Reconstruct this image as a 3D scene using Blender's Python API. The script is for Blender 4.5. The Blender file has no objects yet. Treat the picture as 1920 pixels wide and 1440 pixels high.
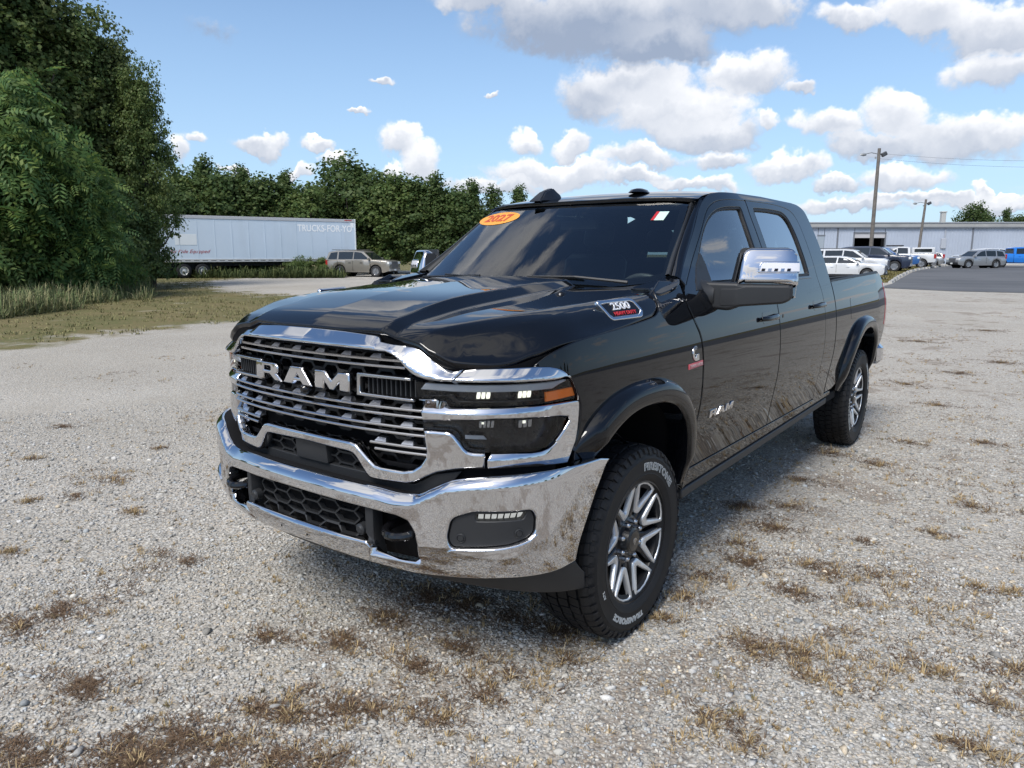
import bpy, bmesh, math, random
import numpy as np
from mathutils import Vector, Matrix
from mathutils.geometry import tessellate_polygon

random.seed(7)
RNG = np.random.default_rng(11)
R = math.radians
scene = bpy.context.scene
COL = scene.collection

# ---------------------------------------------------------------- camera
CAM = Vector((2.36934, -2.73414, 1.64538))
CR = Vector((0.797879, 0.602817, -0.000529))
CU = Vector((-0.104700, 0.139443, 0.984679))
CF = Vector((-0.593655, 0.785600, -0.174372))
cam_d = bpy.data.cameras.new('camera')
cam = bpy.data.objects.new('camera', cam_d)
COL.objects.link(cam)
cam.matrix_world = Matrix(((CR.x, CU.x, -CF.x, CAM.x), (CR.y, CU.y, -CF.y, CAM.y), (CR.z, CU.z, -CF.z, CAM.z), (0, 0, 0, 1)))
cam_d.sensor_fit = 'HORIZONTAL'
cam_d.sensor_width = 36
cam_d.lens = 36 * 1375.88 / 1920
cam_d.clip_start = 0.05
cam_d.clip_end = 5000
scene.camera = cam

# ---------------------------------------------------------------- light
SUN_AZ = R(172)        # from +Y towards +X
SUN_EL = R(52)
SUN_DIR = Vector((math.sin(SUN_AZ) * math.cos(SUN_EL), math.cos(SUN_AZ) * math.cos(SUN_EL), math.sin(SUN_EL)))
sl = bpy.data.lights.new('sun', 'SUN')
sl.energy = 2.9
sl.angle = R(24)
sl.color = (1.0, 0.955, 0.89)
sun = bpy.data.objects.new('sun', sl)
COL.objects.link(sun)
sun.rotation_euler = SUN_DIR.to_track_quat('Z', 'Y').to_euler()
scene.view_settings.view_transform = 'Standard'
scene.view_settings.look = 'None'
scene.view_settings.exposure = 0.42
scene.view_settings.gamma = 1.0
scene.view_settings.use_curve_mapping = False

# ---------------------------------------------------------------- node helpers
class NT:
    def __init__(s, tree):
        s.t = tree; s.n = tree.nodes; s.l = tree.links
    def node(s, typ, **kw):
        nd = s.n.new(typ)
        for k, v in kw.items(): setattr(nd, k, v)
        return nd
    def link(s, a, b): s.l.new(a, b)
    def put(s, sock, v):
        if hasattr(v, 'is_output') or isinstance(v, bpy.types.NodeSocket): s.l.new(v, sock)
        else: sock.default_value = v
    def math(s, op, a, b=None, c=None, clamp=False):
        nd = s.n.new('ShaderNodeMath'); nd.operation = op; nd.use_clamp = clamp
        s.put(nd.inputs[0], a)
        if b is not None: s.put(nd.inputs[1], b)
        if c is not None: s.put(nd.inputs[2], c)
        return nd.outputs[0]
    def vmath(s, op, a, b=None, scale=None):
        nd = s.n.new('ShaderNodeVectorMath'); nd.operation = op
        s.put(nd.inputs[0], a)
        if b is not None: s.put(nd.inputs[1], b)
        if scale is not None: s.put(nd.inputs['Scale'], scale)
        return nd.outputs['Value'] if op in ('DOT_PRODUCT', 'LENGTH', 'DISTANCE') else nd.outputs[0]
    def mix(s, f, a, b):
        nd = s.n.new('ShaderNodeMix'); nd.data_type = 'RGBA'
        s.put(nd.inputs[0], f)
        for i, v in ((6, a), (7, b)):
            if isinstance(v, (tuple, list)) and len(v) == 3: v = (*v, 1)
            s.put(nd.inputs[i], v)
        return nd.outputs[2]
    def ramp(s, f, lo, hi, a=0.0, b=1.0, smooth=True):
        nd = s.n.new('ShaderNodeMapRange'); nd.interpolation_type = 'SMOOTHSTEP' if smooth else 'LINEAR'
        s.put(nd.inputs['Value'], f)
        s.put(nd.inputs['From Min'], lo); s.put(nd.inputs['From Max'], hi)
        s.put(nd.inputs['To Min'], a); s.put(nd.inputs['To Max'], b)
        return nd.outputs[0]
    def noise(s, vec, scale, detail=4, rough=.55, dist=0.0, col=False):
        nd = s.n.new('ShaderNodeTexNoise')
        if vec is not None: s.put(nd.inputs['Vector'], vec)
        s.put(nd.inputs['Scale'], scale); nd.inputs['Detail'].default_value = detail
        nd.inputs['Roughness'].default_value = rough; nd.inputs['Distortion'].default_value = dist
        return nd.outputs['Color'] if col else nd.outputs[0]

# ---------------------------------------------------------------- world : sky texture with cumulus clouds
def pix_dir(u, v):
    d = CF + CR * ((u - 960) / 1375.88) - CU * ((v - 720) / 1375.88)
    return d.normalized()

CLOUDS = [  # u, v, ru, rv, greyness
    (1120, 42, 245, 78, .95), (1330, 0, 170, 75, .6), (930, -8, 120, 42, .55), (1230, 85, 120, 42, .95), (1420, 15, 90, 50, .35),
    (1270, 205, 150, 62, .15), (1400, 140, 95, 48, .3), (1190, 150, 130, 42, .55), (1330, 245, 130, 32, .35), (1440, 243, 28, 18, .1),
    (1075, 262, 42, 26, .2), (985, 262, 30, 26, .1), (1210, 292, 90, 22, .2), (1345, 292, 55, 22, .3), (1120, 180, 80, 48, .5),
    (1040, 318, 150, 30, .2), (1190, 330, 70, 18, .3), (930, 345, 120, 18, .3), (1280, 345, 60, 14, .3),
    (750, 262, 48, 32, .1), (795, 298, 40, 36, .1), (738, 320, 28, 20, .1),
    (488, 266, 54, 19, .25), (592, 276, 32, 13, .2), (378, 256, 26, 15, .1), (345, 280, 28, 30, .1), (545, 322, 40, 16, .1), (615, 302, 26, 16, .1), (430, 318, 30, 12, .1),
    (1555, 238, 78, 32, .2), (1690, 218, 90, 50, .12), (1790, 262, 150, 48, .3), (1880, 250, 70, 42, .25), (1660, 275, 140, 30, .4),
    (1740, 22, 130, 52, .2), (1880, 45, 110, 62, .4), (1880, 128, 100, 42, .25), (1580, 40, 60, 30, .3), (1490, 172, 26, 16, .3),
    (1470, 312, 84, 26, .15), (1690, 334, 88, 26, .2), (1560, 345, 60, 16, .4), (1830, 357, 20, 10, .1), (1600, 388, 130, 15, .35), (1840, 385, 120, 14, .35), (1330, 345, 60, 18, .2),
    (900, -330, 420, 150, .35), (560, -120, 200, 60, .3), (1230, -230, 240, 80, .3), (700, -560, 380, 130, .4), (1350, -470, 330, 120, .5), (430, -240, 230, 80, .5), (1750, -330, 260, 110, .5), (1000, -820, 420, 170, .7), (300, -700, 300, 140, .5), (1800, -900, 300, 160, .5),
    (1300, 388, 190, 14, .35), (1750, 372, 190, 12, .35), (640, 372, 160, 12, .3),
    (-420, -2350, 620, 330, .0), (-1350, -1950, 620, 460, .05), (-2300, -1500, 500, 500, .2),
    (390, 65, 52, 26, 1.3), (718, 145, 26, 9, .3), (668, 217, 20, 7, .3), (914, 187, 12, 8, .3),
]
world = bpy.data.worlds.new('World')
scene.world = world
world.use_nodes = True
w = NT(world.node_tree)
w.n.clear()
out = w.node('ShaderNodeOutputWorld')
bg = w.node('ShaderNodeBackground')
tc = w.node('ShaderNodeTexCoord')
D = w.vmath('NORMALIZE', tc.outputs['Generated'])
sky = w.node('ShaderNodeTexSky', sky_type='NISHITA')
sky.sun_disc = False
sky.sun_elevation = SUN_EL
sky.sun_rotation = SUN_AZ
sky.air_density = 1.0
sky.dust_density = 0.6
sky.ozone_density = 2.0
STR = 0.112
# picture-independent sky coordinates : gnomonic chart round one fixed direction, one chart for all named clouds
def V3(x, y, z): return Vector((x, y, z))
nz = w.noise(D, 9.0, 5, .66, col=True)
DW = w.vmath('ADD', D, w.vmath('SCALE', w.vmath('SUBTRACT', nz, (.5, .5, .5)), scale=.085))
kf = w.math('MAXIMUM', w.vmath('DOT_PRODUCT', DW, tuple(CF)), .08)
cmb = w.node('ShaderNodeCombineXYZ')
w.link(w.math('DIVIDE', w.vmath('DOT_PRODUCT', DW, tuple(CR)), kf), cmb.inputs[0])
w.link(w.math('DIVIDE', w.vmath('DOT_PRODUCT', DW, tuple(CU)), kf), cmb.inputs[1])
CH = cmb.outputs[0]
dens = None; lw = None; lb = None
for (u, v, ru, rv, g) in CLOUDS:
    cx = (u - 960) / 1375.88; cy = -(v - 720) / 1375.88; ix = 1375.88 / ru; iy = 1375.88 / rv
    nd = w.n.new('ShaderNodeVectorMath'); nd.operation = 'MULTIPLY_ADD'
    w.link(CH, nd.inputs[0]); nd.inputs[1].default_value = (ix, iy, 0); nd.inputs[2].default_value = (-cx * ix, -cy * iy, 0)
    q = nd.outputs[0]
    m = w.math('SUBTRACT', 1.15, w.vmath('LENGTH', q), clamp=True)
    if g > 1.2: m = w.math('MULTIPLY', m, .35)
    b = w.math('ADD', w.vmath('DOT_PRODUCT', q, (0, .34, 0)), .74 - g * .42)
    dens = m if dens is None else w.math('MAXIMUM', dens, m)
    lw = m if lw is None else w.math('ADD', lw, m)
    lb = w.math('MULTIPLY', b, m) if lb is None else w.math('MULTIPLY_ADD', b, m, lb)
lit = (lw, lb)
# generic fair-weather clouds over the rest of the sky
sep = w.node('ShaderNodeSeparateXYZ'); w.link(D, sep.inputs[0])
zz = w.math('ADD', w.math('MAXIMUM', sep.outputs[2], 0.0), .12)
pl = w.vmath('SCALE', D, scale=w.math('DIVIDE', 1.0, zz))
gn = w.noise(w.vmath('ADD', pl, (3.7, 1.9, 5.0)), 1.25, 6, .6)
gth = w.ramp(sep.outputs[2], .20, .70, .575, .545)
gden = w.ramp(w.math('SUBTRACT', gn, gth), 0.0, .075)
sidev = w.ramp(w.vmath('DOT_PRODUCT', D, tuple(pix_dir(960, 300))), .70, .86, 1.0, 0.0)
gden = w.math('MULTIPLY', gden, sidev)
gden = w.math('MULTIPLY', gden, w.ramp(sep.outputs[2], -.01, .04))
glit = w.ramp(gn, .54, .78, 1.0, .66)
fine = w.noise(D, 21.0, 5, .64)
dens = w.math('MULTIPLY', dens, w.math('GREATER_THAN', w.vmath('DOT_PRODUCT', D, tuple(CF)), .25))
dn = w.math('ADD', dens, w.math('MULTIPLY', w.math('SUBTRACT', fine, .5), w.math('MULTIPLY', w.ramp(dens, 0, .2), 1.35)))
alpha = w.ramp(dn, .0, .46)
br = w.math('DIVIDE', lit[1], w.math('ADD', lit[0], .001))
br = w.math('ADD', br, w.math('MULTIPLY', w.math('SUBTRACT', fine, .48), .55))
br = w.math('SUBTRACT', br, w.ramp(dn, .5, 1.1, 0.0, .12))
dcol = w.mix(w.ramp(br, .20, .95, smooth=False), (.27, .325, .43), (.90, .895, .90))
gcol = w.mix(w.ramp(glit, .6, 1.0, smooth=False), (.40, .45, .54), (.80, .80, .81))
skyc = w.vmath('SCALE', sky.outputs[0], scale=STR)
skyc = w.mix(w.ramp(sep.outputs[2], -.02, .42, .75, 0.0, False), w.vmath('MULTIPLY', skyc, (.87, .98, 1.08)), (.40, .57, .78))
allc = w.mix(gden, skyc, gcol)
allc = w.mix(w.math('MULTIPLY', alpha, .96), allc, dcol)
# the sun stands behind thin cloud : a wide soft glow added round its direction as fill light
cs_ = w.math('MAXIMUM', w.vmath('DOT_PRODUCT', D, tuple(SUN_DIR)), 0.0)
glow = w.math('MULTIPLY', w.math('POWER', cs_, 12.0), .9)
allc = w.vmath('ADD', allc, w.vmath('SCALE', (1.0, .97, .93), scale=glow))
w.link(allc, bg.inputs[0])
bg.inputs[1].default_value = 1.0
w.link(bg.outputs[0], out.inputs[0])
try:
    world.cycles.sampling_method = 'MANUAL'; world.cycles.sample_map_resolution = 1024
except Exception: pass

# ---------------------------------------------------------------- materials
MATS = {}
def mat(name, base, rough=.5, metal=0.0, coat=0.0, spec=.5, emit=None, es=0.0, bump=None, vary=None, ior=1.5, croug=.03):
    if name in MATS: return MATS[name]
    m = bpy.data.materials.new(name); m.use_nodes = True
    t = NT(m.node_tree); b = m.node_tree.nodes['Principled BSDF']
    b.inputs['Base Color'].default_value = (*base, 1)
    b.inputs['Roughness'].default_value = rough
    b.inputs['Metallic'].default_value = metal
    b.inputs['IOR'].default_value = ior
    b.inputs['Specular IOR Level'].default_value = spec
    b.inputs['Coat Weight'].default_value = coat
    b.inputs['Coat Roughness'].default_value = croug
    b.inputs['Coat IOR'].default_value = 1.46
    if emit: b.inputs['Emission Color'].default_value = (*emit, 1); b.inputs['Emission Strength'].default_value = es
    tcn = t.node('ShaderNodeTexCoord')
    if vary:   # (scale, amount, roughness amount)
        n = t.noise(tcn.outputs['Object'], vary[0], 5, .6)
        k = t.ramp(n, .3, .7, 1 - vary[1], 1 + vary[1], False)
        c = t.vmath('SCALE', (base[0], base[1], base[2]), scale=k)
        t.link(c, b.inputs['Base Color'])
        if len(vary) > 2: t.link(t.ramp(n, .3, .7, rough - vary[2], rough + vary[2], False), b.inputs['Roughness'])
    if bump:   # (scale, strength, distance)
        n = t.noise(tcn.outputs['Object'], bump[0], 3, .6)
        bn = t.node('ShaderNodeBump'); bn.inputs['Strength'].default_value = bump[1]; bn.inputs['Distance'].default_value = bump[2]
        t.link(n, bn.inputs['Height']); t.link(bn.outputs[0], b.inputs['Normal'])
    MATS[name] = m
    return m

paint = mat('black_paint', (.0035, .0042, .006), .35, coat=1.0, croug=.010, spec=.0)
chrome = mat('chrome', (.62, .62, .635), .022, 1.0, vary=(3.0, .02, .01))
satin = mat('satin_chrome', (.50, .50, .51), .20, 1.0)
plastic = mat('black_plastic', (.016, .017, .019), .52, bump=(900, .25, .0005))
gloss = mat('gloss_black', (.006, .006, .007), .12)
flat = mat('flat_black', (.006, .006, .007), .85, spec=.2)
under = mat('underbody', (.012, .012, .012), .8, vary=(6, .4))
rubber = mat('rubber', (.011, .011, .012), .60, spec=.3, bump=(260, .3, .0008), vary=(5, .25, .08))
sealm = mat('seal_rubber', (.008, .008, .009), .6)
alloy = mat('machined_alloy', (.74, .75, .76), .36, .75, bump=(600, .05, .0003))
alloyd = mat('dark_alloy', (.014, .014, .016), .38, .3, coat=.25)
lugm = mat('lug_steel', (.55, .55, .56), .2, 1.0)
whitel = mat('white_letter', (.45, .46, .45), .7)
redm = mat('badge_red', (.42, .020, .025), .35)
redl = mat('tail_lens', (.32, .006, .008), .08, coat=1)
amber = mat('amber_lens', (.75, .17, .010), .12, coat=1, emit=(.9, .22, .01), es=.12)
ledm = mat('led_lit', (.9, .9, .8), .2, emit=(1.0, .97, .80), es=.9)
lensin = mat('lamp_inner', (.012, .012, .014), .18, vary=(40, .5, .1))
lampch = mat('lamp_chrome', (.45, .46, .48), .12, 1.0)
seat = mat('seat_leather', (.045, .045, .048), .5)
frit = mat('frit_black', (.004, .004, .005), .15)
white = mat('white_plastic', (.75, .76, .74), .4)

def glass_mat(name, tint, rough=0.0, ior=1.5, boost=0.0):
    m = bpy.data.materials.new(name); m.use_nodes = True
    t = NT(m.node_tree); t.n.clear()
    o = t.node('ShaderNodeOutputMaterial')
    tr = t.node('ShaderNodeBsdfTransparent'); tr.inputs[0].default_value = (*tint, 1)
    gl = t.node('ShaderNodeBsdfGlossy'); gl.inputs['Roughness'].default_value = rough; gl.inputs[0].default_value = (1, 1, 1, 1)
    fr = t.node('ShaderNodeFresnel'); fr.inputs[0].default_value = ior
    f = t.math('MULTIPLY', fr.outputs[0], 1.8 + boost, clamp=True)
    mx = t.node('ShaderNodeMixShader'); t.link(f, mx.inputs[0]); t.link(tr.outputs[0], mx.inputs[1]); t.link(gl.outputs[0], mx.inputs[2])
    t.link(mx.outputs[0], o.inputs[0]); MATS[name] = m
    return m
wglass = glass_mat('windshield_glass', (.72, .82, .80), ior=1.5, boost=-.3)
sglass = glass_mat('side_glass', (.50, .58, .58), ior=1.5, boost=.5)
dglass = glass_mat('privacy_glass', (.26, .32, .33), ior=1.55, boost=.4)
lens = glass_mat('lamp_lens', (.80, .82, .84), ior=1.40, boost=-.8)

# ---------------------------------------------------------------- mesh helpers
def link(o, parent=None):
    COL.objects.link(o)
    if parent is not None: o.parent = parent
    return o
def mesh_obj(name, verts, faces, m=None, parent=None, smooth=True, angle=None, mats=None):
    me = bpy.data.meshes.new(name)
    me.from_pydata([tuple(map(float, v)) for v in verts], [], [tuple(f) for f in faces])
    if m is not None: me.materials.append(m)
    for x in (mats or []): me.materials.append(x)
    if smooth: me.shade_smooth()
    if angle: me.set_sharp_from_angle(angle=R(angle))
    me.update()
    return link(bpy.data.objects.new(name, me), parent)
def empty(name, loc=(0, 0, 0), rz=0.0, label=None, cat=None, group=None, kind=None):
    o = bpy.data.objects.new(name, None); COL.objects.link(o)
    o.location = loc; o.rotation_euler = (0, 0, rz); o.empty_display_size = .2
    return tag(o, label, cat, group, kind)
def tag(o, label=None, cat=None, group=None, kind=None):
    if label: o['label'] = label
    if cat: o['category'] = cat
    if group: o['group'] = group
    if kind: o['kind'] = kind
    return o
class Spl:
    """natural cubic spline"""
    def __init__(s, xs, ys):
        xs = np.array(xs, float); ys = np.array(ys, float); n = len(xs)
        s.x = xs; s.y = ys
        h = np.diff(xs); A = np.zeros((n, n)); b = np.zeros(n)
        A[0, 0] = A[-1, -1] = 1
        for i in range(1, n - 1):
            A[i, i - 1] = h[i - 1]; A[i, i] = 2 * (h[i - 1] + h[i]); A[i, i + 1] = h[i]
            b[i] = 6 * ((ys[i + 1] - ys[i]) / h[i] - (ys[i] - ys[i - 1]) / h[i - 1])
        s.m = np.linalg.solve(A, b)
        s.h = h
    def __call__(s, t):
        x, y, m, h = s.x, s.y, s.m, s.h
        t0 = t
        t = min(max(t, x[0]), x[-1])
        i = min(max(int(np.searchsorted(x, t)) - 1, 0), len(x) - 2)
        a = (x[i + 1] - t); b = (t - x[i]); H = h[i]
        v = m[i] * a ** 3 / (6 * H) + m[i + 1] * b ** 3 / (6 * H) + (y[i] / H - m[i] * H / 6) * a + (y[i + 1] / H - m[i + 1] * H / 6) * b
        if t0 > x[-1]:
            v += (t0 - x[-1]) * ((y[-1] - y[-2]) / h[-1] + m[-2] * h[-1] / 6)
        elif t0 < x[0]:
            v += (t0 - x[0]) * ((y[1] - y[0]) / h[0] - m[1] * h[0] / 6)
        return float(v)
class Pch:
    """monotone cubic (no overshoot)"""
    def __init__(s, xs, ys):
        x = np.array(xs, float); y = np.array(ys, float); h = np.diff(x); d = np.diff(y) / h
        m = np.zeros(len(x))
        for i in range(1, len(x) - 1):
            if d[i - 1] * d[i] > 0:
                w1 = 2 * h[i] + h[i - 1]; w2 = h[i] + 2 * h[i - 1]
                m[i] = (w1 + w2) / (w1 / d[i - 1] + w2 / d[i])
        m[0] = d[0]; m[-1] = d[-1]
        s.x, s.y, s.m, s.h = x, y, m, h
    def __call__(s, t):
        x, y, m = s.x, s.y, s.m
        if t <= x[0]: return float(y[0] + (t - x[0]) * m[0])
        if t >= x[-1]: return float(y[-1] + (t - x[-1]) * m[-1])
        i = int(np.searchsorted(x, t)) - 1; H = s.h[i]; q = (t - x[i]) / H
        return float((1 + 2 * q) * (1 - q) ** 2 * y[i] + q * (1 - q) ** 2 * H * m[i] + q * q * (3 - 2 * q) * y[i + 1] + q * q * (q - 1) * H * m[i + 1])
def sstep(t):
    t = min(max(t, 0.0), 1.0); return t * t * (3 - 2 * t)

def path(pts, step=.02, closed=False, spline=True):
    """smooth dense polyline through control points"""
    P = [np.array(p, float) for p in pts]; n = len(P); out = []
    rng = range(n if closed else n - 1)
    for i in rng:
        p1, p2 = P[i], P[(i + 1) % n]
        if closed: p0, p3 = P[i - 1], P[(i + 2) % n]
        else: p0 = P[i - 1] if i > 0 else 2 * p1 - p2; p3 = P[i + 2] if i + 2 < n else 2 * p2 - p1
        k = max(1, int(math.ceil(np.linalg.norm(p2 - p1) / step)))
        for j in range(k):
            t = j / k
            if spline:
                q = .5 * (2 * p1 + (p2 - p0) * t + (2 * p0 - 5 * p1 + 4 * p2 - p3) * t * t + (3 * p1 - 3 * p2 + p3 - p0) * t ** 3)
            else: q = p1 * (1 - t) + p2 * t
            out.append(tuple(q))
    if not closed: out.append(tuple(P[-1]))
    return out
def rnd(pts, r, seg=4):
    """closed polygon with its corners rounded; r may be a list"""
    n = len(pts); out = []
    for i in range(n):
        p0, p1, p2 = (np.array(pts[j % n], float) for j in (i - 1, i, i + 1))
        rr = r[i] if isinstance(r, (list, tuple)) else r
        a = p0 - p1; b = p2 - p1; la = np.linalg.norm(a); lb = np.linalg.norm(b)
        if rr <= 0 or la < 1e-6 or lb < 1e-6: out.append(tuple(p1)); continue
        a /= la; b /= lb
        d = min(rr, la * .49, lb * .49)
        q0 = p1 + a * d; q2 = p1 + b * d
        for k in range(seg + 1):
            t = k / seg; out.append(tuple(q0 * (1 - t) ** 2 + 2 * p1 * t * (1 - t) + q2 * t * t))
    return out
def area2(l): return sum(l[i][0] * l[(i + 1) % len(l)][1] - l[(i + 1) % len(l)][0] * l[i][1] for i in range(len(l))) / 2
def inset(loop, d):
    """move a closed CCW loop inwards by d"""
    n = len(loop); P = np.array(loop, float); o = []
    for i in range(n):
        a = P[i] - P[i - 1]; b = P[(i + 1) % n] - P[i]
        la, lb = np.linalg.norm(a), np.linalg.norm(b)
        if la < 1e-9: a = b; la = lb
        if lb < 1e-9: b = a; lb = la
        na = np.array([-a[1], a[0]]) / max(la, 1e-9); nb = np.array([-b[1], b[0]]) / max(lb, 1e-9)
        m = na + nb; q = m.dot(m)
        m = m * (2 / q) if q > .4 else m / max(math.sqrt(q), 1e-6)
        o.append(tuple(P[i] + m * d))
    return o
def dedupe(loop, eps=2e-4):
    o = []
    for p in loop:
        if not o or abs(p[0] - o[-1][0]) + abs(p[1] - o[-1][1]) > eps: o.append(tuple(p))
    if len(o) > 2 and abs(o[0][0] - o[-1][0]) + abs(o[0][1] - o[-1][1]) <= eps: o.pop()
    return o
def densify(loop, step):
    o = []; n = len(loop)
    for i in range(n):
        a = np.array(loop[i], float); b = np.array(loop[(i + 1) % n], float)
        k = max(1, int(math.ceil(np.linalg.norm(b - a) / step)))
        for j in range(k): o.append(tuple(a + (b - a) * j / k))
    return o

def plate(name, outer, fn, m, parent=None, holes=(), thick=.012, bevel=.003, step=.05, grid=None, seg=2, back=False, analytic=True, h0=0.0, bevh=None):
    """plate over a surface. outer/holes : closed 2-D loops in the surface's own coordinates,
    fn(a,b)->3-D point on the surface, thickness goes to the inside. Edges are rounded."""
    loops = []
    for k, l in enumerate([outer] + list(holes)):
        l = dedupe(densify(dedupe(l), step))
        A = area2(l)
        if (A < 0) == (k == 0): l = l[::-1]      # outer CCW, holes CW
        loops.append(l)
    e = 1e-4
    def point(a, b): return Vector(fn(a, b))
    def normal(a, b):
        du = point(a + e, b) - point(a - e, b); dv = point(a, b + e) - point(a, b - e)
        nn = du.cross(dv)
        return nn.normalized() if nn.length > 1e-14 else Vector((0, -1, 0))
    bm = bmesh.new()
    edges = []
    tops = []
    for l in loops:
        li = inset(l, bevel)
        vs = [bm.verts.new((p[0], p[1], 0)) for p in li]
        tops.append((l, li, vs))
        for i in range(len(vs)): edges.append(bm.edges.new((vs[i], vs[(i + 1) % len(vs)])))
    bmesh.ops.triangle_fill(bm, use_beauty=True, use_dissolve=False, edges=edges, normal=(0, 0, 1))
    # cut into a regular grid so that the plate can bend
    g = grid or step
    gx, gy = (g if isinstance(g, tuple) else (g, g))
    xs = [v.co.x for v in bm.verts]; ys = [v.co.y for v in bm.verts]
    for ax, lo, hi, s_ in ((0, min(xs), max(xs), gx), (1, min(ys), max(ys), gy)):
        if s_ <= 0: continue
        k = math.ceil(lo / s_)
        while k * s_ < hi:
            co = (k * s_, 0, 0) if ax == 0 else (0, k * s_, 0)
            no = (1, 0, 0) if ax == 0 else (0, 1, 0)
            bmesh.ops.bisect_plane(bm, geom=bm.verts[:] + bm.edges[:] + bm.faces[:], dist=1e-5, plane_co=co, plane_no=no)
            k += 1
    for f in bm.faces:
        f.normal_update()
        if f.normal.z < 0: f.normal_flip()
    ntop = len(bm.faces)
    verts2 = [(v.co.x, v.co.y, h0) for v in bm.verts]
    bm.verts.index_update()
    faces = [[v.index for v in f.verts] for f in bm.faces]
    # boundary of the top (the bisecting has added vertices to it)
    bnd = [e_ for e_ in bm.edges if len(e_.link_faces) == 1]
    nxt = {}
    for e_ in bnd:
        f = e_.link_faces[0]; vs = [v for v in f.verts]
        i = vs.index(e_.verts[0]); a, b = e_.verts
        if vs[(i + 1) % len(vs)] is b: nxt[a.index] = b.index
        else: nxt[b.index] = a.index
    co = {v.index: (v.co.x, v.co.y) for v in bm.verts}
    bm.free()
    seen = set()
    for s0 in list(nxt):
        if s0 in seen: continue
        ring = [s0]; seen.add(s0); c = nxt[s0]
        while c != s0 and c in nxt and c not in seen: ring.append(c); seen.add(c); c = nxt[c]
        if len(ring) < 3: continue
        l2 = [co[i] for i in ring]
        prev = ring
        if bevel > 0:
            for q in range(1, seg + 1):
                t = q / seg * math.pi / 2
                off = bevel * math.sin(t); hh = (bevh or bevel) * (1 - math.cos(t))
                lo_ = inset(l2, -off)
                base = len(verts2); verts2 += [(p[0], p[1], h0 - hh) for p in lo_]
                cur = list(range(base, base + len(lo_)))
                for i in range(len(ring)):
                    j = (i + 1) % len(ring); faces.append([prev[j], prev[i], cur[i], cur[j]])
                prev = cur
        if thick > 0:
            l3 = [verts2[i][:2] for i in prev]
            base = len(verts2); verts2 += [(p[0], p[1], h0 - thick) for p in l3]
            cur = list(range(base, base + len(l3)))
            for i in range(len(ring)):
                j = (i + 1) % len(ring); faces.append([prev[j], prev[i], cur[i], cur[j]])
    V = []; N = []
    for a, b, h in verts2:
        nn = normal(a, b); N.append(nn); V.append(point(a, b) + nn * h)
    me = bpy.data.meshes.new(name)
    me.from_pydata([tuple(v) for v in V], [], faces)
    me.materials.append(m)
    me.shade_smooth()
    me.set_sharp_from_angle(angle=R(50))
    if analytic:
        cn = [(0.0, 0.0, 0.0)] * len(me.loops)
        for p in me.polygons[:ntop]:
            for li_ in p.loop_indices: cn[li_] = tuple(N[me.loops[li_].vertex_index])
        me.normals_split_custom_set(cn)
    me.update()
    return link(bpy.data.objects.new(name, me), parent)

def pair(fn_build, *a, **k):
    """build on the driver side and its mirror image on the passenger side"""
    o = fn_build(*a, **k); return o, mirror(o)
def mirror(o, parent=None):
    me = o.data; n = len(me.vertices)
    co = np.empty(n * 3); me.vertices.foreach_get('co', co); co = co.reshape(-1, 3); co[:, 0] *= -1
    faces = [list(p.vertices)[::-1] for p in me.polygons]
    m2 = bpy.data.meshes.new(o.name.split('.')[0]); m2.from_pydata(co.tolist(), [], faces)
    for x in me.materials: m2.materials.append(x)
    m2.shade_smooth()
    m2.polygons.foreach_set('material_index', [p.material_index for p in me.polygons])
    src = [tuple(c.vector) for c in me.corner_normals]
    cn = []
    for p in me.polygons:
        for li in list(p.loop_indices)[::-1]:
            v = src[li]; cn.append((-v[0], v[1], v[2]))
    m2.normals_split_custom_set(cn); m2.update()
    no = bpy.data.objects.new(o.name.split('.')[0], m2); COL.objects.link(no); no.parent = parent or o.parent
    for c in [c for c in bpy.data.objects if c.parent == o and c.type == 'MESH']: mirror(c, no)
    return no

def loft(name, rows, m, parent=None, su=6, sv=6, smooth=True, closed=False, angle=None, flip=False):
    """smooth surface through a grid of control points"""
    rows = [[np.array(p, float) for p in r] for r in rows]
    def cr(P, s, closed=False):
        o = []; n = len(P)
        for i in range(n if closed else n - 1):
            p1, p2 = P[i], P[(i + 1) % n]
            p0 = P[i - 1] if (i > 0 or closed) else 2 * p1 - p2
            p3 = P[(i + 2) % n] if (i + 2 < n or closed) else 2 * p2 - p1
            for j in range(s):
                t = j / s
                o.append(.5 * (2 * p1 + (p2 - p0) * t + (2 * p0 - 5 * p1 + 4 * p2 - p3) * t * t + (3 * p1 - 3 * p2 + p3 - p0) * t ** 3))
        if not closed: o.append(P[-1])
        return o
    R1 = [cr(r, su, closed) for r in rows]
    cols = list(zip(*R1))
    C2 = [cr(list(c), sv) for c in cols]
    nu, nv = len(C2), len(C2[0])
    V = [C2[i][j] for i in range(nu) for j in range(nv)]
    F_ = []
    for i in range(nu if closed else nu - 1):
        for j in range(nv - 1):
            a, b = i * nv + j, ((i + 1) % nu) * nv + j
            f = (a, b, b + 1, a + 1)
            F_.append(f[::-1] if flip else f)
    return mesh_obj(name, V, F_, m, parent, smooth, angle)

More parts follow.
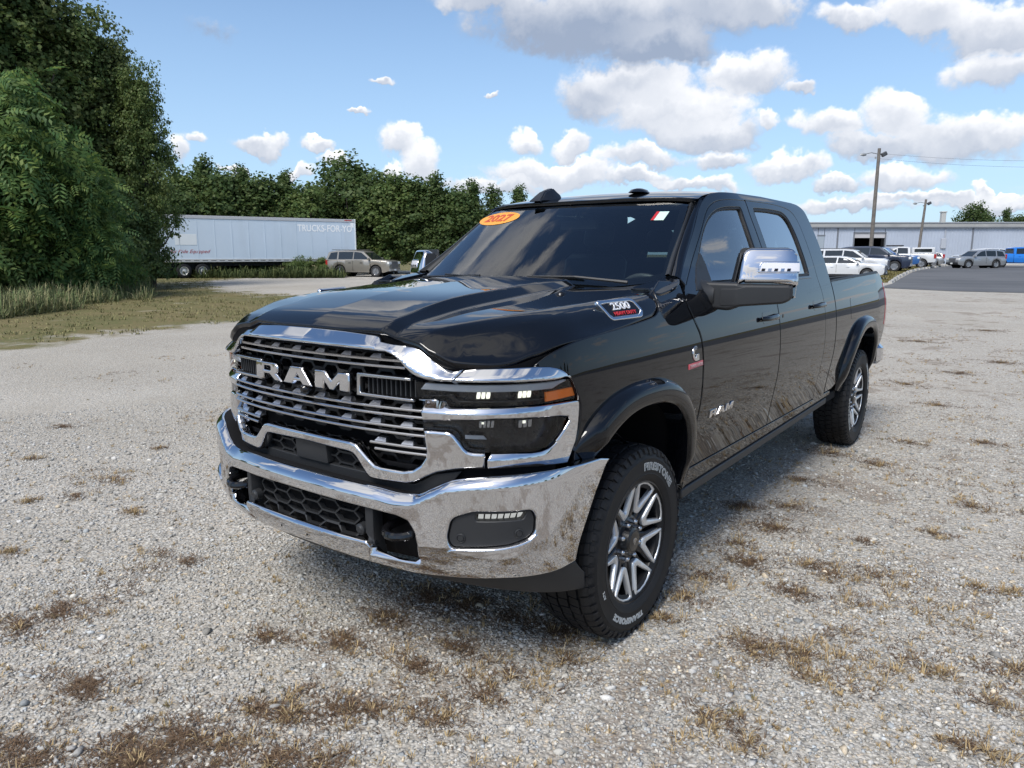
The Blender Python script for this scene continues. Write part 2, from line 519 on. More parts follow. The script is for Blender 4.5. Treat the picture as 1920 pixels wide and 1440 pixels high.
class MB:
    """collects simple solids in one mesh"""
    def __init__(s): s.v = []; s.f = []
    def add(s, v, f):
        b = len(s.v); s.v += [tuple(p) for p in v]; s.f += [[i + b for i in q] for q in f]; return s
    def box(s, x0, x1, y0, y1, z0, z1, M=None, ch=0.0):
        if ch > 0:
            xs = (x0, x1); ys = (y0, y1); zs = (z0, z1); vs = []; idx = {}
            for i, x in enumerate(xs):
                for j, y in enumerate(ys):
                    for k, z in enumerate(zs):
                        sx, sy, sz = (1 if i == 0 else -1), (1 if j == 0 else -1), (1 if k == 0 else -1)
                        for a, p in enumerate(((x, y + sy * ch, z + sz * ch), (x + sx * ch, y, z + sz * ch), (x + sx * ch, y + sy * ch, z))):
                            idx[(i, j, k, a)] = len(vs); vs.append(Vector(p))
            hull = bmesh.new()
            for p in vs: hull.verts.new(p)
            bmesh.ops.convex_hull(hull, input=hull.verts[:])
            hull.verts.index_update()
            v = [h.co.copy() for h in hull.verts]; f = [[q.index for q in fc.verts] for fc in hull.faces]; hull.free()
        else:
            v = [Vector((x, y, z)) for x in (x0, x1) for y in (y0, y1) for z in (z0, z1)]
            f = [(0, 1, 3, 2), (4, 6, 7, 5), (0, 4, 5, 1), (2, 3, 7, 6), (0, 2, 6, 4), (1, 5, 7, 3)]
        if M is not None: v = [M @ p for p in v]
        return s.add(v, f)
    def tube(s, pts, r, n=8, cap=True):
        P = [Vector(p) for p in pts]; rr = r if isinstance(r, (list, tuple)) else [r] * len(P)
        rings = []; up = Vector((0, 0, 1))
        for i, p in enumerate(P):
            t = (P[min(i + 1, len(P) - 1)] - P[max(i - 1, 0)]).normalized()
            a = t.cross(up)
            if a.length < .05: a = t.cross(Vector((1, 0, 0)))
            a.normalize(); b = a.cross(t)
            rings.append([p + (a * math.cos(k * 2 * math.pi / n) + b * math.sin(k * 2 * math.pi / n)) * rr[i] for k in range(n)])
        v = [q for rg in rings for q in rg]; f = []
        for i in range(len(P) - 1):
            for k in range(n):
                a = i * n + k; b = i * n + (k + 1) % n; f.append((a, b, b + n, a + n))
        if cap: f.append(tuple(range(n))[::-1] ); f.append(tuple(range((len(P) - 1) * n, len(P) * n)))
        return s.add(v, f)
    def lathe(s, prof, n=32, M=None, a0=0.0, a1=2 * math.pi):
        """profile (r, h) turned round the local x axis"""
        full = abs(a1 - a0 - 2 * math.pi) < 1e-6; k = n if full else n + 1
        v = []
        for i in range(k):
            a = a0 + (a1 - a0) * i / n
            for r_, h in prof:
                p = Vector((h, r_ * math.cos(a), r_ * math.sin(a))); v.append(M @ p if M is not None else p)
        f = []; q = len(prof)
        for i in range(n):
            for j in range(q - 1):
                a = i * q + j; b = ((i + 1) % k) * q + j; f.append((a, b, b + 1, a + 1))
        return s.add(v, f)
    def build(s, name, m, parent=None, smooth=False, angle=35, mats=None):
        return mesh_obj(name, s.v, s.f, m, parent, smooth, angle if smooth else None, mats)

def text_obj(name, body, size, fn, m, parent, depth=.004, bevel=.0008, align='CENTER', xs=1.0, shear=0.0, h0=0.0, step=.02, offset=0.0, spacing=1.0, smooth=False):
    """lettering mapped on a surface. fn(a,b)->3-D point; text baseline along a"""
    cu = bpy.data.curves.new(name, 'FONT'); cu.body = body; cu.size = size; cu.align_x = align; cu.align_y = 'CENTER'
    cu.extrude = depth / 2; cu.bevel_depth = bevel; cu.bevel_resolution = 1; cu.shear = shear; cu.resolution_u = 3; cu.offset = offset; cu.space_character = spacing
    tmp = bpy.data.objects.new('tmp', cu); COL.objects.link(tmp)
    dg = bpy.context.evaluated_depsgraph_get(); ev = tmp.evaluated_get(dg)
    me0 = bpy.data.meshes.new_from_object(ev)
    bpy.data.objects.remove(tmp); bpy.data.curves.remove(cu)
    bm = bmesh.new(); bm.from_mesh(me0); bpy.data.meshes.remove(me0)
    bmesh.ops.remove_doubles(bm, verts=bm.verts[:], dist=1e-5)
    if step:
        xs_ = [v.co.x for v in bm.verts]; k = math.ceil(min(xs_) / step)
        while k * step < max(xs_):
            bmesh.ops.bisect_plane(bm, geom=bm.verts[:] + bm.edges[:] + bm.faces[:], dist=1e-6, plane_co=(k * step, 0, 0), plane_no=(1, 0, 0)); k += 1
    e = 1e-4
    for v in bm.verts:
        a, b, h = v.co.x * xs, v.co.y, v.co.z + depth / 2 + h0
        p = Vector(fn(a, b)); nn = (Vector(fn(a + e, b)) - Vector(fn(a - e, b))).cross(Vector(fn(a, b + e)) - Vector(fn(a, b - e))).normalized()
        v.co = p + nn * h
    me = bpy.data.meshes.new(name); bm.to_mesh(me); bm.free(); me.materials.append(m)
    return link(bpy.data.objects.new(name, me), parent)
# ================================================================ PICKUP TRUCK (x : driver side, y : rearwards, z : up)
truck = empty('pickup_truck', (0, 0, 0), 0, 'big glossy black crew cab pickup with chrome grille and bumper, parked on the gravel', 'pickup truck')

_sz = Spl([.35, .50, .65, .79, .92, 1.05, 1.20, 1.34, 1.48, 1.6, 1.7, 1.8, 1.9, 1.96, 2.0, 2.05],
          [.932, .942, .954, .976, .996, 1.002, .995, .969, .926, .886, .847, .805, .762, .737, .712, .672])
_ty = Pch([-.80, -.65, -.6, -.5, -.4, -.2, .2, .6, 3.0, 4.6, 5.1], [-.26, -.135, -.098, -.050, -.034, -.018, -.004, 0, 0, -.006, -.022])
def _tuck(y, z): return .052 * sstep((1.72 - y) / .95) * max(0.0, min(1.0, (z - 1.44) / .14))
def tuck(pts): return [(y + 2.25 * _tuck(y + .06, z), z) if z > 1.44 else (y, z) for y, z in pts]
def S(y, z): return _sz(z) - _tuck(y, z) + _ty(y) * (1.0 if z < 1.5 else max(0, 1 - (z - 1.5) * 4) if y < 1 else 1.0)
def side(a, b): return (S(a, b), a, b)

class Plan:
    def __init__(s, pts, zoff):
        p = path(pts, .01); s.p = np.array(p); d = np.r_[0, np.cumsum(np.linalg.norm(np.diff(s.p, axis=0), axis=1))]
        k = np.linspace(0, d[-1], 26); s.L = d[-1]
        s.fx = Spl(k, np.interp(k, d, s.p[:, 0])); s.fy = Spl(k, np.interp(k, d, s.p[:, 1]))
        s.d = d; s.zoff = zoff
    def s_of(s, x): return math.copysign(float(np.interp(abs(x), s.p[:, 0], s.d)), x)
    def __call__(s, a, b):
        q = abs(a); return (math.copysign(s.fx(q), a) if q > 1e-9 else a, s.fy(q) + s.zoff(s.fx(q), b), b)
_fz = Pch([.75, .9, 1.0, 1.20, 1.26, 1.30, 1.34, 1.38], [.014, .004, 0, .004, .014, .026, .058, .110])
FRONT = Plan([(0, -.955), (.15, -.952), (.3, -.943), (.4, -.930), (.5, -.913), (.6, -.888), (.7, -.849), (.78, -.797), (.86, -.712), (.92, -.600), (.948, -.48), (.962, -.40), (.968, -.33)], lambda x, z: _fz(z))
def fx(pts): return [(FRONT.s_of(x), z) for x, z in pts]
_bt = Pch([0, .2, .41, .5, .57, .64, .71, .865, .965, 1.02], [.816, .813, .805, .797, .802, .835, .868, .888, .892, .882])
def _brel(x, z):
    zt = _bt(abs(x)); d = zt - z
    r = 0.0
    k = .045
    if d < k: r += (k - d) ** 2 / k * .95
    ax = abs(x); lip_ = (.605 if ax < .385 else .552) if ax < .602 else 0
    q = z - (lip_ - .020)
    if lip_ and 0 < q < .034: r += q * q / (q + .006) * 1.1 * min(1, (.602 - ax) / .01)
    if z < .62: r += (.62 - z) ** 2 / .12 * .30
    return r
BUMP = Plan([(0, -1.040), (.2, -1.031), (.35, -1.011), (.5, -.981), (.6, -.955), (.7, -.920), (.8, -.873), (.88, -.815), (.94, -.740), (.98, -.650), (1.0, -.55), (1.008, -.45), (1.012, -.34), (1.013, -.28)], _brel)
def bx(pts): return [(BUMP.s_of(x), z) for x, z in pts]
def both(pts):
    """right half outline (top or bottom line from x=0 outwards) -> full line left to right"""
    return [(-x, z) for x, z in pts[::-1] if x > 1e-6] + list(pts)

# ---- hood
_hy = [-.95, -.85, -.70, -.55, -.30, 0.0, .30, .55]
_hx = [[.455, .53, .60, .66, .72, .80, .98], [.455, .56, .62, .68, .75, .82, .98], [.455, .62, .70, .77, .84, .90, .98], [.455, .70, .78, .84, .90, .925, .98],
       [.455, .78, .84, .89, .925, .942, .98], [.455, .82, .875, .915, .938, .955, .99], [.455, .85, .885, .912, .935, .955, .99], [.455, .85, .885, .912, .935, .955, .99]]
_hz = [[1.345, 1.318, 1.277, 1.254, 1.248, 1.245, 1.240], [1.378, 1.366, 1.325, 1.274, 1.258, 1.252, 1.245], [1.404, 1.400, 1.372, 1.312, 1.268, 1.256, 1.24], [1.424, 1.422, 1.404, 1.368, 1.318, 1.300, 1.25],
       [1.446, 1.445, 1.430, 1.398, 1.354, 1.342, 1.27], [1.470, 1.464, 1.450, 1.425, 1.388, 1.362, 1.27], [1.490, 1.482, 1.473, 1.458, 1.430, 1.395, 1.29], [1.497, 1.490, 1.482, 1.47, 1.45, 1.41, 1.30]]
_hxs = [Spl(_hy, [r[i] for r in _hx]) for i in range(7)]
_hzs = [Spl(_hy, [r[i] for r in _hz]) for i in range(7)]
_hb = Spl([-.95, -.85, -.7, -.5, -.18, .1, .3, .55], [.018, .020, .030, .040, .040, .036, .030, .026])
_hc = {}
def HZ(x, y):
    x = abs(x); k = round(y, 6)
    if k not in _hc:
        xs = [0.0] + [f(y) for f in _hxs]; zs = [0.0] + [f(y) for f in _hzs]; zs[0] = zs[1] + .012
        xs = xs[:1] + [.30] + xs[1:]; zs = zs[:1] + [zs[1] + .007 if False else zs[2 - 1] + .006] + zs[1:]
        _hc[k] = Pch(xs, zs)
    z = _hc[k](x)
    ycl = min(1.0, max(0.0, (y + 1.0) / .25))
    xe = .452; w_ = .066
    t = (xe - x) / w_
    e_ = .10
    if t <= -e_: q = 0.0
    elif t < e_: q = (t + e_) ** 2 / (4 * e_)
    elif t <= 1 - e_: q = t
    elif t < 1 + e_: q = 1 - (1 + e_ - t) ** 2 / (4 * e_)
    else: q = 1.0
    # nose roll-off towards the lip
    roll = max(0.0, (-.80 - y)) if x < .6 else max(0.0, (-.80 - y)) * max(0, 1 - (x - .6) / .1)
    return z + _hb(y) * q - roll * roll * 1.5
def hoodf(a, b): return (a, b, HZ(a, b))
lip = path([(0, -.915), (.2, -.911), (.36, -.900), (.46, -.893), (.54, -.888), (.60, -.880), (.655, -.858), (.71, -.824), (.78, -.765), (.83, -.702), (.868, -.632)], .02)
shut = path([(.868, -.632), (.893, -.585), (.919, -.50), (.939, -.37), (.949, -.16), (.953, .08), (.951, .16), (.936, .215), (.909, .235)], .02)
back = path([(.86, .262), (.75, .285), (.6, .305), (.46, .318), (.42, .33), (.38, .345), (.2, .362), (0, .368)], .03)
half = lip + shut[1:] + back
full = half[:-1] + [(0, .368)] + [(-x, y) for x, y in half[::-1] if x > 1e-6]
hood = plate('hood', full, hoodf, paint, truck, thick=.02, bevel=.006, step=.02, grid=(.02, .03), seg=3)
# washer nozzles
for x in (.56, -.56):
    MB().lathe([(0, .0), (.014, .0), (.022, -.006), (.024, -.012)], 12, Matrix.Translation((x, .02, HZ(x, .02) + .010)) @ Matrix.Rotation(R(-90), 4, 'Y') @ Matrix.Scale(1, 4)).build('washer_nozzle', gloss, hood, True)

# ---- fenders
def arch(yc, a, b, n, t0, t1, k=40, z0=.42):
    o = []
    for i in range(k + 1):
        t = R(t0 + (t1 - t0) * i / k); c, s_ = math.cos(t), math.sin(t)
        o.append((yc + a * math.copysign(abs(c) ** (2 / n), c), z0 + b * math.copysign(abs(s_) ** (2 / n), s_)))
    return o
fen = path([(-.628, 1.250), (-.585, 1.283), (-.50, 1.317), (-.37, 1.337), (-.16, 1.352), (.09, 1.373), (.180, 1.388), (.222, 1.418), (.232, 1.462), (.247, 1.490)], .03)
fen += [(.35, 1.528), (.45, 1.523), (.535, 1.503)]
fen += path([(.505, 1.455), (.506, 1.40), (.555, 1.31), (.590, 1.24), (.597, 1.1), (.590, .92), (.568, .75), (.548, .60), (.535, .49)], .04)
fen += arch(0, .53, .645, 2.5, 5, 150, 40)
fen += path([(-.465, .875), (-.466, .94), (-.452, 1.0), (-.444, 1.08), (-.452, 1.115), (-.492, 1.20), (-.53, 1.228), (-.595, 1.243)], .03)
fender = plate('front_fender', fen, side, paint, truck, bevel=.004, step=.02, grid=(.02, .025), thick=.03)

# ---- doors
d1 = path([(.556, .60), (.580, .75), (.602, .92), (.609, 1.1), (.602, 1.243), (.567, 1.312), (.518, 1.40), (.517, 1.455), (.548, 1.500), (.650, 1.580), (.761, 1.658), (.955, 1.781), (1.103, 1.872), (1.21, 1.916), (1.349, 1.943), (1.546, 1.958), (1.765, 1.963)], .05)
d1 = tuck(d1)
d1 += [(1.772, 1.955)] + [(1.772, z) for z in (1.7, 1.4, 1.1, .8)] + [(1.772, .60)]
w1 = rnd([(.655, 1.498), (.80, 1.648), (.95, 1.765), (1.10, 1.843), (1.26, 1.890), (1.41, 1.910), (1.665, 1.921), (1.650, 1.70), (1.655, 1.498)], [.02, .1, .1, .1, .1, .1, .03, .1, .02])
w1 = tuck(w1)
door1 = plate('front_door', d1, side, paint, truck, holes=[w1], bevel=.004, step=.05, grid=(.05, .03), thick=.03)
d2 = [(1.780, .60), (1.780, 1.1), (1.780, 1.5), (1.780, 1.963)] + path([(1.79, 1.965), (2.18, 1.969), (2.45, 1.963), (2.62, 1.945), (2.715, 1.905), (2.755, 1.84), (2.765, 1.70), (2.768, 1.55), (2.775, 1.46), (2.797, 1.39), (2.802, 1.2), (2.802, .9), (2.795, .60)], .05)
w2 = rnd([(1.862, 1.498), (1.872, 1.925), (2.155, 1.932), (2.44, 1.926), (2.545, 1.885), (2.585, 1.78), (2.60, 1.498)], [.02, .02, .1, .12, .12, .1, .03])
door2 = plate('rear_door', d2, side, paint, truck, holes=[w2], bevel=.004, step=.05, grid=(.05, .03), thick=.03)
def ringplate(name, loop, w_, fn, m, parent, **k):
    l = loop if area2(loop) > 0 else loop[::-1]
    return plate(name, l, fn, m, parent, holes=[inset(dedupe(l), w_)], **k)
def sidein(d): return lambda a, b: (S(a, b) - d, a, b)
g1o = inset(dedupe(w1 if area2(w1) > 0 else w1[::-1]), -.012); g2o = inset(dedupe(w2 if area2(w2) > 0 else w2[::-1]), -.012)
ringplate('window_seal', inset(dedupe(w1 if area2(w1) > 0 else w1[::-1]), -.003), .016, sidein(.004), sealm, door1, bevel=.002, thick=.012, grid=.06)
ringplate('window_seal', inset(dedupe(w2 if area2(w2) > 0 else w2[::-1]), -.003), .020, sidein(.004), sealm, door2, bevel=.002, thick=.012, grid=.06)
plate('side_window', g1o, sidein(.016), sglass, door1, thick=0, bevel=0, grid=.06)
plate('side_window', g2o, sidein(.016), dglass, door2, thick=0, bevel=0, grid=.06)
# bright belt moulding
for dr, y0, y1 in ((door1, .80, 1.67), (door2, 1.85, 2.62)):
    plate('belt_moulding', [(y0, 1.480), (y1, 1.480), (y1, 1.494), (y0, 1.494)], sidein(-.003), gloss, dr, thick=.012, bevel=.003, grid=(.1, 0))
def handle(dr, y, z):
    M_ = lambda a, b: (S(y, z) + .002, y + a, z + b)
    plate('handle_recess', rnd([(-.10, -.035), (.10, -.035), (.10, .035), (-.10, .035)], .03), lambda a, b: (S(y + a, z + b) + .001, y + a, z + b), gloss, dr, thick=.006, bevel=.002, grid=.04)
    def hf(a, b):
        q = a / .145
        return (S(y + a, z + b) + .045 - .030 * q * q * q * q - .010 * (b / .02) ** 2, y + a, z + b)
    plate('door_handle', rnd([(-.145, -.016), (.145, -.019), (.145, .019), (-.145, .016)], .016), hf, paint, dr, thick=.022, bevel=.006, grid=.02)
    MB().box(S(y, z) - .005, S(y, z) + .02, y + .10, y + .14, z - .014, z + .014, ch=.004).build('handle_post', paint, dr)
    MB().lathe([(0, .004), (.010, .004), (.012, 0)], 12, Matrix.Translation((S(y, z) + .036, y + .155, z))).build('lock_cylinder', gloss, dr, True) if y < 2 else None
handle(door1, 1.575, 1.282)
handle(door2, 2.62, 1.296)

# ---- cab side frame (rocker, B/C pillars, roof rail) with the door openings
o1 = inset(dedupe(d1 if area2(d1) > 0 else d1[::-1]), -.006); o2 = inset(dedupe(d2 if area2(d2) > 0 else d2[::-1]), -.006)
cab = [(.60, .515), (1.7, .535), (3.09, .56), (3.095, .8), (3.095, 1.2), (3.092, 1.455)] + path([(3.085, 1.60), (3.078, 1.72), (3.062, 1.84), (3.030, 1.92), (2.985, 1.968), (2.90, 1.996), (2.78, 2.006)], .03)
cab += path([(2.2, 2.014), (1.6, 2.004), (1.35, 1.990), (1.20, 1.965), (1.08, 1.925)], .06)[1:]
cab += path([(1.00, 1.880), (.86, 1.785), (.67, 1.660), (.55, 1.575), (.50, 1.530)], .04)
cab += [(.545, 1.497), (.513, 1.455), (.512, 1.40), (.561, 1.312), (.596, 1.243), (.603, 1.1), (.596, .92), (.574, .75), (.55, .60), (.545, .50)]
cab = tuck(cab)
plate('cab_frame', cab, side, paint, truck, bevel=.004, step=.05, grid=(.05, .03), thick=.02,
      holes=[[(y, z) for y, z in inset(o1, 0)], [(y, z) for y, z in inset(o2, 0)]] if False else
      [dedupe([p for p in inset(dedupe((d1 + []) if area2(d1) > 0 else d1[::-1]), -.006)][:] if False else
              ([(y, z) for y, z in [(.550, .594)] + d1[1:-6] + [(1.776, 1.969), (1.784, 1.969)] + d2[4:-1] + [(2.801, .594)]]))])
# jambs seen through the shut gaps, B pillar behind the glass
def strip(y0, z0, y1, z1, w_=.03, d=.024):
    v = Vector((y1 - y0, z1 - z0)).normalized(); n_ = Vector((-v.y, v.x)) * w_ / 2
    return [(y0 - n_.x, z0 - n_.y), (y1 - n_.x, z1 - n_.y), (y1 + n_.x, z1 + n_.y), (y0 + n_.x, z0 + n_.y)]
plate('door_pillar', [(1.74, .60), (1.82, .60), (1.84, 1.5), (1.82, 1.95), (1.70, 1.95), (1.70, 1.5)], sidein(.034), flat, truck, bevel=0, thick=.05, grid=(0, .05))
for nm, lp in (('door_jamb', d1), ('door_jamb', d2)):
    l = dedupe(lp if area2(lp) > 0 else lp[::-1])
    plate(nm, inset(l, -.012), sidein(.033), flat, truck, holes=[inset(l, .03)], bevel=0, thick=0, grid=.06)

# ---- bed side
bed = [(3.108, .60), (3.108, 1.0), (3.108, 1.446), (3.8, 1.462), (4.6, 1.478), (4.82, 1.480)]
bed += path([(4.90, 1.468), (4.965, 1.43), (5.005, 1.35), (5.035, 1.25), (5.045, 1.1), (5.03, .93), (5.0, .80), (4.93, .62)], .04)
bed = bed + [(4.66, .60)]
bed_arch = arch(4.07, .53, .645, 2.5, 16, 164, 40)
bed += bed_arch + [(3.30, .60)]
bed = bed[::-1]
bedside = plate('bed_side', bed, side, paint, truck, bevel=.005, step=.05, grid=(.06, .03), thick=.05)
plate('bed_rail_cap', [(3.112, 1.440), (3.112, 1.455), (4.80, 1.492), (4.86, 1.480), (4.86, 1.468)], lambda a, b: (S(a, b) + .002, a, b), plastic, truck, bevel=.003, thick=.10, grid=(.1, 0))
plate('tail_light', path([(4.965, .99), (4.985, 1.10), (4.985, 1.25), (4.96, 1.37), (5.0, 1.365), (5.04, 1.25), (5.052, 1.1), (5.040, .97)], .03), lambda a, b: (S(a, b) + .003, a, b), redl, truck, bevel=.004, thick=.03, grid=.04)
plate('fuel_door', rnd([(3.56, 1.13), (3.73, 1.13), (3.73, 1.30), (3.56, 1.30)], .03), lambda a, b: (S(a, b) + .0015, a, b), paint, bedside, bevel=.002, thick=.002, grid=.04)

# ---- flares
def flare(yc, t0, t1, name='wheel_flare'):
    rows = []
    secs = [(.600, .712, -.008), (.590, .702, .022), (.572, .684, .043), (.545, .655, .052), (.512, .622, .050), (.502, .612, .044), (.496, .606, .030), (.494, .604, -.06)]
    N_ = 34
    for (a, b, dx) in secs:
        r_ = []
        for i in range(N_ + 1):
            t = t0 + (t1 - t0) * i / N_
            y, z = arch(yc, a, b, 2.45, t, t, 1)[0]
            fade = 1.0
            e0 = min(1, (t - t0) / 14 + .15); e1 = min(1, (t1 - t) / 14 + .15)
            fade = min(e0, e1)
            r_.append((S(y, max(z, .45)) + dx * (fade if dx > 0 else 1), y, z))
        rows.append(r_)
    return loft(name, rows, paint, truck, 2, 3, flip=True)
fl = [flare(0, 8, 139), flare(4.07, 8, 172)]

# ---- rocker and lower trim
plate('rocker_panel', [(.56, .505), (.60, .505), (3.30, .555), (3.30, .590), (.556, .590)], sidein(.004), paint, truck, bevel=.006, thick=.05, grid=(.1, .02))
def lowf(a, b): return (.905 + (b - .42) * .30, a, b)
rockt = plate('sill_trim', [(.54, .452), (3.2, .500), (3.2, .545), (.54, .500)], lambda a, b: (.948 - .004 + 0 * b, a, b), plastic, truck, bevel=.008, thick=.12, grid=(.2, 0))

# ---- roof
_rc = Spl([.93, 1.05, 1.2, 1.45, 1.8, 2.2, 2.6, 2.8, 2.9, 2.98, 3.04, 3.075], [1.938, 1.966, 1.993, 2.022, 2.044, 2.052, 2.050, 2.041, 2.028, 2.000, 1.950, 1.890])
_rd = Pch([0, .3, .5, .6, .66, .70, .725, .745, .77], [0, .004, .014, .024, .034, .046, .062, .090, .14])
def RZ(x, y): return _rc(y) - _rd(abs(x)) * (1 if y > 1.2 else 1) 
fr_ = path([(0, .975), (.2, .987), (.4, 1.022), (.55, 1.065), (.66, 1.115), (.695, 1.15)], .04)
sd_ = path([(.706, 1.30), (.703, 1.6), (.700, 2.2), (.704, 2.78)], .08)
bk_ = path([(.69, 2.93), (.62, 3.03), (.45, 3.058), (0, 3.065)], .04)
hr = fr_ + sd_ + bk_
roof = plate('roof', hr[:-1] + [(0, 3.065)] + [(-x, y) for x, y in hr[::-1] if x > 1e-6], lambda a, b: (a, b, RZ(a, b)), paint, truck, bevel=.004, thick=.02, step=.05, grid=.045)
# ditch between the roof skin and the side
def ditch_rows():
    a = []; b = []
    for i in range(41):
        y = 1.10 + (2.95 - 1.10) * i / 40
        xr = .700
        zt = RZ(xr, y) - .006
        # side edge
        zs = None
        best = min(cab, key=lambda p: abs(p[0] - y) + (0 if p[1] > 1.85 else 9))
        zz_ = float(np.interp(y, [1.08, 1.20, 1.35, 1.6, 2.2, 2.78, 2.90, 2.985], [1.925, 1.965, 1.990, 2.004, 2.014, 2.006, 1.996, 1.968]))
        a.append((xr - .008, y, zt)); b.append((S(y, zz_) - .001, y, zz_ - .004))
    mid = [((p[0] + q[0]) / 2, p[1], (p[2] + q[2]) / 2 - .002) for p, q in zip(a, b)]
    return [a, mid, b]
dt = loft('roof_rail', ditch_rows(), paint, truck, 2, 2, flip=False)

# ---- A pillar : between the glass edge and the cab side
ge = [(.812, .600, 1.542), (.775, .735, 1.640), (.737, .890, 1.748), (.703, 1.030, 1.843), (.683, 1.112, 1.895), (.672, 1.165, 1.930)]
se = []
for y, z in ((.500, 1.528), (.640, 1.637), (.800, 1.745), (.935, 1.838), (1.035, 1.900), (1.10, 1.936)): y = tuck([(y, z)])[0][0]; se.append((S(y, z), y, z))
rows = [[], [], [], [], []]
for p, q in zip(ge, se):
    p = Vector(p); q = Vector(q)
    for k, t in enumerate((0, .25, .5, .78, 1)):
        c = p.lerp(q, t); bul = math.sin(t * math.pi) * .016
        rows[k].append(c + Vector((.55, -.75, .35)).normalized() * bul)
ap = loft('a_pillar', rows, paint, truck, 3, 4, flip=False)
rows = [[], [], []]
for p in ge:
    p = Vector(p)
    rows[0].append(p + Vector((.002, -.001, .0))); rows[1].append(p + Vector((-.006, -.007, .009))); rows[2].append(p + Vector((-.026, .0, .002)))
apm = loft('pillar_moulding', rows, plastic, truck, 4, 3)

# ---- windshield
_wy = Pch([1.44, 1.50, 1.60, 1.75, 1.85, 1.945], [.275, .362, .506, .722, .868, 1.012])
def wf(a, b): return (a, _wy(b) + .30 * a * a - .02 * abs(a) ** 3, b)
wb = path([(0, 1.470), (.4, 1.475), (.65, 1.495), (.76, 1.515), (.806, 1.545)], .04)
wt = path([(.80, 1.57), (.765, 1.655), (.730, 1.755), (.697, 1.85), (.678, 1.898), (.64, 1.915), (.3, 1.932), (0, 1.936)], .04)
wl = wb + wt; wfull = [(-x, z) for x, z in wb[::-1] if x > 1e-6] + wl + [(-x, z) for x, z in wt[::-1][1:]]
glassw = plate('windshield', wfull, wf, wglass, truck, thick=0, bevel=0, grid=.05)
ringplate('glass_border', wfull, .035, lambda a, b: (wf(a, b)[0], wf(a, b)[1] + .006, b - .002), frit, glassw, thick=0, bevel=0, grid=.06)
# header below the roof edge
rows = [[(x, .975 + .31 * x * x + .0, 1.942 - .03 * x * x) for x in np.linspace(-.70, .70, 15)], [(x, .985 + .31 * x * x, 1.925 - .03 * x * x) for x in np.linspace(-.70, .70, 15)]]
# sticker and inspection tag on the glass
def decal(name, loop, cx, cz, m, h, parent=glassw): return plate(name, loop, lambda a, b: wf(cx + a, cz + b), m, parent, thick=0, bevel=0, grid=.05, h0=h)
orange = mat('sticker_orange', (.72, .30, .035), .45)
stx, stz = -.535, 1.862
ell = [(.195 * math.cos(t), .040 * math.sin(t)) for t in np.linspace(0, 2 * math.pi, 40)[:-1]]
decal('year_sticker', [(a, b + a * .02) for a, b in ell], stx, stz, orange, .002)
text_obj('sticker_digits', '2027', .072, lambda a, b: wf(stx + a * 1.75, stz + b * .82), mat('sticker_red', (.45, .06, .02), .5), glassw, depth=.0008, bevel=0, h0=.003, step=0, offset=.002)
decal('inspection_sticker', [(-.032, -.024), (.032, -.024), (.032, .024), (-.032, .024)], .575, 1.845, mat('sticker_pale', (.50, .66, .60), .5), .002)
decal('inspection_sticker', [(-.032, -.024), (-.016, -.024), (-.016, .024), (-.032, .024)], .575, 1.845, redm, .003)

# ---- cowl, wipers
def cowlf(a, b):
    x = abs(a); return (a, b, 1.470 + .10 * (b - .3) - .0 * x + (.02 if x > 2 else 0) - max(0, x - .86) * .45 + .018 * sstep((x - .6) / .25))
cw = [(x, .300 - .045 * x * x + .02 * (1 - abs(x))) for x in np.linspace(-.80, .80, 17)] + [(.80, .62)] + [(x, .60 - .20 * (1 - (x / .8) ** 2)) for x in np.linspace(.78, -.78, 15)] + [(-.80, .62)]
plate('cowl_panel', cw, cowlf, plastic, truck, bevel=.002, thick=.01, grid=.06)
cc = path([(.775, .272), (.85, .262), (.918, .248), (.926, .34), (.918, .45), (.900, .520), (.86, .575), (.812, .602), (.79, .56), (.782, .4)], .03, True)
cowlc = plate('cowl_corner', cc, lambda a, b: (a, b, 1.492 + .125 * (b - .25) - .55 * max(0, a - .885) ** 1.0 * (1 if a > .885 else 0)), paint, truck, bevel=.004, thick=.02, grid=.03)
wip = MB()
for x0, x1 in ((-.52, .08), (.12, .66)):
    p0 = Vector(wf(x1, 1.478 + .02 * (x1 > .5))) + Vector((0, -.03, .012)); p1 = Vector(wf(x0, 1.520)) + Vector((0, -.018, .012))
    wip.tube([p0, p0.lerp(p1, .5) + Vector((0, -.01, .012)), p1], [.009, .007, .005], 6)
    q0 = Vector(wf(x0 - .25, 1.505)) + Vector((0, -.010, .006)); q1 = Vector(wf(x0 + .30, 1.525)) + Vector((0, -.010, .006))
    wip.tube([q0, q1], .006, 5)
wip.build('wiper', plastic, truck)

# ---- roof antenna and lamp
def fin():
    V = [(-.040, -.11, 0), (.040, -.11, 0), (.046, .10, 0), (-.046, .10, 0), (-.016, -.03, .058), (.016, -.03, .058), (.018, .045, .075), (-.018, .045, .075), (-.03, .09, .035), (.03, .09, .035)]
    bm = bmesh.new()
    for v in V: bm.verts.new(v)
    bmesh.ops.convex_hull(bm, input=bm.verts[:]); bmesh.ops.bevel(bm, geom=bm.edges[:], offset=.006, segments=2, affect='EDGES')
    bm.verts.index_update(); v = [x.co.copy() for x in bm.verts]; f = [[q.index for q in fc.verts] for fc in bm.faces]; bm.free()
    return v, f
v, f = fin()
fy = 1.10
fn_ = mesh_obj('roof_antenna', [(x * 1.25 - .265, y * 1.15 + fy, z * 1.05 + RZ(-.265, fy + y * .4) - .008) for x, y, z in v], f, mat('fin_black', (.006, .007, .009), .35), truck, True, 30)
cap = MB(); 
prof = [(0, .022), (.02, .020), (.045, .012), (.060, -.004)]
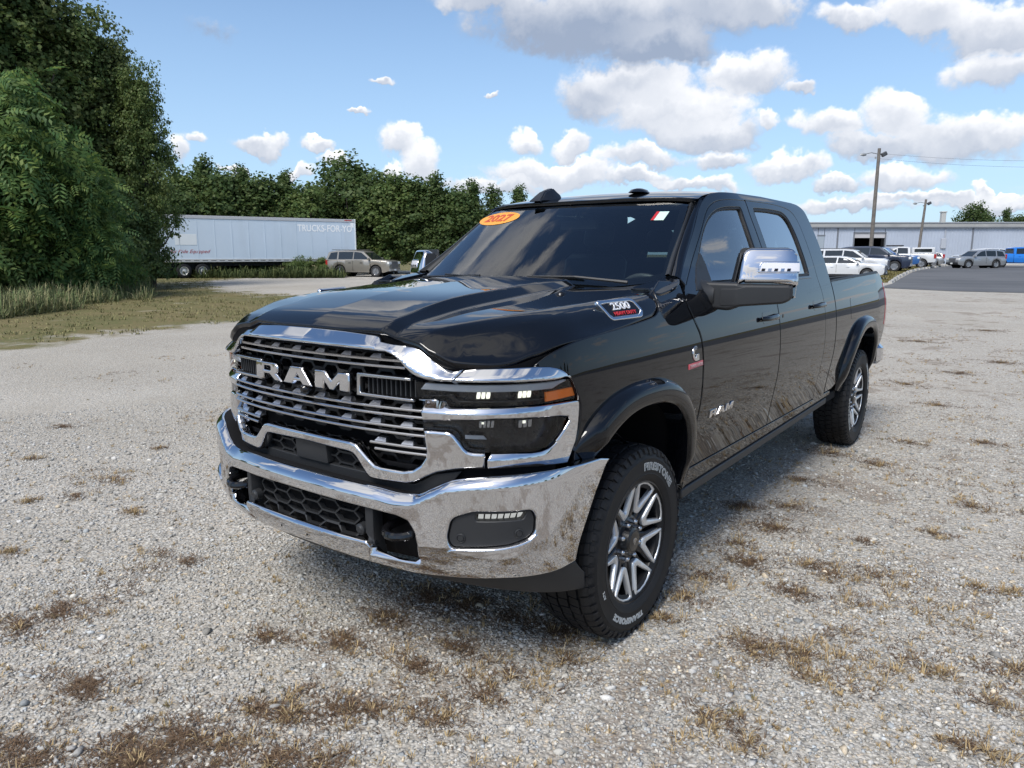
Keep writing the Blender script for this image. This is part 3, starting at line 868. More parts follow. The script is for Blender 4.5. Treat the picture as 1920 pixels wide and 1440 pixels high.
cap.lathe(prof, 20, Matrix.Translation((.31, 1.22, RZ(.31, 1.22) + .008)) @ Matrix.Rotation(R(-90), 4, 'Y') @ Matrix.Diagonal((1, 1.5, .9, 1)))
cap.build('roof_lamp', gloss, truck, True)
rows = [[(x, 3.062 + .012, z) for z in (1.44, 1.6, 1.75, 1.88)] for x in (-.9, -.45, 0, .45, .9)]
MB().add([(-.90, 3.09, .55), (.90, 3.09, .55), (.90, 3.09, 1.47), (-.90, 3.09, 1.47), (.76, 3.05, 1.90), (-.76, 3.05, 1.90), (.62, 3.03, 1.96), (-.62, 3.03, 1.96), (-.60, 3.083, 1.52), (.60, 3.083, 1.52), (.50, 3.058, 1.84), (-.50, 3.058, 1.84)],
         [(0, 1, 2, 3), (3, 2, 9, 8), (2, 4, 10, 9), (4, 5, 11, 10), (5, 3, 8, 11), (5, 4, 6, 7)]).build('cab_back', paint, truck)
plate('rear_window', [(-.61, 1.51), (.61, 1.51), (.51, 1.85), (-.51, 1.85)], lambda a, b: (-a, 3.085 - (b - 1.51) * .075, b), dglass, truck, thick=0, bevel=0, grid=0)

# ---- bumper (chrome) with the openings
btop = [(x, _bt(x)) for x in np.linspace(0, 1.0125, 34)]
top = [(BUMP.s_of(x), z) for x, z in btop] ; sl_ = BUMP.L
edge_r = [(BUMP.s_of(1.010), .880), (BUMP.s_of(1.0125) - .0, .865), (BUMP.s_of(1.010) , .75), (BUMP.s_of(1.006), .62), (BUMP.s_of(1.0), .515)]
bot = bx([(.985, .505), (.966, .503), (.864, .506), (.72, .497), (.55, .488), (.40, .498), (.226, .512), (0, .520)])
hb = top[:-1] + edge_r + bot
hb = dedupe(hb)
bfull = [(-a, b) for a, b in hb[::-1] if a > 1e-6] + hb
seen_ = []
for p in bfull:
    if not seen_ or p != seen_[-1]: seen_.append(p)
lo_line = bx([(0, .606), (.2, .604), (.378, .598), (.402, .560), (.511, .546), (.572, .548), (.597, .575), (.597, .62), (.586, .668), (.562, .704), (.515, .718), (.40, .727), (.2, .737), (0, .741)])
hole_c = [(-a, b) for a, b in lo_line[::-1] if a > 1e-6] + lo_line
hole_c = hole_c[:]
fog = rnd(bx([(.706, .655), (.722, .735), (.80, .764), (.945, .762), (.953, .735), (.952, .676), (.938, .654), (.90, .636), (.82, .628), (.72, .622)]), [.02, .03, .02, .02, .02, .02, .01, .02, .02, .02])
fogm = [(-a, b) for a, b in fog]
bump = plate('front_bumper', seen_, BUMP, chrome, truck, holes=[hole_c, fog, fogm], bevel=.007, thick=.05, step=.02, grid=(.018, .011), seg=3)
# top shelf behind the chrome
shelf = [(x, y) for x, y in [(X_, BUMP.fy(BUMP.s_of(X_)) + .045) for X_ in np.linspace(0, .95, 20)]]
rows = [[], []]
for X_ in np.linspace(-1.0, 1.0, 41):
    s_ = BUMP.s_of(X_); y = BUMP.fy(abs(s_)) + .04; zt = _bt(abs(X_)) - .006
    rows[0].append((X_, y, zt)); rows[1].append((X_ * .95, y + .14, zt - .030))
loft('bumper_shelf', rows, flat, truck, 1, 1, angle=40)
def bnn(d):
    def f(a, b):
        p = Vector(BUMP(a, b)); n_ = (Vector(BUMP(a + 1e-3, b)) - Vector(BUMP(a - 1e-3, b))).cross(Vector((0, 0, 1))).normalized()
        return tuple(p - n_ * d)
    return f
def bin_(d): return lambda a, b: (lambda p: (p[0], p[1] + d, p[2]))(BUMP(a, b))
plate('bumper_backing', bx([(-.62, .50), (.62, .50), (.62, .76), (-.62, .76)]), bin_(.115), flat, truck, thick=0, bevel=0, grid=(.08, 0))
# black insert in the lower opening, ribs, tow hooks, sensors
ins = fx([]) or []
def lattice(name, x0, x1, z0, z1, fn, m, parent, cw, ch_, t=.0035, d=.012, clip=None):
    """stretched hexagon mesh grille : real wires"""
    mb = MB(); nx = int((x1 - x0) / cw) + 2; nz = int((z1 - z0) / ch_) + 2
    def seg(p, q):
        n_ = 2; pts = []
        for i in range(n_ + 1):
            a = p[0] + (q[0] - p[0]) * i / n_; b = p[1] + (q[1] - p[1]) * i / n_
            pts.append((a, b))
        if clip and not all(clip(*p_) for p_ in pts): return
        if not all(x0 <= a <= x1 and z0 <= b <= z1 for a, b in pts): return
        dx, dz = q[0] - p[0], q[1] - p[1]; L = math.hypot(dx, dz); nx_, nz_ = -dz / L * t, dx / L * t
        v = []
        for a, b in (pts[0], pts[-1]):
            for sg, dd in ((-1, 0), (1, 0), (1, d), (-1, d)):
                P = Vector(fn(a + nx_ * sg, b + nz_ * sg)); P.y += dd; v.append(P)
        mb.add(v, [(0, 4, 5, 1), (1, 5, 6, 2), (3, 7, 4, 0)])
    for i in range(nx):
        for j in range(nz):
            cx = x0 + i * cw; cz = z0 + j * ch_ + (ch_ / 2 if i % 2 else 0)
            h = ch_ / 2; a = cw * .36; b = cw * .64
            L_, R_ = (cx - b, cz), (cx + b, cz); TL, TR, BL, BR = (cx - a, cz + h), (cx + a, cz + h), (cx - a, cz - h), (cx + a, cz - h)
            for p, q in ((TL, TR), (TR, R_), (R_, BR)): seg(p, q)
    for _ in (0,):
        pass
    return mb.build(name, m, parent)
plate('lower_grille_back', bx([(-.37, .56), (.37, .56), (.37, .75), (-.37, .75)]), bin_(.095), flat, truck, thick=0, bevel=0, grid=(.06, 0))
sB = BUMP.s_of(.355)
lattice('lower_grille_mesh', -sB, sB, .555, .755, bin_(.055), plastic, truck, .100, .050, .0034, .02)
for sx in (1, -1):
    s0, s1, s2 = BUMP.s_of(.362), BUMP.s_of(.398), BUMP.s_of(.605)
    lp = [(s0, .53), (s1, .53), (s1, .76), (s0, .76)]
    lp = lp if sx > 0 else [(-a, b) for a, b in lp[::-1]]
    plate('bumper_rib', lp, bin_(.022), plastic, truck, thick=.06, bevel=.004, grid=0)
    # tow hook : a fat loop
    hk = MB(); cx = .50 * sx
    pts = []
    for k in range(15):
        t = math.pi * k / 14
        pts.append((cx + .062 * math.cos(t), -.935 - .055 * math.sin(t), .650 - .010 * math.sin(t)))
    pts = [(cx + .062, -.80, .652)] + pts + [(cx - .062, -.80, .652)]
    hk.tube(pts, .0165, 10); hk.build('tow_hook', gloss, truck, True)
    # parking sensor in the mesh
    for xs_, zz_ in ((.335, .628),):
        P = Vector(bin_(.03)(BUMP.s_of(xs_) * sx, zz_))
        MB().lathe([(0, .012), (.012, .012), (.016, .008), (.022, .006), (.024, -.02)], 16, Matrix.Translation(P) @ Matrix.Rotation(R(-90), 4, 'Z')).build('parking_sensor', plastic, truck, True)
# little drain holes in the lower chrome
for x in (-.10, .065):
    P = Vector(BUMP(BUMP.s_of(x), .555)); MB().lathe([(0, .0015), (.005, .0015)], 8, Matrix.Translation(P) @ Matrix.Rotation(R(-90), 4, 'Z')).build('bumper_hole', flat, bump)
# fog lamps
fogi = plate('fog_lamp', inset(dedupe(fog if area2(fog) > 0 else fog[::-1]), .002), bnn(.014), plastic, truck, thick=.03, bevel=.004, grid=.03, holes=[rnd(bx([(.800, .724), (.930, .726), (.938, .752), (.800, .750)]), .008)])
plate('fog_lens', bx([(.79, .715), (.94, .716), (.945, .757), (.79, .755)]), bnn(.020), lens, fogi, thick=0, bevel=0, grid=.03)
mbx = MB()
for k in range(7):
    a0 = BUMP.s_of(.803) + k * (BUMP.s_of(.935) - BUMP.s_of(.803)) / 7; a1 = a0 + .020
    p = [Vector(bnn(.045 + .008 * (k % 2))(a0, .720)), Vector(bnn(.052)(a1, .720)), Vector(bnn(.030)(a1 + .006, .756)), Vector(bnn(.038)(a0 + .006, .756))]
    mbx.add(p, [(0, 1, 2, 3)])
mbx.build('fog_reflector', mat('fog_led', (.7, .7, .7), .1, .9, emit=(1, 1, .95), es=.45), fogi)
plate('fog_back', bx([(.75, .70), (.95, .70), (.95, .77), (.75, .77)]), bnn(.07), flat, fogi, thick=0, bevel=0, grid=.04)
for xs_, zz_ in ((.752, .660), (.920, .676)):
    P = Vector(bnn(.012)(BUMP.s_of(xs_), zz_)); nn = (Vector(BUMP(BUMP.s_of(xs_) + .01, zz_)) - Vector(BUMP(BUMP.s_of(xs_) - .01, zz_))).cross(Vector((0, 0, 1)))
    ang = math.atan2(nn.y, nn.x)
    MB().lathe([(0, .004), (.010, .004), (.0115, .001), (.013, .001), (.014, .004), (.016, .003), (.017, -.003)], 18, Matrix.Translation(P) @ Matrix.Rotation(ang, 4, 'Z')).build('parking_sensor', plastic, fogi, True)
fst = plate('fog_trim', path(bx([(.708, .600), (.722, .621), (.80, .627), (.86, .631), (.91, .640), (.940, .655), (.952, .674), (.955, .655), (.938, .630), (.90, .612), (.84, .605), (.75, .596)]), .02, True), bnn(-.006), chrome, fogi, thick=.03, bevel=.006, grid=.02)

# ---- air dam under the chrome
dam = bx([(0, .50), (.4, .486), (.72, .49), (.966, .50), (.998, .505)]) + bx([(1.0, .43), (.990, .352), (.95, .375), (.864, .412), (.72, .438), (.545, .458), (.3, .470), (0, .474)])
damf = [(-a, b) for a, b in dam[::-1] if a > 1e-6] + dam
damf = dedupe(damf)
plate('air_dam', damf, lambda a, b: (lambda p: (p[0] * .985, p[1] + .03, p[2]))(BUMP(a, b)), plastic, truck, thick=.03, bevel=.008, grid=.03)
# ---- upper chrome band of the grille and its continuation over the headlights
ub_top = [(0, 1.366), (.2, 1.364), (.355, 1.357), (.375, 1.352), (.392, 1.337), (.45, 1.330), (.50, 1.327), (.535, 1.324), (.566, 1.310), (.590, 1.295), (.612, 1.279), (.640, 1.265), (.670, 1.258), (.706, 1.2555)]
ub_bot = [(.690, 1.2075), (.64, 1.208), (.600, 1.211), (.565, 1.219), (.540, 1.231), (.518, 1.249), (.495, 1.272), (.470, 1.290), (.435, 1.301), (.3, 1.304), (0, 1.306)]
ub = fx(both(ub_top)) + fx([(-x, z) for x, z in []])
loop = fx(ub_top) + fx(ub_bot)
loopf = [(-a, b) for a, b in fx(ub_top)[::-1] if a > 1e-6] + fx(ub_top) + fx(ub_bot) + [(-a, b) for a, b in fx(ub_bot)[::-1] if a > 1e-6]
_ut = Pch([0, .2, .355, .375, .392, .45, .50, .535, .566, .590, .612, .640, .670, .706, .80, .90, .93, .950], [1.366, 1.364, 1.357, 1.352, 1.337, 1.330, 1.327, 1.324, 1.310, 1.295, 1.279, 1.265, 1.258, 1.2555, 1.2555, 1.253, 1.240, 1.225])
_ub = Pch([0, .3, .435, .470, .495, .518, .540, .565, .600, .64, .69, .80, .95], [1.306, 1.304, 1.301, 1.290, 1.272, 1.249, 1.231, 1.219, 1.211, 1.208, 1.2075, 1.206, 1.200])
def ubf(a, b):
    x, y, z = FRONT(a, 1.2); X = min(abs(x), .95); t = (b - _ub(X)) / max(_ut(X) - _ub(X), .02)
    k = max(0.0, t - .16); k = k - .06 + .06 * math.exp(-k / .06) if k > 0 else 0
    return (x, y - .010 + .066 * k * min(1, (_ut(X) - _ub(X)) / .05), b)
gs = plate('grille_surround', loopf, ubf, chrome, truck, thick=.045, bevel=.007, step=.02, grid=(.018, .010), seg=3)
ht = fx([(.709, 1.2555), (.80, 1.2555), (.888, 1.254)]) + path(fx([(.912, 1.250), (.928, 1.240), (.940, 1.222), (.948, 1.203)]), .01) + fx([(.93, 1.2005), (.865, 1.204), (.782, 1.2065), (.693, 1.2075)])
trim = plate('headlight_trim', ht, ubf, chrome, truck, thick=.03, bevel=.007, step=.02, grid=(.018, .010), seg=3)

# ---- lower grille frame with its raised centre, and the C-shaped headlight bezels
inn = [(0, .948), (.262, .947), (.290, .940), (.345, .893), (.372, .872), (.40, .867), (.50, .866), (.540, .874), (.570, .896), (.588, .925), (.591, .95), (.586, 1.00), (.584, 1.027)]
outr = [(.664, 1.027), (.680, 1.023), (.692, 1.014), (.722, .968), (.732, .958), (.748, .953), (.784, .951), (.782, .893), (.735, .892), (.70, .888), (.663, .880), (.625, .870), (.585, .850), (.55, .829), (.51, .819), (.42, .815), (.366, .814), (.345, .818), (.330, .832), (.290, .886), (.272, .902), (.25, .907), (0, .914)]
l_ = fx(inn + outr); lf = l_ + [(-a, b) for a, b in l_[::-1] if a > 1e-6]
lf = [(-a, b) for a, b in fx(outr)[::1][-1:0:-1] if False] or lf
def chain(half_):  # half outline starting and ending on x=0
    return half_ + [(-a, b) for a, b in half_[::-1] if a > 1e-6]
def frel(a, b, k=.0):
    p = FRONT(a, b); return p
def mustf(a, b):
    x, y, z = FRONT(a, b)
    return (x, y - .016 * sstep((.62 - abs(x)) / .12), z)
gf = plate('grille_frame', chain(fx(inn + outr)), mustf, chrome, truck, thick=.05, bevel=.010, step=.015, grid=(.016, .010), seg=3)
cs = fx([(.563, 1.139), (.628, 1.142), (.640, 1.137), (.662, 1.118), (.675, 1.115), (.80, 1.116), (.888, 1.1135), (.935, 1.1125)]) + path(fx([(.953, 1.112), (.960, 1.106), (.962, 1.09)]), .006)[1:] + fx([(.960, 1.06), (.955, .98), (.949, .93), (.943, .877), (.92, .886), (.864, .893), (.787, .893), (.789, .951), (.84, .949), (.888, .943)]) \
    + path(fx([(.905, .944), (.922, .955), (.933, .980), (.940, 1.01), (.945, 1.04)]), .01) + fx([(.944, 1.056), (.935, 1.065), (.889, 1.072), (.808, 1.0755), (.70, 1.071), (.578, 1.063)])
def bzf(a, b):
    x, y, z = FRONT(a, b); X = abs(x); fd = 1 - sstep((X - .90) / .045); r_ = 0
    for z0, z1 in ((1.090, 1.125), (.925, .960)):
        if b > z0 and b < z1 + .01: q = b - z0; r_ = max(r_, (q * q / (q + .006)) * 1.0)
    return (x, y + r_ * fd, b)
bz = plate('headlight_bezel', cs, bzf, chrome, truck, thick=.035, bevel=.006, step=.015, grid=(.016, .009), seg=3)

# ---- headlight
def fin_(d): return lambda a, b: (lambda p, n: (p[0] - n[0] * d, p[1] - n[1] * d, p[2]))(FRONT(a, b), (lambda u: (u.y, -u.x))((Vector(FRONT(a + 1e-3, b)) - Vector(FRONT(a - 1e-3, b))).normalized()))
hl = plate('headlight', fx([(.545, .94), (.545, 1.21), (.75, 1.21), (.90, 1.205), (.945, 1.20), (.950, 1.09), (.930, .94)]), fin_(.065), lensin, truck, thick=0, bevel=0, grid=(.03, .05))
up = fx([(.549, 1.199), (.70, 1.1985), (.93, 1.198), (.948, 1.193), (.957, 1.16), (.962, 1.116), (.93, 1.118), (.80, 1.120), (.668, 1.121), (.636, 1.143), (.560, 1.144)])
plate('upper_lens', up, fin_(.007), lens, hl, thick=0, bevel=0, grid=(.02, .03))
lw_ = fx([(.578, 1.060), (.70, 1.068), (.808, 1.073), (.935, 1.062), (.943, 1.05), (.938, 1.00), (.922, .957), (.90, .945), (.75, .955), (.727, .965), (.690, 1.018), (.668, 1.030), (.585, 1.030)])
plate('lower_lens', lw_[::-1], fin_(.010), lens, hl, thick=0, bevel=0, grid=(.02, .03))
plate('daytime_strip', fx([(.56, 1.170), (.93, 1.165), (.945, 1.190), (.58, 1.194)]), fin_(.020), mat('light_pipe', (.60, .61, .63), .2), hl, thick=.012, bevel=.004, grid=(.025, 0))
plate('lamp_step', fx([(.57, 1.142), (.66, 1.150), (.69, 1.126), (.93, 1.124), (.93, 1.134), (.70, 1.136), (.68, 1.158), (.57, 1.150)]), fin_(.030), gloss, hl, thick=.02, bevel=.003, grid=(.025, 0))
def ledunit(x0, x1, z0, z1, m, cells, d=.026):
    s0, s1 = FRONT.s_of(x0), FRONT.s_of(x1)
    hsg = plate('led_housing', rnd([(s0 - .008, z0 - .007), (s1 + .008, z0 - .007), (s1 + .008, z1 + .007), (s0 - .008, z1 + .007)], .006), fin_(d + .006), gloss, hl, thick=.01, bevel=.002, grid=.03)
    wd = (s1 - s0) / cells
    for k in range(cells):
        a0 = s0 + k * wd + .0012; a1 = a0 + wd - .0024
        plate('led_segment', [(a0, z0), (a1 - .003, z0), (a1, (z0 + z1) / 2), (a1 , z1), (a0 + .003, z1), (a0, (z0 + z1) / 2)], fin_(d), m, hl, thick=.004, bevel=.001, grid=0)
ledunit(.758, .800, 1.144, 1.168, ledm, 3)
ledunit(.868, .896, 1.142, 1.166, ledm, 3)
dim = mat('led_dim', (.5, .5, .48), .15, .6, emit=(1, .95, .75), es=.12)
ledunit(.766, .812, 1.036, 1.062, lampch, 4, .040)
ledunit(.872, .902, 1.030, 1.058, lampch, 3, .040)
plate('led_segment', [(FRONT.s_of(.775), 1.050), (FRONT.s_of(.782), 1.050), (FRONT.s_of(.782), 1.057), (FRONT.s_of(.775), 1.057)], fin_(.038), ledm, hl, thick=.002, bevel=0, grid=0)
plate('led_segment', [(FRONT.s_of(.882), 1.046), (FRONT.s_of(.888), 1.046), (FRONT.s_of(.888), 1.056), (FRONT.s_of(.882), 1.056)], fin_(.038), ledm, hl, thick=.002, bevel=0, grid=0)
plate('side_marker', fx([(.920, 1.122), (.955, 1.128), (.950, 1.160), (.919, 1.156)]), fin_(.014), amber, hl, thick=.01, bevel=.002, grid=.01)
plate('lamp_blade', fx([(.722, .998), (.790, .996), (.780, 1.010), (.722, 1.012)]), fin_(.030), mat('light_pipe', (.2, .2, .2)), hl, thick=.006, bevel=.001, grid=.03)

# ---- grille inside
def fb(d): return lambda a, b: (lambda p: (p[0], p[1] + d - min(0, 0), p[2]))(FRONT(a, min(b, 1.24)))
fbz = lambda d: (lambda a, b: (lambda p: (p[0], p[1] + d, b))(FRONT(a, min(b, 1.24))))
plate('grille_backing', fx([(-.62, .80), (.62, .80), (.62, 1.22), (.44, 1.305), (-.44, 1.305), (-.62, 1.22)]), fbz(.16), flat, truck, thick=0, bevel=0, grid=(.08, 0))
sg = FRONT.s_of(.60)
lattice('grille_mesh', -sg, sg, .85, 1.305, fbz(.080), mat('mesh_black', (.006, .006, .007), .55), truck, .074, .046, .006, .03, clip=lambda a, b: not (abs(a) < .47 and .90 < b < .955) )
def bar(name, x0, x1, z, hh=.0052, dep=.012, d=.006, m=satin, parent=truck, tail=True):
    n = max(4, int((x1 - x0) / .02)); mb = MB(); V = []
    for i in range(n + 1):
        x = x0 + (x1 - x0) * i / n; a = FRONT.s_of(x); p = Vector(fb(d)(a, z)); p.z = z
        sec = [(-.0, -hh), (-.004, -hh * .55), (-.0045, hh * .3), (-.001, hh), (dep, hh), (dep, -hh)]
        for dy, dz in sec: V.append((p.x, p.y + dy, z + dz))
    F_ = []
    for i in range(n):
        for k in range(6):
            a = i * 6 + k; b = i * 6 + (k + 1) % 6; F_.append((a, a + 6, b + 6, b))
    F_.append(tuple(range(6))); F_.append(tuple(range(n * 6, n * 6 + 6))[::-1])
    mb.add(V, F_); return mb.build(name, m, parent, True, 30)
def tab(x, z):
    mb = MB(); a = FRONT.s_of(x); p = Vector(fb(.010)(a, z)); q = Vector(fb(.010)(a + .01, z)); p.z = z; q.z = z; t = (q - p); t.z = 0; t.normalize(); n_ = Vector((-t.y, t.x, 0))
    w0, w1, h, dd = .027, .018, .014, .015
    V = [p - t * w0, p + t * w0, p + t * w1 + n_ * dd + Vector((0, 0, h)), p - t * w1 + n_ * dd + Vector((0, 0, h)), p - t * w0 + n_ * .03, p + t * w0 + n_ * .03,
         p + t * (w1 - .004) + n_ * (dd + .02) + Vector((0, 0, h)), p - t * (w1 - .004) + n_ * (dd + .02) + Vector((0, 0, h))]
    mb.add(V, [(0, 1, 2, 3), (1, 5, 6, 2), (0, 3, 7, 4), (3, 2, 6, 7)])
    return mb.build('grille_tab', mat('tab_chrome', (.66, .70, .78), .30, 1.0), truck)
for z, xe, xt in ((1.268, .492, (.0735, .22, .367)), (1.094, .572, (.0735, .22, .365, .505)), (1.0275, .580, (.0735, .22, .365, .505))):
    bar('grille_bar', -xe, xe, z); bar('grille_bar', -xe - .012, xe + .012, z - .0245)
    for x in xt: tab(x, z + .004); tab(-x, z + .004)
for s_ in (1, -1):
    x0, x1 = (.345, .588) if s_ > 0 else (-.588, -.345)
    bar('grille_bar', x0, x1, .957); bar('grille_bar', x0 + .02 * (s_ > 0), x1 - .02 * (s_ < 0), .9335)
    for x in (.385, .505): tab(x * s_, .961)
    # bracket beside the letters
    a0, a1 = FRONT.s_of(.296), FRONT.s_of(.548)
    ring = [(a0, 1.131), (a1, 1.127), (a1, 1.1375), (a0 + .020, 1.1425), (a0 + .016, 1.149), (a0 + .016, 1.196), (a0 + .020, 1.2025), (a1 - .012, 1.202), (a1 - .012, 1.212), (a0 + .004, 1.2155), (a0, 1.211)]
    ring = ring if s_ > 0 else [(-a, b) for a, b in ring[::-1]]
    plate('grille_bracket', ring, lambda a, b: (lambda p: (p[0], p[1] - .006, p[2]))(FRONT(a, b)), satin, truck, thick=.03, bevel=.003, grid=(.03, 0))
    vp = [(a0 + .012, 1.136), (a1 + .004, 1.130), (a1 - .005, 1.208), (a0 + .012, 1.208)]
    vp = vp if s_ > 0 else [(-a, b) for a, b in vp[::-1]]
    vb = plate('grille_vent', vp, fb(.050), flat, truck, thick=0, bevel=0, grid=(.04, 0))
    for k in range(11):
        a = (a0 + .035 + k * .021) * s_; p = Vector(fb(.018)(a, 1.17))
        MB().box(p.x - .0028, p.x + .0028, p.y, p.y + .035, 1.140, 1.203, ch=.001).build('vent_slat', plastic, vb)
LET = {'R': ([(0, 0), (0, 1), (2.0, 1), (2.3, .86), (2.3, .52), (2.12, .38), (2.72, 0), (2.0, 0), (1.45, .33), (.8, .33), (.8, 0)], [[(.8, .54), (1.5, .54), (1.58, .6), (1.58, .73), (1.5, .79), (.8, .79)]], -.322),
       'A': ([(0, 0), (.72, 1), (1.75, 1), (2.66, 0), (1.85, 0), (1.66, .20), (1.0, .20), (.82, 0)], [[(1.14, .40), (1.52, .40), (1.32, .66)]], -.124),
       'M': ([(0, 0), (0, 1), (.82, 1), (1.36, .50), (1.90, 1), (2.72, 1), (2.72, 0), (1.98, 0), (1.98, .50), (1.50, 0), (1.22, 0), (.74, .50), (.74, 0)], [], .077)}
for ch_, (ol, hs, x0) in LET.items():
    f_ = lambda pts: [(x0 + a * .0700, 1.1385 + b * .0705) for a, b in pts]
    ho = [f_(h) for h in hs]; ho = [h if area2(h) > 0 else h[::-1] for h in ho]
    plate('grille_letter', f_(ol), lambda a, b: (lambda p: (p[0], p[1] - .016, p[2]))(FRONT(FRONT.s_of(a), b)), satin if False else chrome, truck, holes=ho, thick=.03, bevel=.0045, bevh=.006, grid=(.03, 0), seg=2)
MB().lathe([(0, -.016), (.010, -.015), (.018, -.008), (.022, .0), (.026, .03)], 20, Matrix.Translation((0, -.955, 1.122)) @ Matrix.Rotation(R(90), 4, 'Z')).build('front_camera', gloss, truck, True)
# centre sensor block and lower air intake mesh
def fi(d): return lambda a, b: (lambda p: (p[0], p[1] + d, p[2]))(FRONT(a, b))
plate('radar_sensor', rnd([(-.098, .828), (.098, .828), (.096, .912), (-.096, .912)], .006), fi(.008), plastic, truck, thick=.05, bevel=.003, grid=.05)
lattice('intake_mesh', -.37, .37, .818, .915, fi(.030), plastic, truck, .092, .044, .0040, .02)
plate('intake_sill', fx([(-.62, .775), (.62, .775), (.70, .88), (.60, .86), (.52, .812), (.34, .812), (.335, .826), (-.335, .826), (-.34, .812), (-.52, .812), (-.60, .86), (-.70, .88)]), fi(.020), plastic, truck, thick=.04, bevel=.003, grid=(.04, 0))
plate('fascia_filler', fx([(-.92, .80), (.92, .80), (.92, .90), (.70, .905), (.60, .88), (-.60, .88), (-.70, .905), (-.92, .90)]), fi(.045), flat, truck, thick=0, bevel=0, grid=(.04, 0))
plate('fascia_core', fx([(-.80, .80), (.80, .80), (.80, 1.22), (-.80, 1.22)]), fin_(.16), flat, truck, thick=0, bevel=0, grid=(.05, 0), holes=[fx([(-.60, .85), (.60, .85), (.60, 1.24), (-.60, 1.24)])])
MB().box(-.62, .62, -.80, -.78, .6, 1.22).box(-.45, .45, -.86, -.82, 1.28, 1.32).build('radiator', flat, truck)
rows = [[], []]
for x, y in [(x, y) for x, y in half if y < -.55]:
    rows[0].append((x, y + .012, HZ(x, y) - .012)); rows[1].append((x * .98, y + .05, HZ(x, y) - .09))
for sgn in (1, -1):
    loft('hood_gap', [[(p[0] * sgn, p[1], p[2]) for p in r] for r in rows], flat, truck, 1, 1)

# ---- towing mirror
MPH = R(29); MC, MS = math.cos(MPH), math.sin(MPH)
def mpl(a, b, d=0.0):
    """mirror coordinates : a outwards along the housing, b height, d depth behind its face"""
    return (1.070 + a * MC - d * MS * -1 * -1 * 0 + d * -MS, .800 + a * MS + d * MC, b)
def mir_f(a, b):
    b_ = b
    c = (a - .15) / .15; e_ = (b - 1.59) / .09
    return mpl(a, b, (b - 1.5) * .30 * max(0, min(1, (b - 1.49) / .05)) + .018 * c * c * c * c * (1 if a > .15 else .6) + .010 * e_ * e_)
shell = rnd([(-.005, 1.500), (.030, 1.684), (.280, 1.684), (.306, 1.640), (.308, 1.43), (.285, 1.412), (.262, 1.424), (.262, 1.500)], [.028, .055, .055, .05, .04, .024, .02, .026], 6)
mh = plate('towing_mirror', shell, mir_f, chrome, truck, thick=.145, bevel=.024, bevh=.038, grid=.014, step=.009, seg=6)
lm = plate('mirror_lamp', rnd([(.098, 1.553), (.300, 1.553), (.300, 1.610), (.112, 1.612)], [.016, .004, .004, .020]), lambda a, b: (lambda p: (p[0], p[1] - .003, p[2]))(mir_f(a, b)), chrome, mh, thick=.01, bevel=.004, grid=.02, step=.01)
plate('mirror_lamp_lens', rnd([(.110, 1.561), (.302, 1.561), (.302, 1.602), (.122, 1.604)], [.01, .004, .004, .014]), lambda a, b: (lambda p: (p[0], p[1] - .0055, p[2]))(mir_f(a, b)), mat('lamp_clear', (.60, .60, .64), .2), lm, thick=.006, bevel=.002, grid=.02)
for k in range(5):
    x = .128 + k * .030
    plate('mirror_led', [(x - .010, 1.563), (x + .007, 1.563), (x + .010, 1.576), (x - .006, 1.576)], lambda a, b: (lambda p: (p[0], p[1] - .0085, p[2]))(mir_f(a, b)), gloss if k % 2 == 0 else lampch, lm, thick=.002, bevel=0, grid=0)
arm = rnd([(.868, 1.512), (1.07, 1.509), (1.085, 1.502), (1.300, 1.500), (1.306, 1.47), (1.304, 1.428), (1.27, 1.404), (1.08, 1.388), (1.03, 1.366), (.95, 1.372), (.90, 1.360), (.862, 1.385), (.855, 1.45)], [.02, .01, .01, .02, .02, .03, .02, .03, .02, .02, .03, .03, .03], 5)
def armf(a, b):
    q = a - 1.07
    y = .806 + (q * math.tan(MPH) if q > 0 else q * .10)
    return (a, y + .55 * (b - 1.45) ** 2, b)
ma = plate('mirror_arm', arm, armf, plastic, truck, thick=.11, bevel=.018, bevh=.024, grid=.018, step=.010, seg=5)
plate('mirror_arm_cover', rnd([(.99, 1.392), (1.26, 1.414), (1.290, 1.43), (1.290, 1.486), (1.10, 1.487), (1.075, 1.478), (.99, 1.476)], .012), lambda a, b: (lambda p: (p[0], p[1] - .0018, p[2]))(armf(a, b)), plastic, ma, thick=.006, bevel=.002, grid=.03)
plate('mirror_back', rnd([(.005, 1.505), (.035, 1.676), (.275, 1.676), (.298, 1.635), (.298, 1.44), (.27, 1.43), (.27, 1.505)], .02)[::-1], lambda a, b: mpl(a, b, .143), plastic, mh, thick=.01, bevel=.002, grid=0)
plate('mirror_inner_side', [(.020, 1.508), (.104, 1.508), (.100, 1.630), (.085, 1.652), (.040, 1.652), (.020, 1.630)], lambda a, b: mpl(-.006 + (b - 1.5) * .19 - .003, b, .150 - a), plastic, mh, thick=.006, bevel=.003, grid=0)
sail = plate('mirror_sail', tuck(rnd([(.640, 1.470), (.875, 1.470), (.842, 1.60), (.822, 1.652), (.80, 1.645)], [.01, .01, .02, .02, .02])), lambda a, b: (S(a, b) + .004, a, b), plastic, truck, thick=.03, bevel=.004, grid=.04)
MB().tube([(.86, .80, 1.445), (.90, .83, 1.44), (.95, .84, 1.44)], [.08, .075, .06], 14).build('mirror_mount', plastic, truck, True)

# ---- badges
def emb(name, outer, fn, m, parent=truck, holes=(), t=.006, b=.0015, g=.03, h0=0): return plate(name, outer, fn, m, parent, holes=holes, thick=t, bevel=b, grid=g, h0=h0)
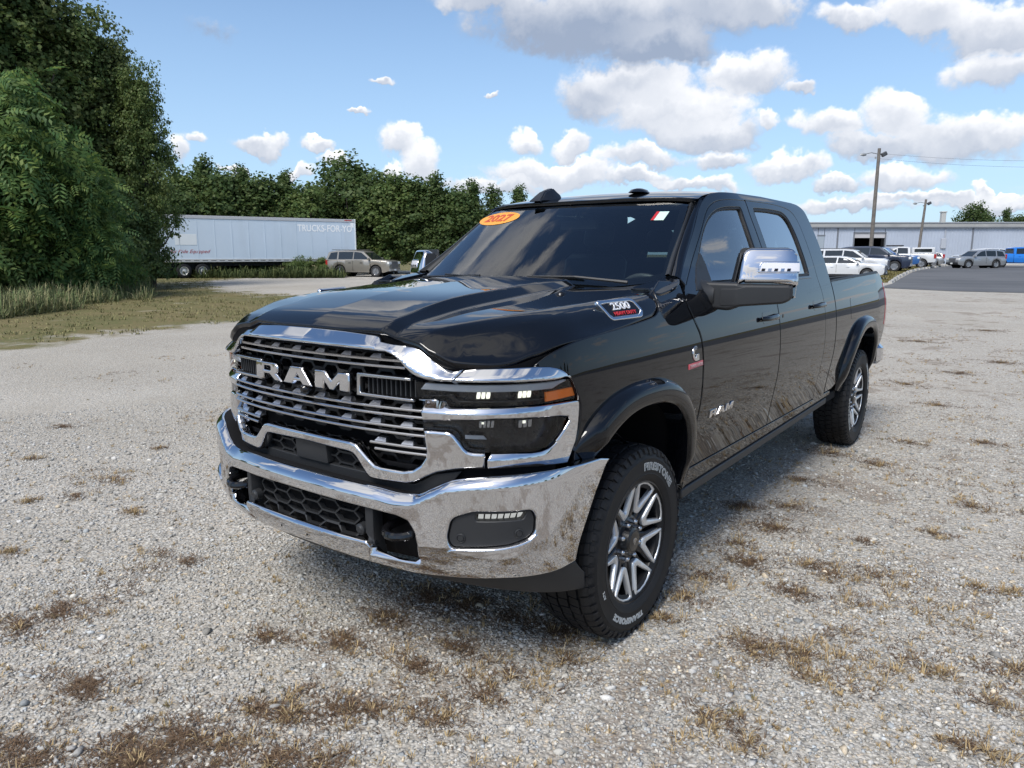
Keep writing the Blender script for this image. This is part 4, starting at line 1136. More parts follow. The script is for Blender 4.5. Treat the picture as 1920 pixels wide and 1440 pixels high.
# hood side badge : frame, dark field, digits
def hb_pos(a, b):
    # a along the hood side (rearwards), b up its slope
    y = -.065 + a
    x = .888 + .042 * sstep((y + .3) / .45) * .35 - .004 * 0
    # walk out on the hood surface : x grows when b falls
    x = _hxs[2](y) + .004 - b * .32
    return (x, y, HZ(x, y) + .002)
fr = [(-.150, .047), (.098, .047), (.125, .036), (.150, -.018), (.138, -.040), (.120, -.050), (-.100, -.050), (-.118, -.042), (-.155, .030)]
def hbn(a, b):
    y = -.070 + a; z0 = float(np.interp(y, [-.30, 0, .2], [1.424, 1.430, 1.438]))
    z = z0 + b * .92
    lo, hi = .70, .985
    for _ in range(22):
        m_ = (lo + hi) / 2
        if HZ(m_, y) > z: lo = m_
        else: hi = m_
    return (lo, y, z)
def flat_badge(a, b):
    p = Vector(hbn(0, 0)); u = (Vector(hbn(.08, 0)) - Vector(hbn(-.08, 0))).normalized(); v_ = ((Vector(hbn(0, .02)) - Vector(hbn(0, -.03))).normalized() + Vector((0, 0, .55))).normalized()
    n_ = u.cross(v_).normalized()
    return tuple(p + u * (a * .84 + .012) + v_ * b + n_ * (.016 - .8 * b * b) + Vector((0, 0, -.010)))
frr = rnd(fr, .014)
ins_ = inset(dedupe(frr if area2(frr) > 0 else frr[::-1]), .017)
hbadge = emb('hood_badge', frr, flat_badge, chrome, truck, [ins_], .016, .004, .03)
emb('badge_field', inset(ins_, -.002), flat_badge, gloss, hbadge, (), .010, 0, .04, h0=-.004)
text_obj('badge_digits', '2500', .047, lambda a, b: flat_badge(a - .002, b + .010), mat('digit_silver', (.70, .70, .71), .3, .3), hbadge, depth=.004, bevel=0, xs=1.50, offset=.0009, h0=-.003, step=0)
text_obj('badge_words', 'HEAVY DUTY', .0215, lambda a, b: flat_badge(a + .010, b - .0215), redm, hbadge, depth=.002, bevel=0, xs=1.30, offset=.0007, h0=-.003, step=0)
# engine badge on the fender : a chrome C with a red bar of lettering
Cc = []
for t in np.linspace(50, 310, 22): Cc.append((.034 * math.cos(R(t)), .034 * math.sin(R(t))))
for t in np.linspace(300, 60, 18): Cc.append((.017 * math.cos(R(t)), .017 * math.sin(R(t))))
fbad = emb('engine_badge', [(.510 + a * .95, 1.186 + b * 1.05) for a, b in Cc], lambda a, b: (S(a, b) + .005, a, b), chrome, truck, (), .006, .002, .02)
emb('engine_badge_tab', rnd([(.510, 1.150), (.545, 1.152), (.545, 1.182), (.515, 1.182)], .004), lambda a, b: (S(a, b) + .005, a, b), chrome, fbad)
emb('engine_badge_bar', [(.432, 1.118), (.588, 1.122), (.588, 1.146), (.432, 1.142)], lambda a, b: (S(a, b) + .005, a, b), mat('badge_pink_red', (.50, .10, .12), .4), fbad)
text_obj('engine_badge_words', 'TURBO DIESEL', .018, lambda a, b: (S(.510 + a, 1.132 + b) + .006, .510 + a, 1.132 + b), mat('letter_pale', (.6, .45, .45), .5), fbad, depth=.001, bevel=0, xs=1.25, step=0)
# door lettering
for ch_, x0 in (('R', .735), ('A', .842), ('M', .950)):
    ol, hs, _ = LET[ch_]
    f_ = lambda pts: [(x0 + a * .0375, .832 + b * .040) for a, b in pts]
    ho = [f_(h) for h in hs]; ho = [h if area2(h) > 0 else h[::-1] for h in ho]
    emb('door_letter', f_(ol), lambda a, b: (S(a, b) + .006, a, b), chrome, door1, ho, .006, .001, .05)

# ---- mirror everything built so far on the driver side
for o in [fender, door1, door2, bedside, ap, apm, dt, cowlc, trim, bz, hl, mh, ma, sail, hbadge, fbad, fogi] + fl:
    mirror(o)
for o in [o for o in list(bpy.data.objects) if o.parent == truck and o.name.split('.')[0] in ('cab_frame', 'door_jamb', 'door_pillar', 'bed_rail_cap', 'tail_light', 'rocker_panel', 'sill_trim', 'mirror_mount') and 'mirrored' not in o]:
    m_ = mirror(o); m_['mirrored'] = 1
for o in bpy.data.objects:
    if 'mirrored' in o: del o['mirrored']

# ---- bed inside, tailgate, rear bumper, underbody
mbd = MB()
mbd.box(-.86, .86, 3.10, 4.98, .86, .90).box(-.86, .86, 3.095, 3.125, .88, 1.44)
for s_ in (-1, 1): mbd.box(min(s_ * .86, s_ * .80), max(s_ * .86, s_ * .80), 3.10, 4.98, .88, 1.46).box(min(s_ * .80, s_ * .50), max(s_ * .80, s_ * .50), 3.70, 4.44, .90, 1.12)
mbd.build('bed_liner', under, truck)
MB().box(-.90, .90, 4.955, 5.030, .86, 1.452, ch=.02).build('tailgate', paint, truck, True, 30)
rb = MB()
MB().box(-.985, .985, 4.95, 5.10, .60, .79, ch=.035).build('rear_bumper', chrome, truck, True, 30)
ub_ = MB()
ub_.box(-.45, -.33, -.75, 5.0, .50, .66, ch=.01).box(.33, .45, -.75, 5.0, .50, .66, ch=.01)
ub_.box(-.88, .88, .62, 3.06, .56, .60).box(-.52, .52, -.75, .60, .48, .52)
ub_.tube([(-.72, 0, .415), (.72, 0, .415)], .05, 10).tube([(-.72, 4.07, .415), (.72, 4.07, .415)], .055, 10)
ub_.tube([(0, 1.2, .50), (0, 4.0, .44)], .045, 10)
v_ = MB(); v_.lathe([(0, -.16), (.10, -.14), (.17, -.05), (.17, .05), (.10, .14), (0, .16)], 16, Matrix.Translation((0, 4.07, .42)))
v_.lathe([(0, -.15), (.09, -.13), (.15, -.05), (.15, .05), (.09, .13), (0, .15)], 16, Matrix.Translation((-.25, 0, .42)))
ub_.add(v_.v, v_.f); ub_.build('chassis', under, truck)
for s_ in (1, -1):
    for yc in (0, 4.07):
        lw2 = MB(); prof = arch(yc, .505, .625, 2.45, 3, 177, 24)
        V = []; F_ = []
        for y, z in prof:
            V += [(s_ * min(.955, S(y, max(z, .5)) - .03), y, z), (s_ * .55, y, z)]
        for i in range(len(prof) - 1): F_.append((2 * i, 2 * i + 1, 2 * i + 3, 2 * i + 2))
        n0 = len(V); V += [(s_ * .55, y, z) for y, z in prof]; F_.append(tuple(range(n0, n0 + len(prof))))
        lw2.add(V, F_); lw2.build('wheel_liner', flat, truck, True, 40)
    MB().box(*sorted((s_ * .70, s_ * .93)), .62, 3.52, .50, .56).build('sill_core', flat, truck)

# ---- cab inside
inn_ = MB()
for s_ in (1, -1):
    V = []; zz_ = [.56, .8, 1.0, 1.2, 1.40, 1.47]
    for z in zz_: V += [(s_ * (S(1.5, z) - .075), .60, z), (s_ * (S(1.5, z) - .075), 3.05, z)]
    inn_.add(V, [(2 * i, 2 * i + 1, 2 * i + 3, 2 * i + 2) for i in range(len(zz_) - 1)])
inn_.box(-.9, .9, .58, .60, .52, 1.40).box(-.85, .85, 2.98, 3.02, .6, 1.50)
inn_.build('door_cards', seat, truck)
MB().add([(x, y, RZ(x, y) - .045) for x in (-.66, -.3, 0, .3, .66) for y in (1.18, 1.6, 2.2, 2.9)], [(i * 4 + j, i * 4 + j + 1, i * 4 + j + 5, i * 4 + j + 4) for i in range(4) for j in range(3)]).build('headliner', mat('headliner_grey', (.24, .24, .245), .9), truck, True)
loft('dashboard', [[(x, y0 + .25 * x * x, z) for x in np.linspace(-.84, .84, 13)] for y0, z in ((.40, 1.38), (.55, 1.415), (.80, 1.43), (.98, 1.40), (1.02, 1.30), (.98, 1.05))], mat('dash_dark', (.030, .030, .032), .7), truck, 2, 2)
def seatb(x, y, w_, h):
    st = MB(); st.box(x - w_, x + w_, y - .28, y + .26, .92, 1.10, ch=.05)
    Mx = Matrix.Translation((x, y + .22, 1.08)) @ Matrix.Rotation(R(-14), 4, 'X')
    st.box(-w_, w_, -.07, .07, 0, h, Mx, ch=.05); st.box(-.12, .12, -.045, .045, h + .05, h + .24, Mx, ch=.035)
    return st.build('seat', seat, truck, True, 60)
seatb(.42, 1.62, .25, .58); seatb(-.42, 1.62, .25, .58); seatb(.42, 2.62, .30, .55); seatb(-.42, 2.62, .30, .55)
sw = MB(); Ms = Matrix.Translation((.42, 1.16, 1.36)) @ Matrix.Rotation(R(28), 4, 'X')
sw.tube([Ms @ Vector((.185 * math.cos(t), 0, .185 * math.sin(t))) for t in np.linspace(0, 2 * math.pi, 29)], .016, 8)
sw.box(-.17, .17, -.02, .02, -.03, .03, Ms, ch=.01).box(-.07, .07, -.03, .03, -.07, .05, Ms, ch=.02).box(-.02, .02, -.02, .02, -.17, 0, Ms, ch=.005)
sw.build('steering_wheel', seat, truck, True, 50)
MB().box(-.13, .13, 1.05, 1.08, 1.78, 1.85, ch=.01).tube([(0, 1.06, 1.84), (0, 1.03, 1.93)], .012, 6).build('rear_view_mirror', plastic, truck)
MB().box(-.14, .14, .98, 1.01, 1.20, 1.42, ch=.01).build('dash_screen', gloss, truck)

# ---- wheels
def wheel_mesh():
    out = {}
    t = MB()
    prof = [(.235, -.105), (.262, -.118), (.275, -.130), (.300, -.139), (.335, -.1425), (.368, -.1405), (.392, -.132), (.405, -.122), (.412, -.108), (.4135, -.06), (.4135, .06), (.412, .108), (.405, .122), (.392, .132), (.372, .1395), (.369, .1415), (.366, .1405), (.335, .1425), (.305, .1400), (.302, .1415), (.298, .1395), (.280, .134), (.268, .126), (.262, .118), (.235, .105)]
    t.lathe(prof, 96)
    out['tyre'] = t
    b = MB(); nb = 58
    rows_ = [(-.126, -.082, .25, .0), (-.076, -.030, .1, .5), (-.024, .024, -.12, .25), (.030, .076, .1, .75), (.082, .126, -.25, .4)]
    for h0, h1, sk, ph in rows_:
        for k in range(nb):
            a0 = 2 * math.pi * (k + ph) / nb; wa = 2 * math.pi / nb * .86; skew = sk * 2 * math.pi / nb
            r1 = .4235 if abs(h0 + h1) < .16 else .4205; r0 = .411; V = []
            zig = (k % 2) * .004
            for (h, rt, rb2) in ((h0 + zig, r1 - (.007 if h0 < -.1 else 0), r0 - (.012 if h0 < -.1 else 0)), ((h0 + h1) / 2 + zig * .5, r1, r0), (h1 - .004 + zig, r1 - (.007 if h1 > .1 else 0), r0 - (.012 if h1 > .1 else 0))):
                sh = skew * ((h - h0) / (h1 - h0) - .5) + (.3 * skew if h == (h0 + h1) / 2 else 0)
                for a in (a0 + sh, a0 + wa + sh):
                    for r_ in (rb2, rt): V.append((h, r_ * math.cos(a), r_ * math.sin(a)))
            # order: per h : a0rb,a0rt,a1rb,a1rt
            b.add(V, [(1, 3, 7, 5), (5, 7, 11, 9), (0, 1, 5, 4), (4, 5, 9, 8), (2, 6, 7, 3), (6, 10, 11, 7), (0, 2, 3, 1), (8, 9, 11, 10)])
    # shoulder lugs running on to the sidewall
    for k in range(nb):
        a0 = 2 * math.pi * (k + .4) / nb; wa = 2 * math.pi / nb * .55; L_ = .020 if k % 2 else .028
        V = []
        for (h, r_) in ((.1235, .415), (.1335, .4150 - L_ * .5), (.1385, .415 - L_ * 1.1)):
            for a in (a0, a0 + wa): V += [(h - .006, (r_ - .006) * math.cos(a), (r_ - .006) * math.sin(a)), (h + .0012, r_ * math.cos(a), r_ * math.sin(a))]
        b.add(V, [(1, 3, 7, 5), (5, 7, 11, 9), (0, 1, 5, 4), (4, 5, 9, 8), (2, 6, 7, 3), (6, 10, 11, 7), (8, 9, 11, 10)])
    out['tread'] = b
    rim = MB()
    rim.lathe([(.262, .128), (.269, .1265), (.270, .122), (.2665, .1185), (.258, .112), (.247, .10), (.240, .06), (.232, -.02), (.225, -.08), (.19, -.095), (.10, -.09), (0, -.09)], 72)
    out['rim'] = rim
    return out
WM = wheel_mesh()
def tyre_fn(r0, a_start):     # text runs clockwise, tops outwards (seen from the outside)
    def f(a, b):
        th = a_start - a / r0; r_ = r0 + b
        h = float(np.interp(r_, [.298, .302, .335, .366, .372, .392], [.1400, .1410, .1425, .1410, .1395, .132])) + .0006
        return (h, r_ * math.cos(th), r_ * math.sin(th))
    return f
def make_wheel(x, y, name='wheel'):
    w0 = WM['rim'].build(name, alloyd, truck, True, 30)
    w0.location = (x, y, .415)
    ty = WM['tyre'].build('tyre', rubber, w0, True, 28)
    tr = WM['tread'].build('tyre_tread', rubber, w0, False); tr['kind'] = 'stuff'
    # face disc + 8 spokes (dark), 8 machined triangular rings
    def polar(r_, t): return (r_ * math.sin(t), r_ * math.cos(t))
    def face(a, b):
        r_ = math.hypot(a, b); h = float(np.interp(r_, [0, .06, .10, .15, .22, .262], [.070, .078, .086, .098, .112, .118]))
        return (h, a, b)
    for k in range(8):
        t = 2 * math.pi * (k + .5) / 8
        def tri(r_in, r_out, wi, ang): return [(r_in, -wi), (r_in, wi), (r_out, ang), (r_out, -ang)]
        def P(r_, dt, off=0.0):
            c, s_ = math.cos(t), math.sin(t); u, v = r_ * math.cos(dt), r_ * math.sin(dt) + off
            return (u * c - v * s_, u * s_ + v * c)
        outl = rnd([P(.118, 0, -.019), P(.258, -.335), P(.262, -.17), P(.2635, 0), P(.262, .17), P(.258, .335), P(.118, 0, .019)], [.012, .008, 0, 0, 0, .008, .012], 3)
        inl = rnd([P(.150, 0, -.006), P(.247, -.272), P(.251, -.14), P(.2525, 0), P(.251, .14), P(.247, .272), P(.150, 0, .006)], [.004, .010, 0, 0, 0, .010, .004], 3)
        outl = outl if area2(outl) > 0 else outl[::-1]
        inl = inl if area2(inl) > 0 else inl[::-1]
        plate('spoke_face', outl, face, alloy, w0, holes=[inl], thick=.022, bevel=.0025, grid=0, step=.03, seg=1, analytic=False)
        # dark spoke bars running to the hub under each arm
        for s_ in (-1, 1):
            p0 = P(.055, s_ * .30); p1 = P(.150, s_ * .235); p2 = P(.254, s_ * .315)
            q = MB(); 
            for (pa, pb, wa, wb, ha, hb2) in ((p0, p1, .020, .0135, .070, .088), (p1, p2, .0135, .012, .088, .100)):
                d_ = Vector((pb[0] - pa[0], pb[1] - pa[1])).normalized(); n_ = Vector((-d_.y, d_.x))
                V = []
                for (pp, ww, hh) in ((pa, wa, ha), (pb, wb, hb2)):
                    for sg_, dh in ((-1, -.045), (-1, -.006), (-.6, 0), (.6, 0), (1, -.006), (1, -.045)):
                        V.append((hh + dh, pp[0] + n_.x * ww * sg_, pp[1] + n_.y * ww * sg_))
                q.add(V, [(i, i + 1, i + 7, i + 6) for i in range(5)])
            q.build('spoke', alloyd, w0, True, 40)
    hubm = MB(); hubm.lathe([(.125, .045), (.118, .066), (.108, .076), (.098, .080), (.078, .076), (.066, .078), (.062, .090), (.058, .104), (.050, .108), (.046, .1075), (.044, .110), (.020, .113), (0, .1135)], 40)
    hc = hubm.build('hub', mat('hub_black', (.010, .010, .011), .3, coat=.4), w0, True, 30)
    for k in range(8):
        t = 2 * math.pi * (k + .5) / 8; M_ = Matrix.Translation((.076, .0826 * math.cos(t), .0826 * math.sin(t)))
        MB().lathe([(.0125, -.004), (.0115, .016), (.0095, .024), (.005, .028), (0, .029)], 8, M_).build('lug_nut', lugm, w0, True, 40)
    emb2 = [(-.016, -.004), (-.013, .012), (-.004, .016), (.004, .016), (.013, .012), (.016, -.004), (.008, .002), (.004, -.016), (-.004, -.016), (-.008, .002)]
    plate('hub_emblem', emb2 if area2(emb2) > 0 else emb2[::-1], lambda a, b: (.114, a, b), lampch, w0, thick=.002, bevel=.0005, grid=0, analytic=False)
    for txt, a0, sz, xs_ in (('FIRESTONE', 62, .044, 1.30), ('TRANSFORCE', -108, .034, 1.22)):
        for nm, off, m_, h in (('tyre_lettering', .0022, whitel, 0.0), ('tyre_lettering_core', -.0012, rubber, .0006)):
            if txt == 'TRANSFORCE' and nm.endswith('core'): continue
            text_obj(nm, txt, sz, tyre_fn(.3345, R(a0)), m_, w0, depth=.0012, bevel=0, xs=xs_, offset=off, h0=h, step=.01, spacing=1.12)
    text_obj('tyre_lettering', 'AT2', .020, tyre_fn(.334, R(-158)), whitel, w0, depth=.0012, bevel=0, xs=1.2, offset=.0004, step=.01)
    return w0
# local frame of the wheel : x = axle (outwards), y = rearwards, z = up ; angles measured from +y
w1_ = make_wheel(.860, 0)
def copy_tree(o, parent, loc=None, rot=None):
    c = o.copy(); COL.objects.link(c); c.parent = parent
    if loc: c.location = loc
    if rot: c.rotation_euler = rot
    for ch in [c2 for c2 in bpy.data.objects if c2.parent == o]: copy_tree(ch, c)
    return c
copy_tree(w1_, truck, (.860, 4.07, .415), (R(137), 0, 0))
copy_tree(w1_, truck, (-.860, 0, .415), (0, 0, R(180)))
copy_tree(w1_, truck, (-.860, 4.07, .415), (0, 0, R(180)))
# ================================================================ SURROUNDINGS
def smooth(e0, e1, x): return sstep((x - e0) / (e1 - e0))
CX, CY = CAM.x, CAM.y
FA = math.atan2(CF.x, CF.y)
def H(x, y):
    """ground height : flat lot, rising a little towards the building"""
    d = math.hypot(x - CX, y - CY); a = math.atan2(x - CX, y - CY)
    k = smooth(-.62, -.40, a) * (1 - smooth(.5, .9, a))
    return .35 * smooth(46, 72, d) * k
def at(u, d, h=0.0):
    """the point of the ground seen in direction u (pixels of the photograph) at d metres ahead"""
    f = Vector((CF.x, CF.y, 0)).normalized(); r = Vector((CR.x, CR.y, 0)).normalized()
    p = Vector((CX, CY, 0)) + f * d + r * (d * .984 * (u - 960) / 1375.88)
    return Vector((p.x, p.y, H(p.x, p.y) + h))

# ---- ground : polar sheet round the lot, fine near the truck
def poly_sd(poly, P):
    """signed distance (inside > 0) of points P to a polygon"""
    P = np.asarray(P); n = len(poly); A = np.array(poly); B = np.roll(A, -1, 0)
    dmin = np.full(len(P), 1e9); ins_ = np.zeros(len(P), bool)
    for a, b in zip(A, B):
        ab = b - a; t = np.clip(((P - a) @ ab) / max(ab @ ab, 1e-9), 0, 1); q = a + t[:, None] * ab
        dmin = np.minimum(dmin, np.hypot(*(P - q).T))
        c = ((a[1] > P[:, 1]) != (b[1] > P[:, 1])) & (P[:, 0] < (b[0] - a[0]) * (P[:, 1] - a[1]) / (b[1] - a[1] + 1e-12) + a[0])
        ins_ ^= c
    return np.where(ins_, dmin, -dmin)
GRASS = [(-12.6, -60), (-12.9, -10), (-13.0, 2.2), (-13.4, 4.6), (-14.0, 7.2), (-13.6, 9.6), (-15.5, 14.5), (-19.6, 15.4), (-24.8, 15.6), (-31, 17.4), (-39.5, 21.4), (-47, 32), (-52, 47), (-50, 66), (-70, 130), (-300, 400), (-600, 100), (-500, -400)]
GR2 = [(-15.2, 12.6), (-17.0, 18.0), (-22.0, 20.0), (-26.0, 20.6), (-23.0, 17.0), (-19.0, 14.6)]
ASPH = [tuple(at(1500, 36.2).xy), (-4.645, 36.755), (-1.841, 35.323), (.812, 35.434), (14, 35.5), (60, 36), (60, 84), (-9.2, 82)]
ASPH = [(-5.2, 37.2), (-4.645, 36.755), (-1.841, 35.323), (.812, 35.434), (14, 35.6), (90, 38), (70, 110), (-8.6, 96), (-8.0, 76), (-7.3, 60), (-6.4, 50), (-5.6, 43)]
rad = np.r_[0, np.geomspace(.6, 60, 150), np.geomspace(62, 1600, 50)]
na = 420
angs = np.linspace(0, 2 * math.pi, na, endpoint=False)
GX = CX + rad[:, None] * np.sin(angs)[None]; GY = CY + rad[:, None] * np.cos(angs)[None]
gv = np.stack([GX.ravel(), GY.ravel()], 1)
gz = np.array([H(x, y) for x, y in gv])
sd = np.maximum(poly_sd(GRASS, gv), -1e9)
far = np.hypot(gv[:, 0] - CX, gv[:, 1] - CY)
sd2 = np.maximum(sd, np.where(far > 120, 30.0, -30.0))
idx = np.arange(len(gv)).reshape(len(rad), na)
a_ = idx[:-1]; b_ = idx[1:]; a2 = np.roll(a_, -1, 1); b2 = np.roll(b_, -1, 1)
gf = np.stack([a_, a2, b2, b_], -1).reshape(-1, 4)[:, ::-1]
gm = bpy.data.meshes.new('ground'); gm.from_pydata(np.c_[gv, gz].tolist(), [], gf.tolist())
at_ = gm.attributes.new('grass', 'FLOAT', 'POINT'); at_.data.foreach_set('value', np.clip(sd2, -8, 8).astype(np.float32))
gm.shade_smooth()
ground = link(bpy.data.objects.new('gravel_ground', gm)); ground['kind'] = 'structure'
ground['label'] = 'pale crushed gravel lot with patches of dead brown grass'

PATCH = []   # dead-grass patches (x, y, radius, amount)
def gravel_material():
    m = bpy.data.materials.new('gravel'); m.use_nodes = True; t = NT(m.node_tree); b = m.node_tree.nodes['Principled BSDF']
    g = t.node('ShaderNodeNewGeometry'); P = g.outputs['Position']
    v1 = t.node('ShaderNodeTexVoronoi'); v1.inputs['Scale'].default_value = 80; t.link(P, v1.inputs['Vector'])
    wp = t.vmath('ADD', P, t.vmath('SCALE', t.noise(P, 40, 2, col=True), scale=.012))
    v2 = t.node('ShaderNodeTexVoronoi'); v2.inputs['Scale'].default_value = 40; t.link(wp, v2.inputs['Vector'])
    s1 = t.node('ShaderNodeSeparateColor'); t.link(v1.outputs['Color'], s1.inputs[0])
    s2 = t.node('ShaderNodeSeparateColor'); t.link(v2.outputs['Color'], s2.inputs[0])
    n1 = t.noise(P, .35, 5, .6); n2 = t.noise(P, 3.0, 5, .65)
    base = t.mix(s1.outputs[0], (.20, .196, .19), (.53, .515, .49))
    base = t.mix(t.ramp(s1.outputs[1], .80, .95), base, (.46, .39, .31))
    base = t.mix(t.math('MULTIPLY', t.ramp(s2.outputs[2], .55, .9), .5), base, (.52, .52, .51))
    base = t.mix(t.ramp(v1.outputs['Distance'], .45, .8, 0, .55), base, (.10, .095, .085))
    base = t.mix(t.ramp(n1, .35, .65, .0, .30), base, (.47, .45, .42))
    # packed fine dust between the stones
    base = t.mix(t.ramp(n2, .50, .72, 0, .35), base, (.37, .35, .32))
    base = t.mix(t.ramp(t.noise(P, .16, 4, .6, .6), .46, .66, 0, .34), base, (.27, .25, .215))
    # dead-grass and soil patches
    soil = t.mix(t.noise(P, 55, 4, .7), (.050, .030, .020), (.175, .115, .07))
    pn = t.noise(P, 1.15, 6, .68, .3); pn2 = t.noise(P, .22, 3, .5)
    sx = t.node('ShaderNodeSeparateXYZ'); t.link(P, sx.inputs[0])
    # more of them close to the near wheel and on the right of the lot, few on the left
    zone = t.math('ADD', t.ramp(sx.outputs[0], -6, 1.5, -.09, .05), t.ramp(sx.outputs[1], -4.5, 3.0, .03, -.01))
    pm = t.ramp(t.math('ADD', t.math('ADD', pn, t.math('MULTIPLY', t.math('SUBTRACT', pn2, .5), .25)), zone), .575, .655)
    base = t.mix(t.math('MULTIPLY', pm, .42), base, soil)
    # worn grass on the left
    ga = t.node('ShaderNodeAttribute'); ga.attribute_name = 'grass'
    gm_ = t.ramp(t.math('ADD', ga.outputs['Fac'], t.math('MULTIPLY', t.math('SUBTRACT', t.noise(P, .55, 5, .65), .5), 9.0)), -.8, .9)
    gn_ = t.noise(P, .30, 6, .7); gn2 = t.noise(P, 9, 5, .7)
    gcol = t.mix(t.ramp(gn_, .38, .62), (.15, .135, .065), (.085, .105, .038))
    gcol = t.mix(t.ramp(gn2, .35, .7), gcol, (.17, .135, .075))
    gcol = t.mix(t.ramp(t.noise(P, .9, 5, .6), .60, .70, 0, .6), gcol, (.30, .27, .21))
    base = t.mix(gm_, base, gcol)
    base = t.vmath('MULTIPLY', base, (1.03, 1.0, .94))
    t.link(base, b.inputs['Base Color']); b.inputs['Roughness'].default_value = .9; b.inputs['Specular IOR Level'].default_value = .15
    hgt = t.math('ADD', t.math('MULTIPLY', t.math('SUBTRACT', 1.0, v1.outputs['Distance']), .55), t.math('MULTIPLY', t.math('SUBTRACT', 1.0, v2.outputs['Distance']), .8))
    bn = t.node('ShaderNodeBump'); bn.inputs['Strength'].default_value = .9; bn.inputs['Distance'].default_value = .012
    t.link(hgt, bn.inputs['Height']); t.link(bn.outputs[0], b.inputs['Normal'])
    return m
gm.materials.append(gravel_material())

def asphalt_material():
    m = bpy.data.materials.new('asphalt'); m.use_nodes = True; t = NT(m.node_tree); b = m.node_tree.nodes['Principled BSDF']
    g = t.node('ShaderNodeNewGeometry'); P = g.outputs['Position']
    n1 = t.noise(P, .12, 5, .6); n2 = t.noise(P, 60, 3, .6)
    sc_ = t.vmath('MULTIPLY', P, (.06, .8, 1)); n3 = t.noise(sc_, 1.0, 4, .6)
    c = t.mix(t.ramp(n1, .35, .65), (.060, .062, .066), (.095, .096, .10)); c = t.mix(t.ramp(n3, .45, .65, 0, .5), c, (.13, .13, .132)); c = t.mix(t.ramp(n2, .4, .7, 0, .3), c, (.15, .15, .15))
    t.link(c, b.inputs['Base Color']); b.inputs['Roughness'].default_value = .85
    return m
# the asphalt follows the ground 4 mm above it
bm = bmesh.new()
vs = [bm.verts.new((x, y, 0)) for x, y in ASPH]; bm.faces.new(vs)
for ax in (0, 1):
    for k in range(-4, 60):
        c = k * 2.0
        bmesh.ops.bisect_plane(bm, geom=bm.verts[:] + bm.edges[:] + bm.faces[:], plane_co=(c, 0, 0) if ax == 0 else (0, c, 0), plane_no=(1, 0, 0) if ax == 0 else (0, 1, 0))
for v in bm.verts: v.co.z = H(v.co.x, v.co.y) + .012
for f in bm.faces:
    f.normal_update()
    if f.normal.z < 0: f.normal_flip()
me = bpy.data.meshes.new('asphalt_lot'); bm.to_mesh(me); bm.free(); me.materials.append(asphalt_material()); me.shade_smooth()
o = link(bpy.data.objects.new('asphalt_lot', me)); o['kind'] = 'structure'

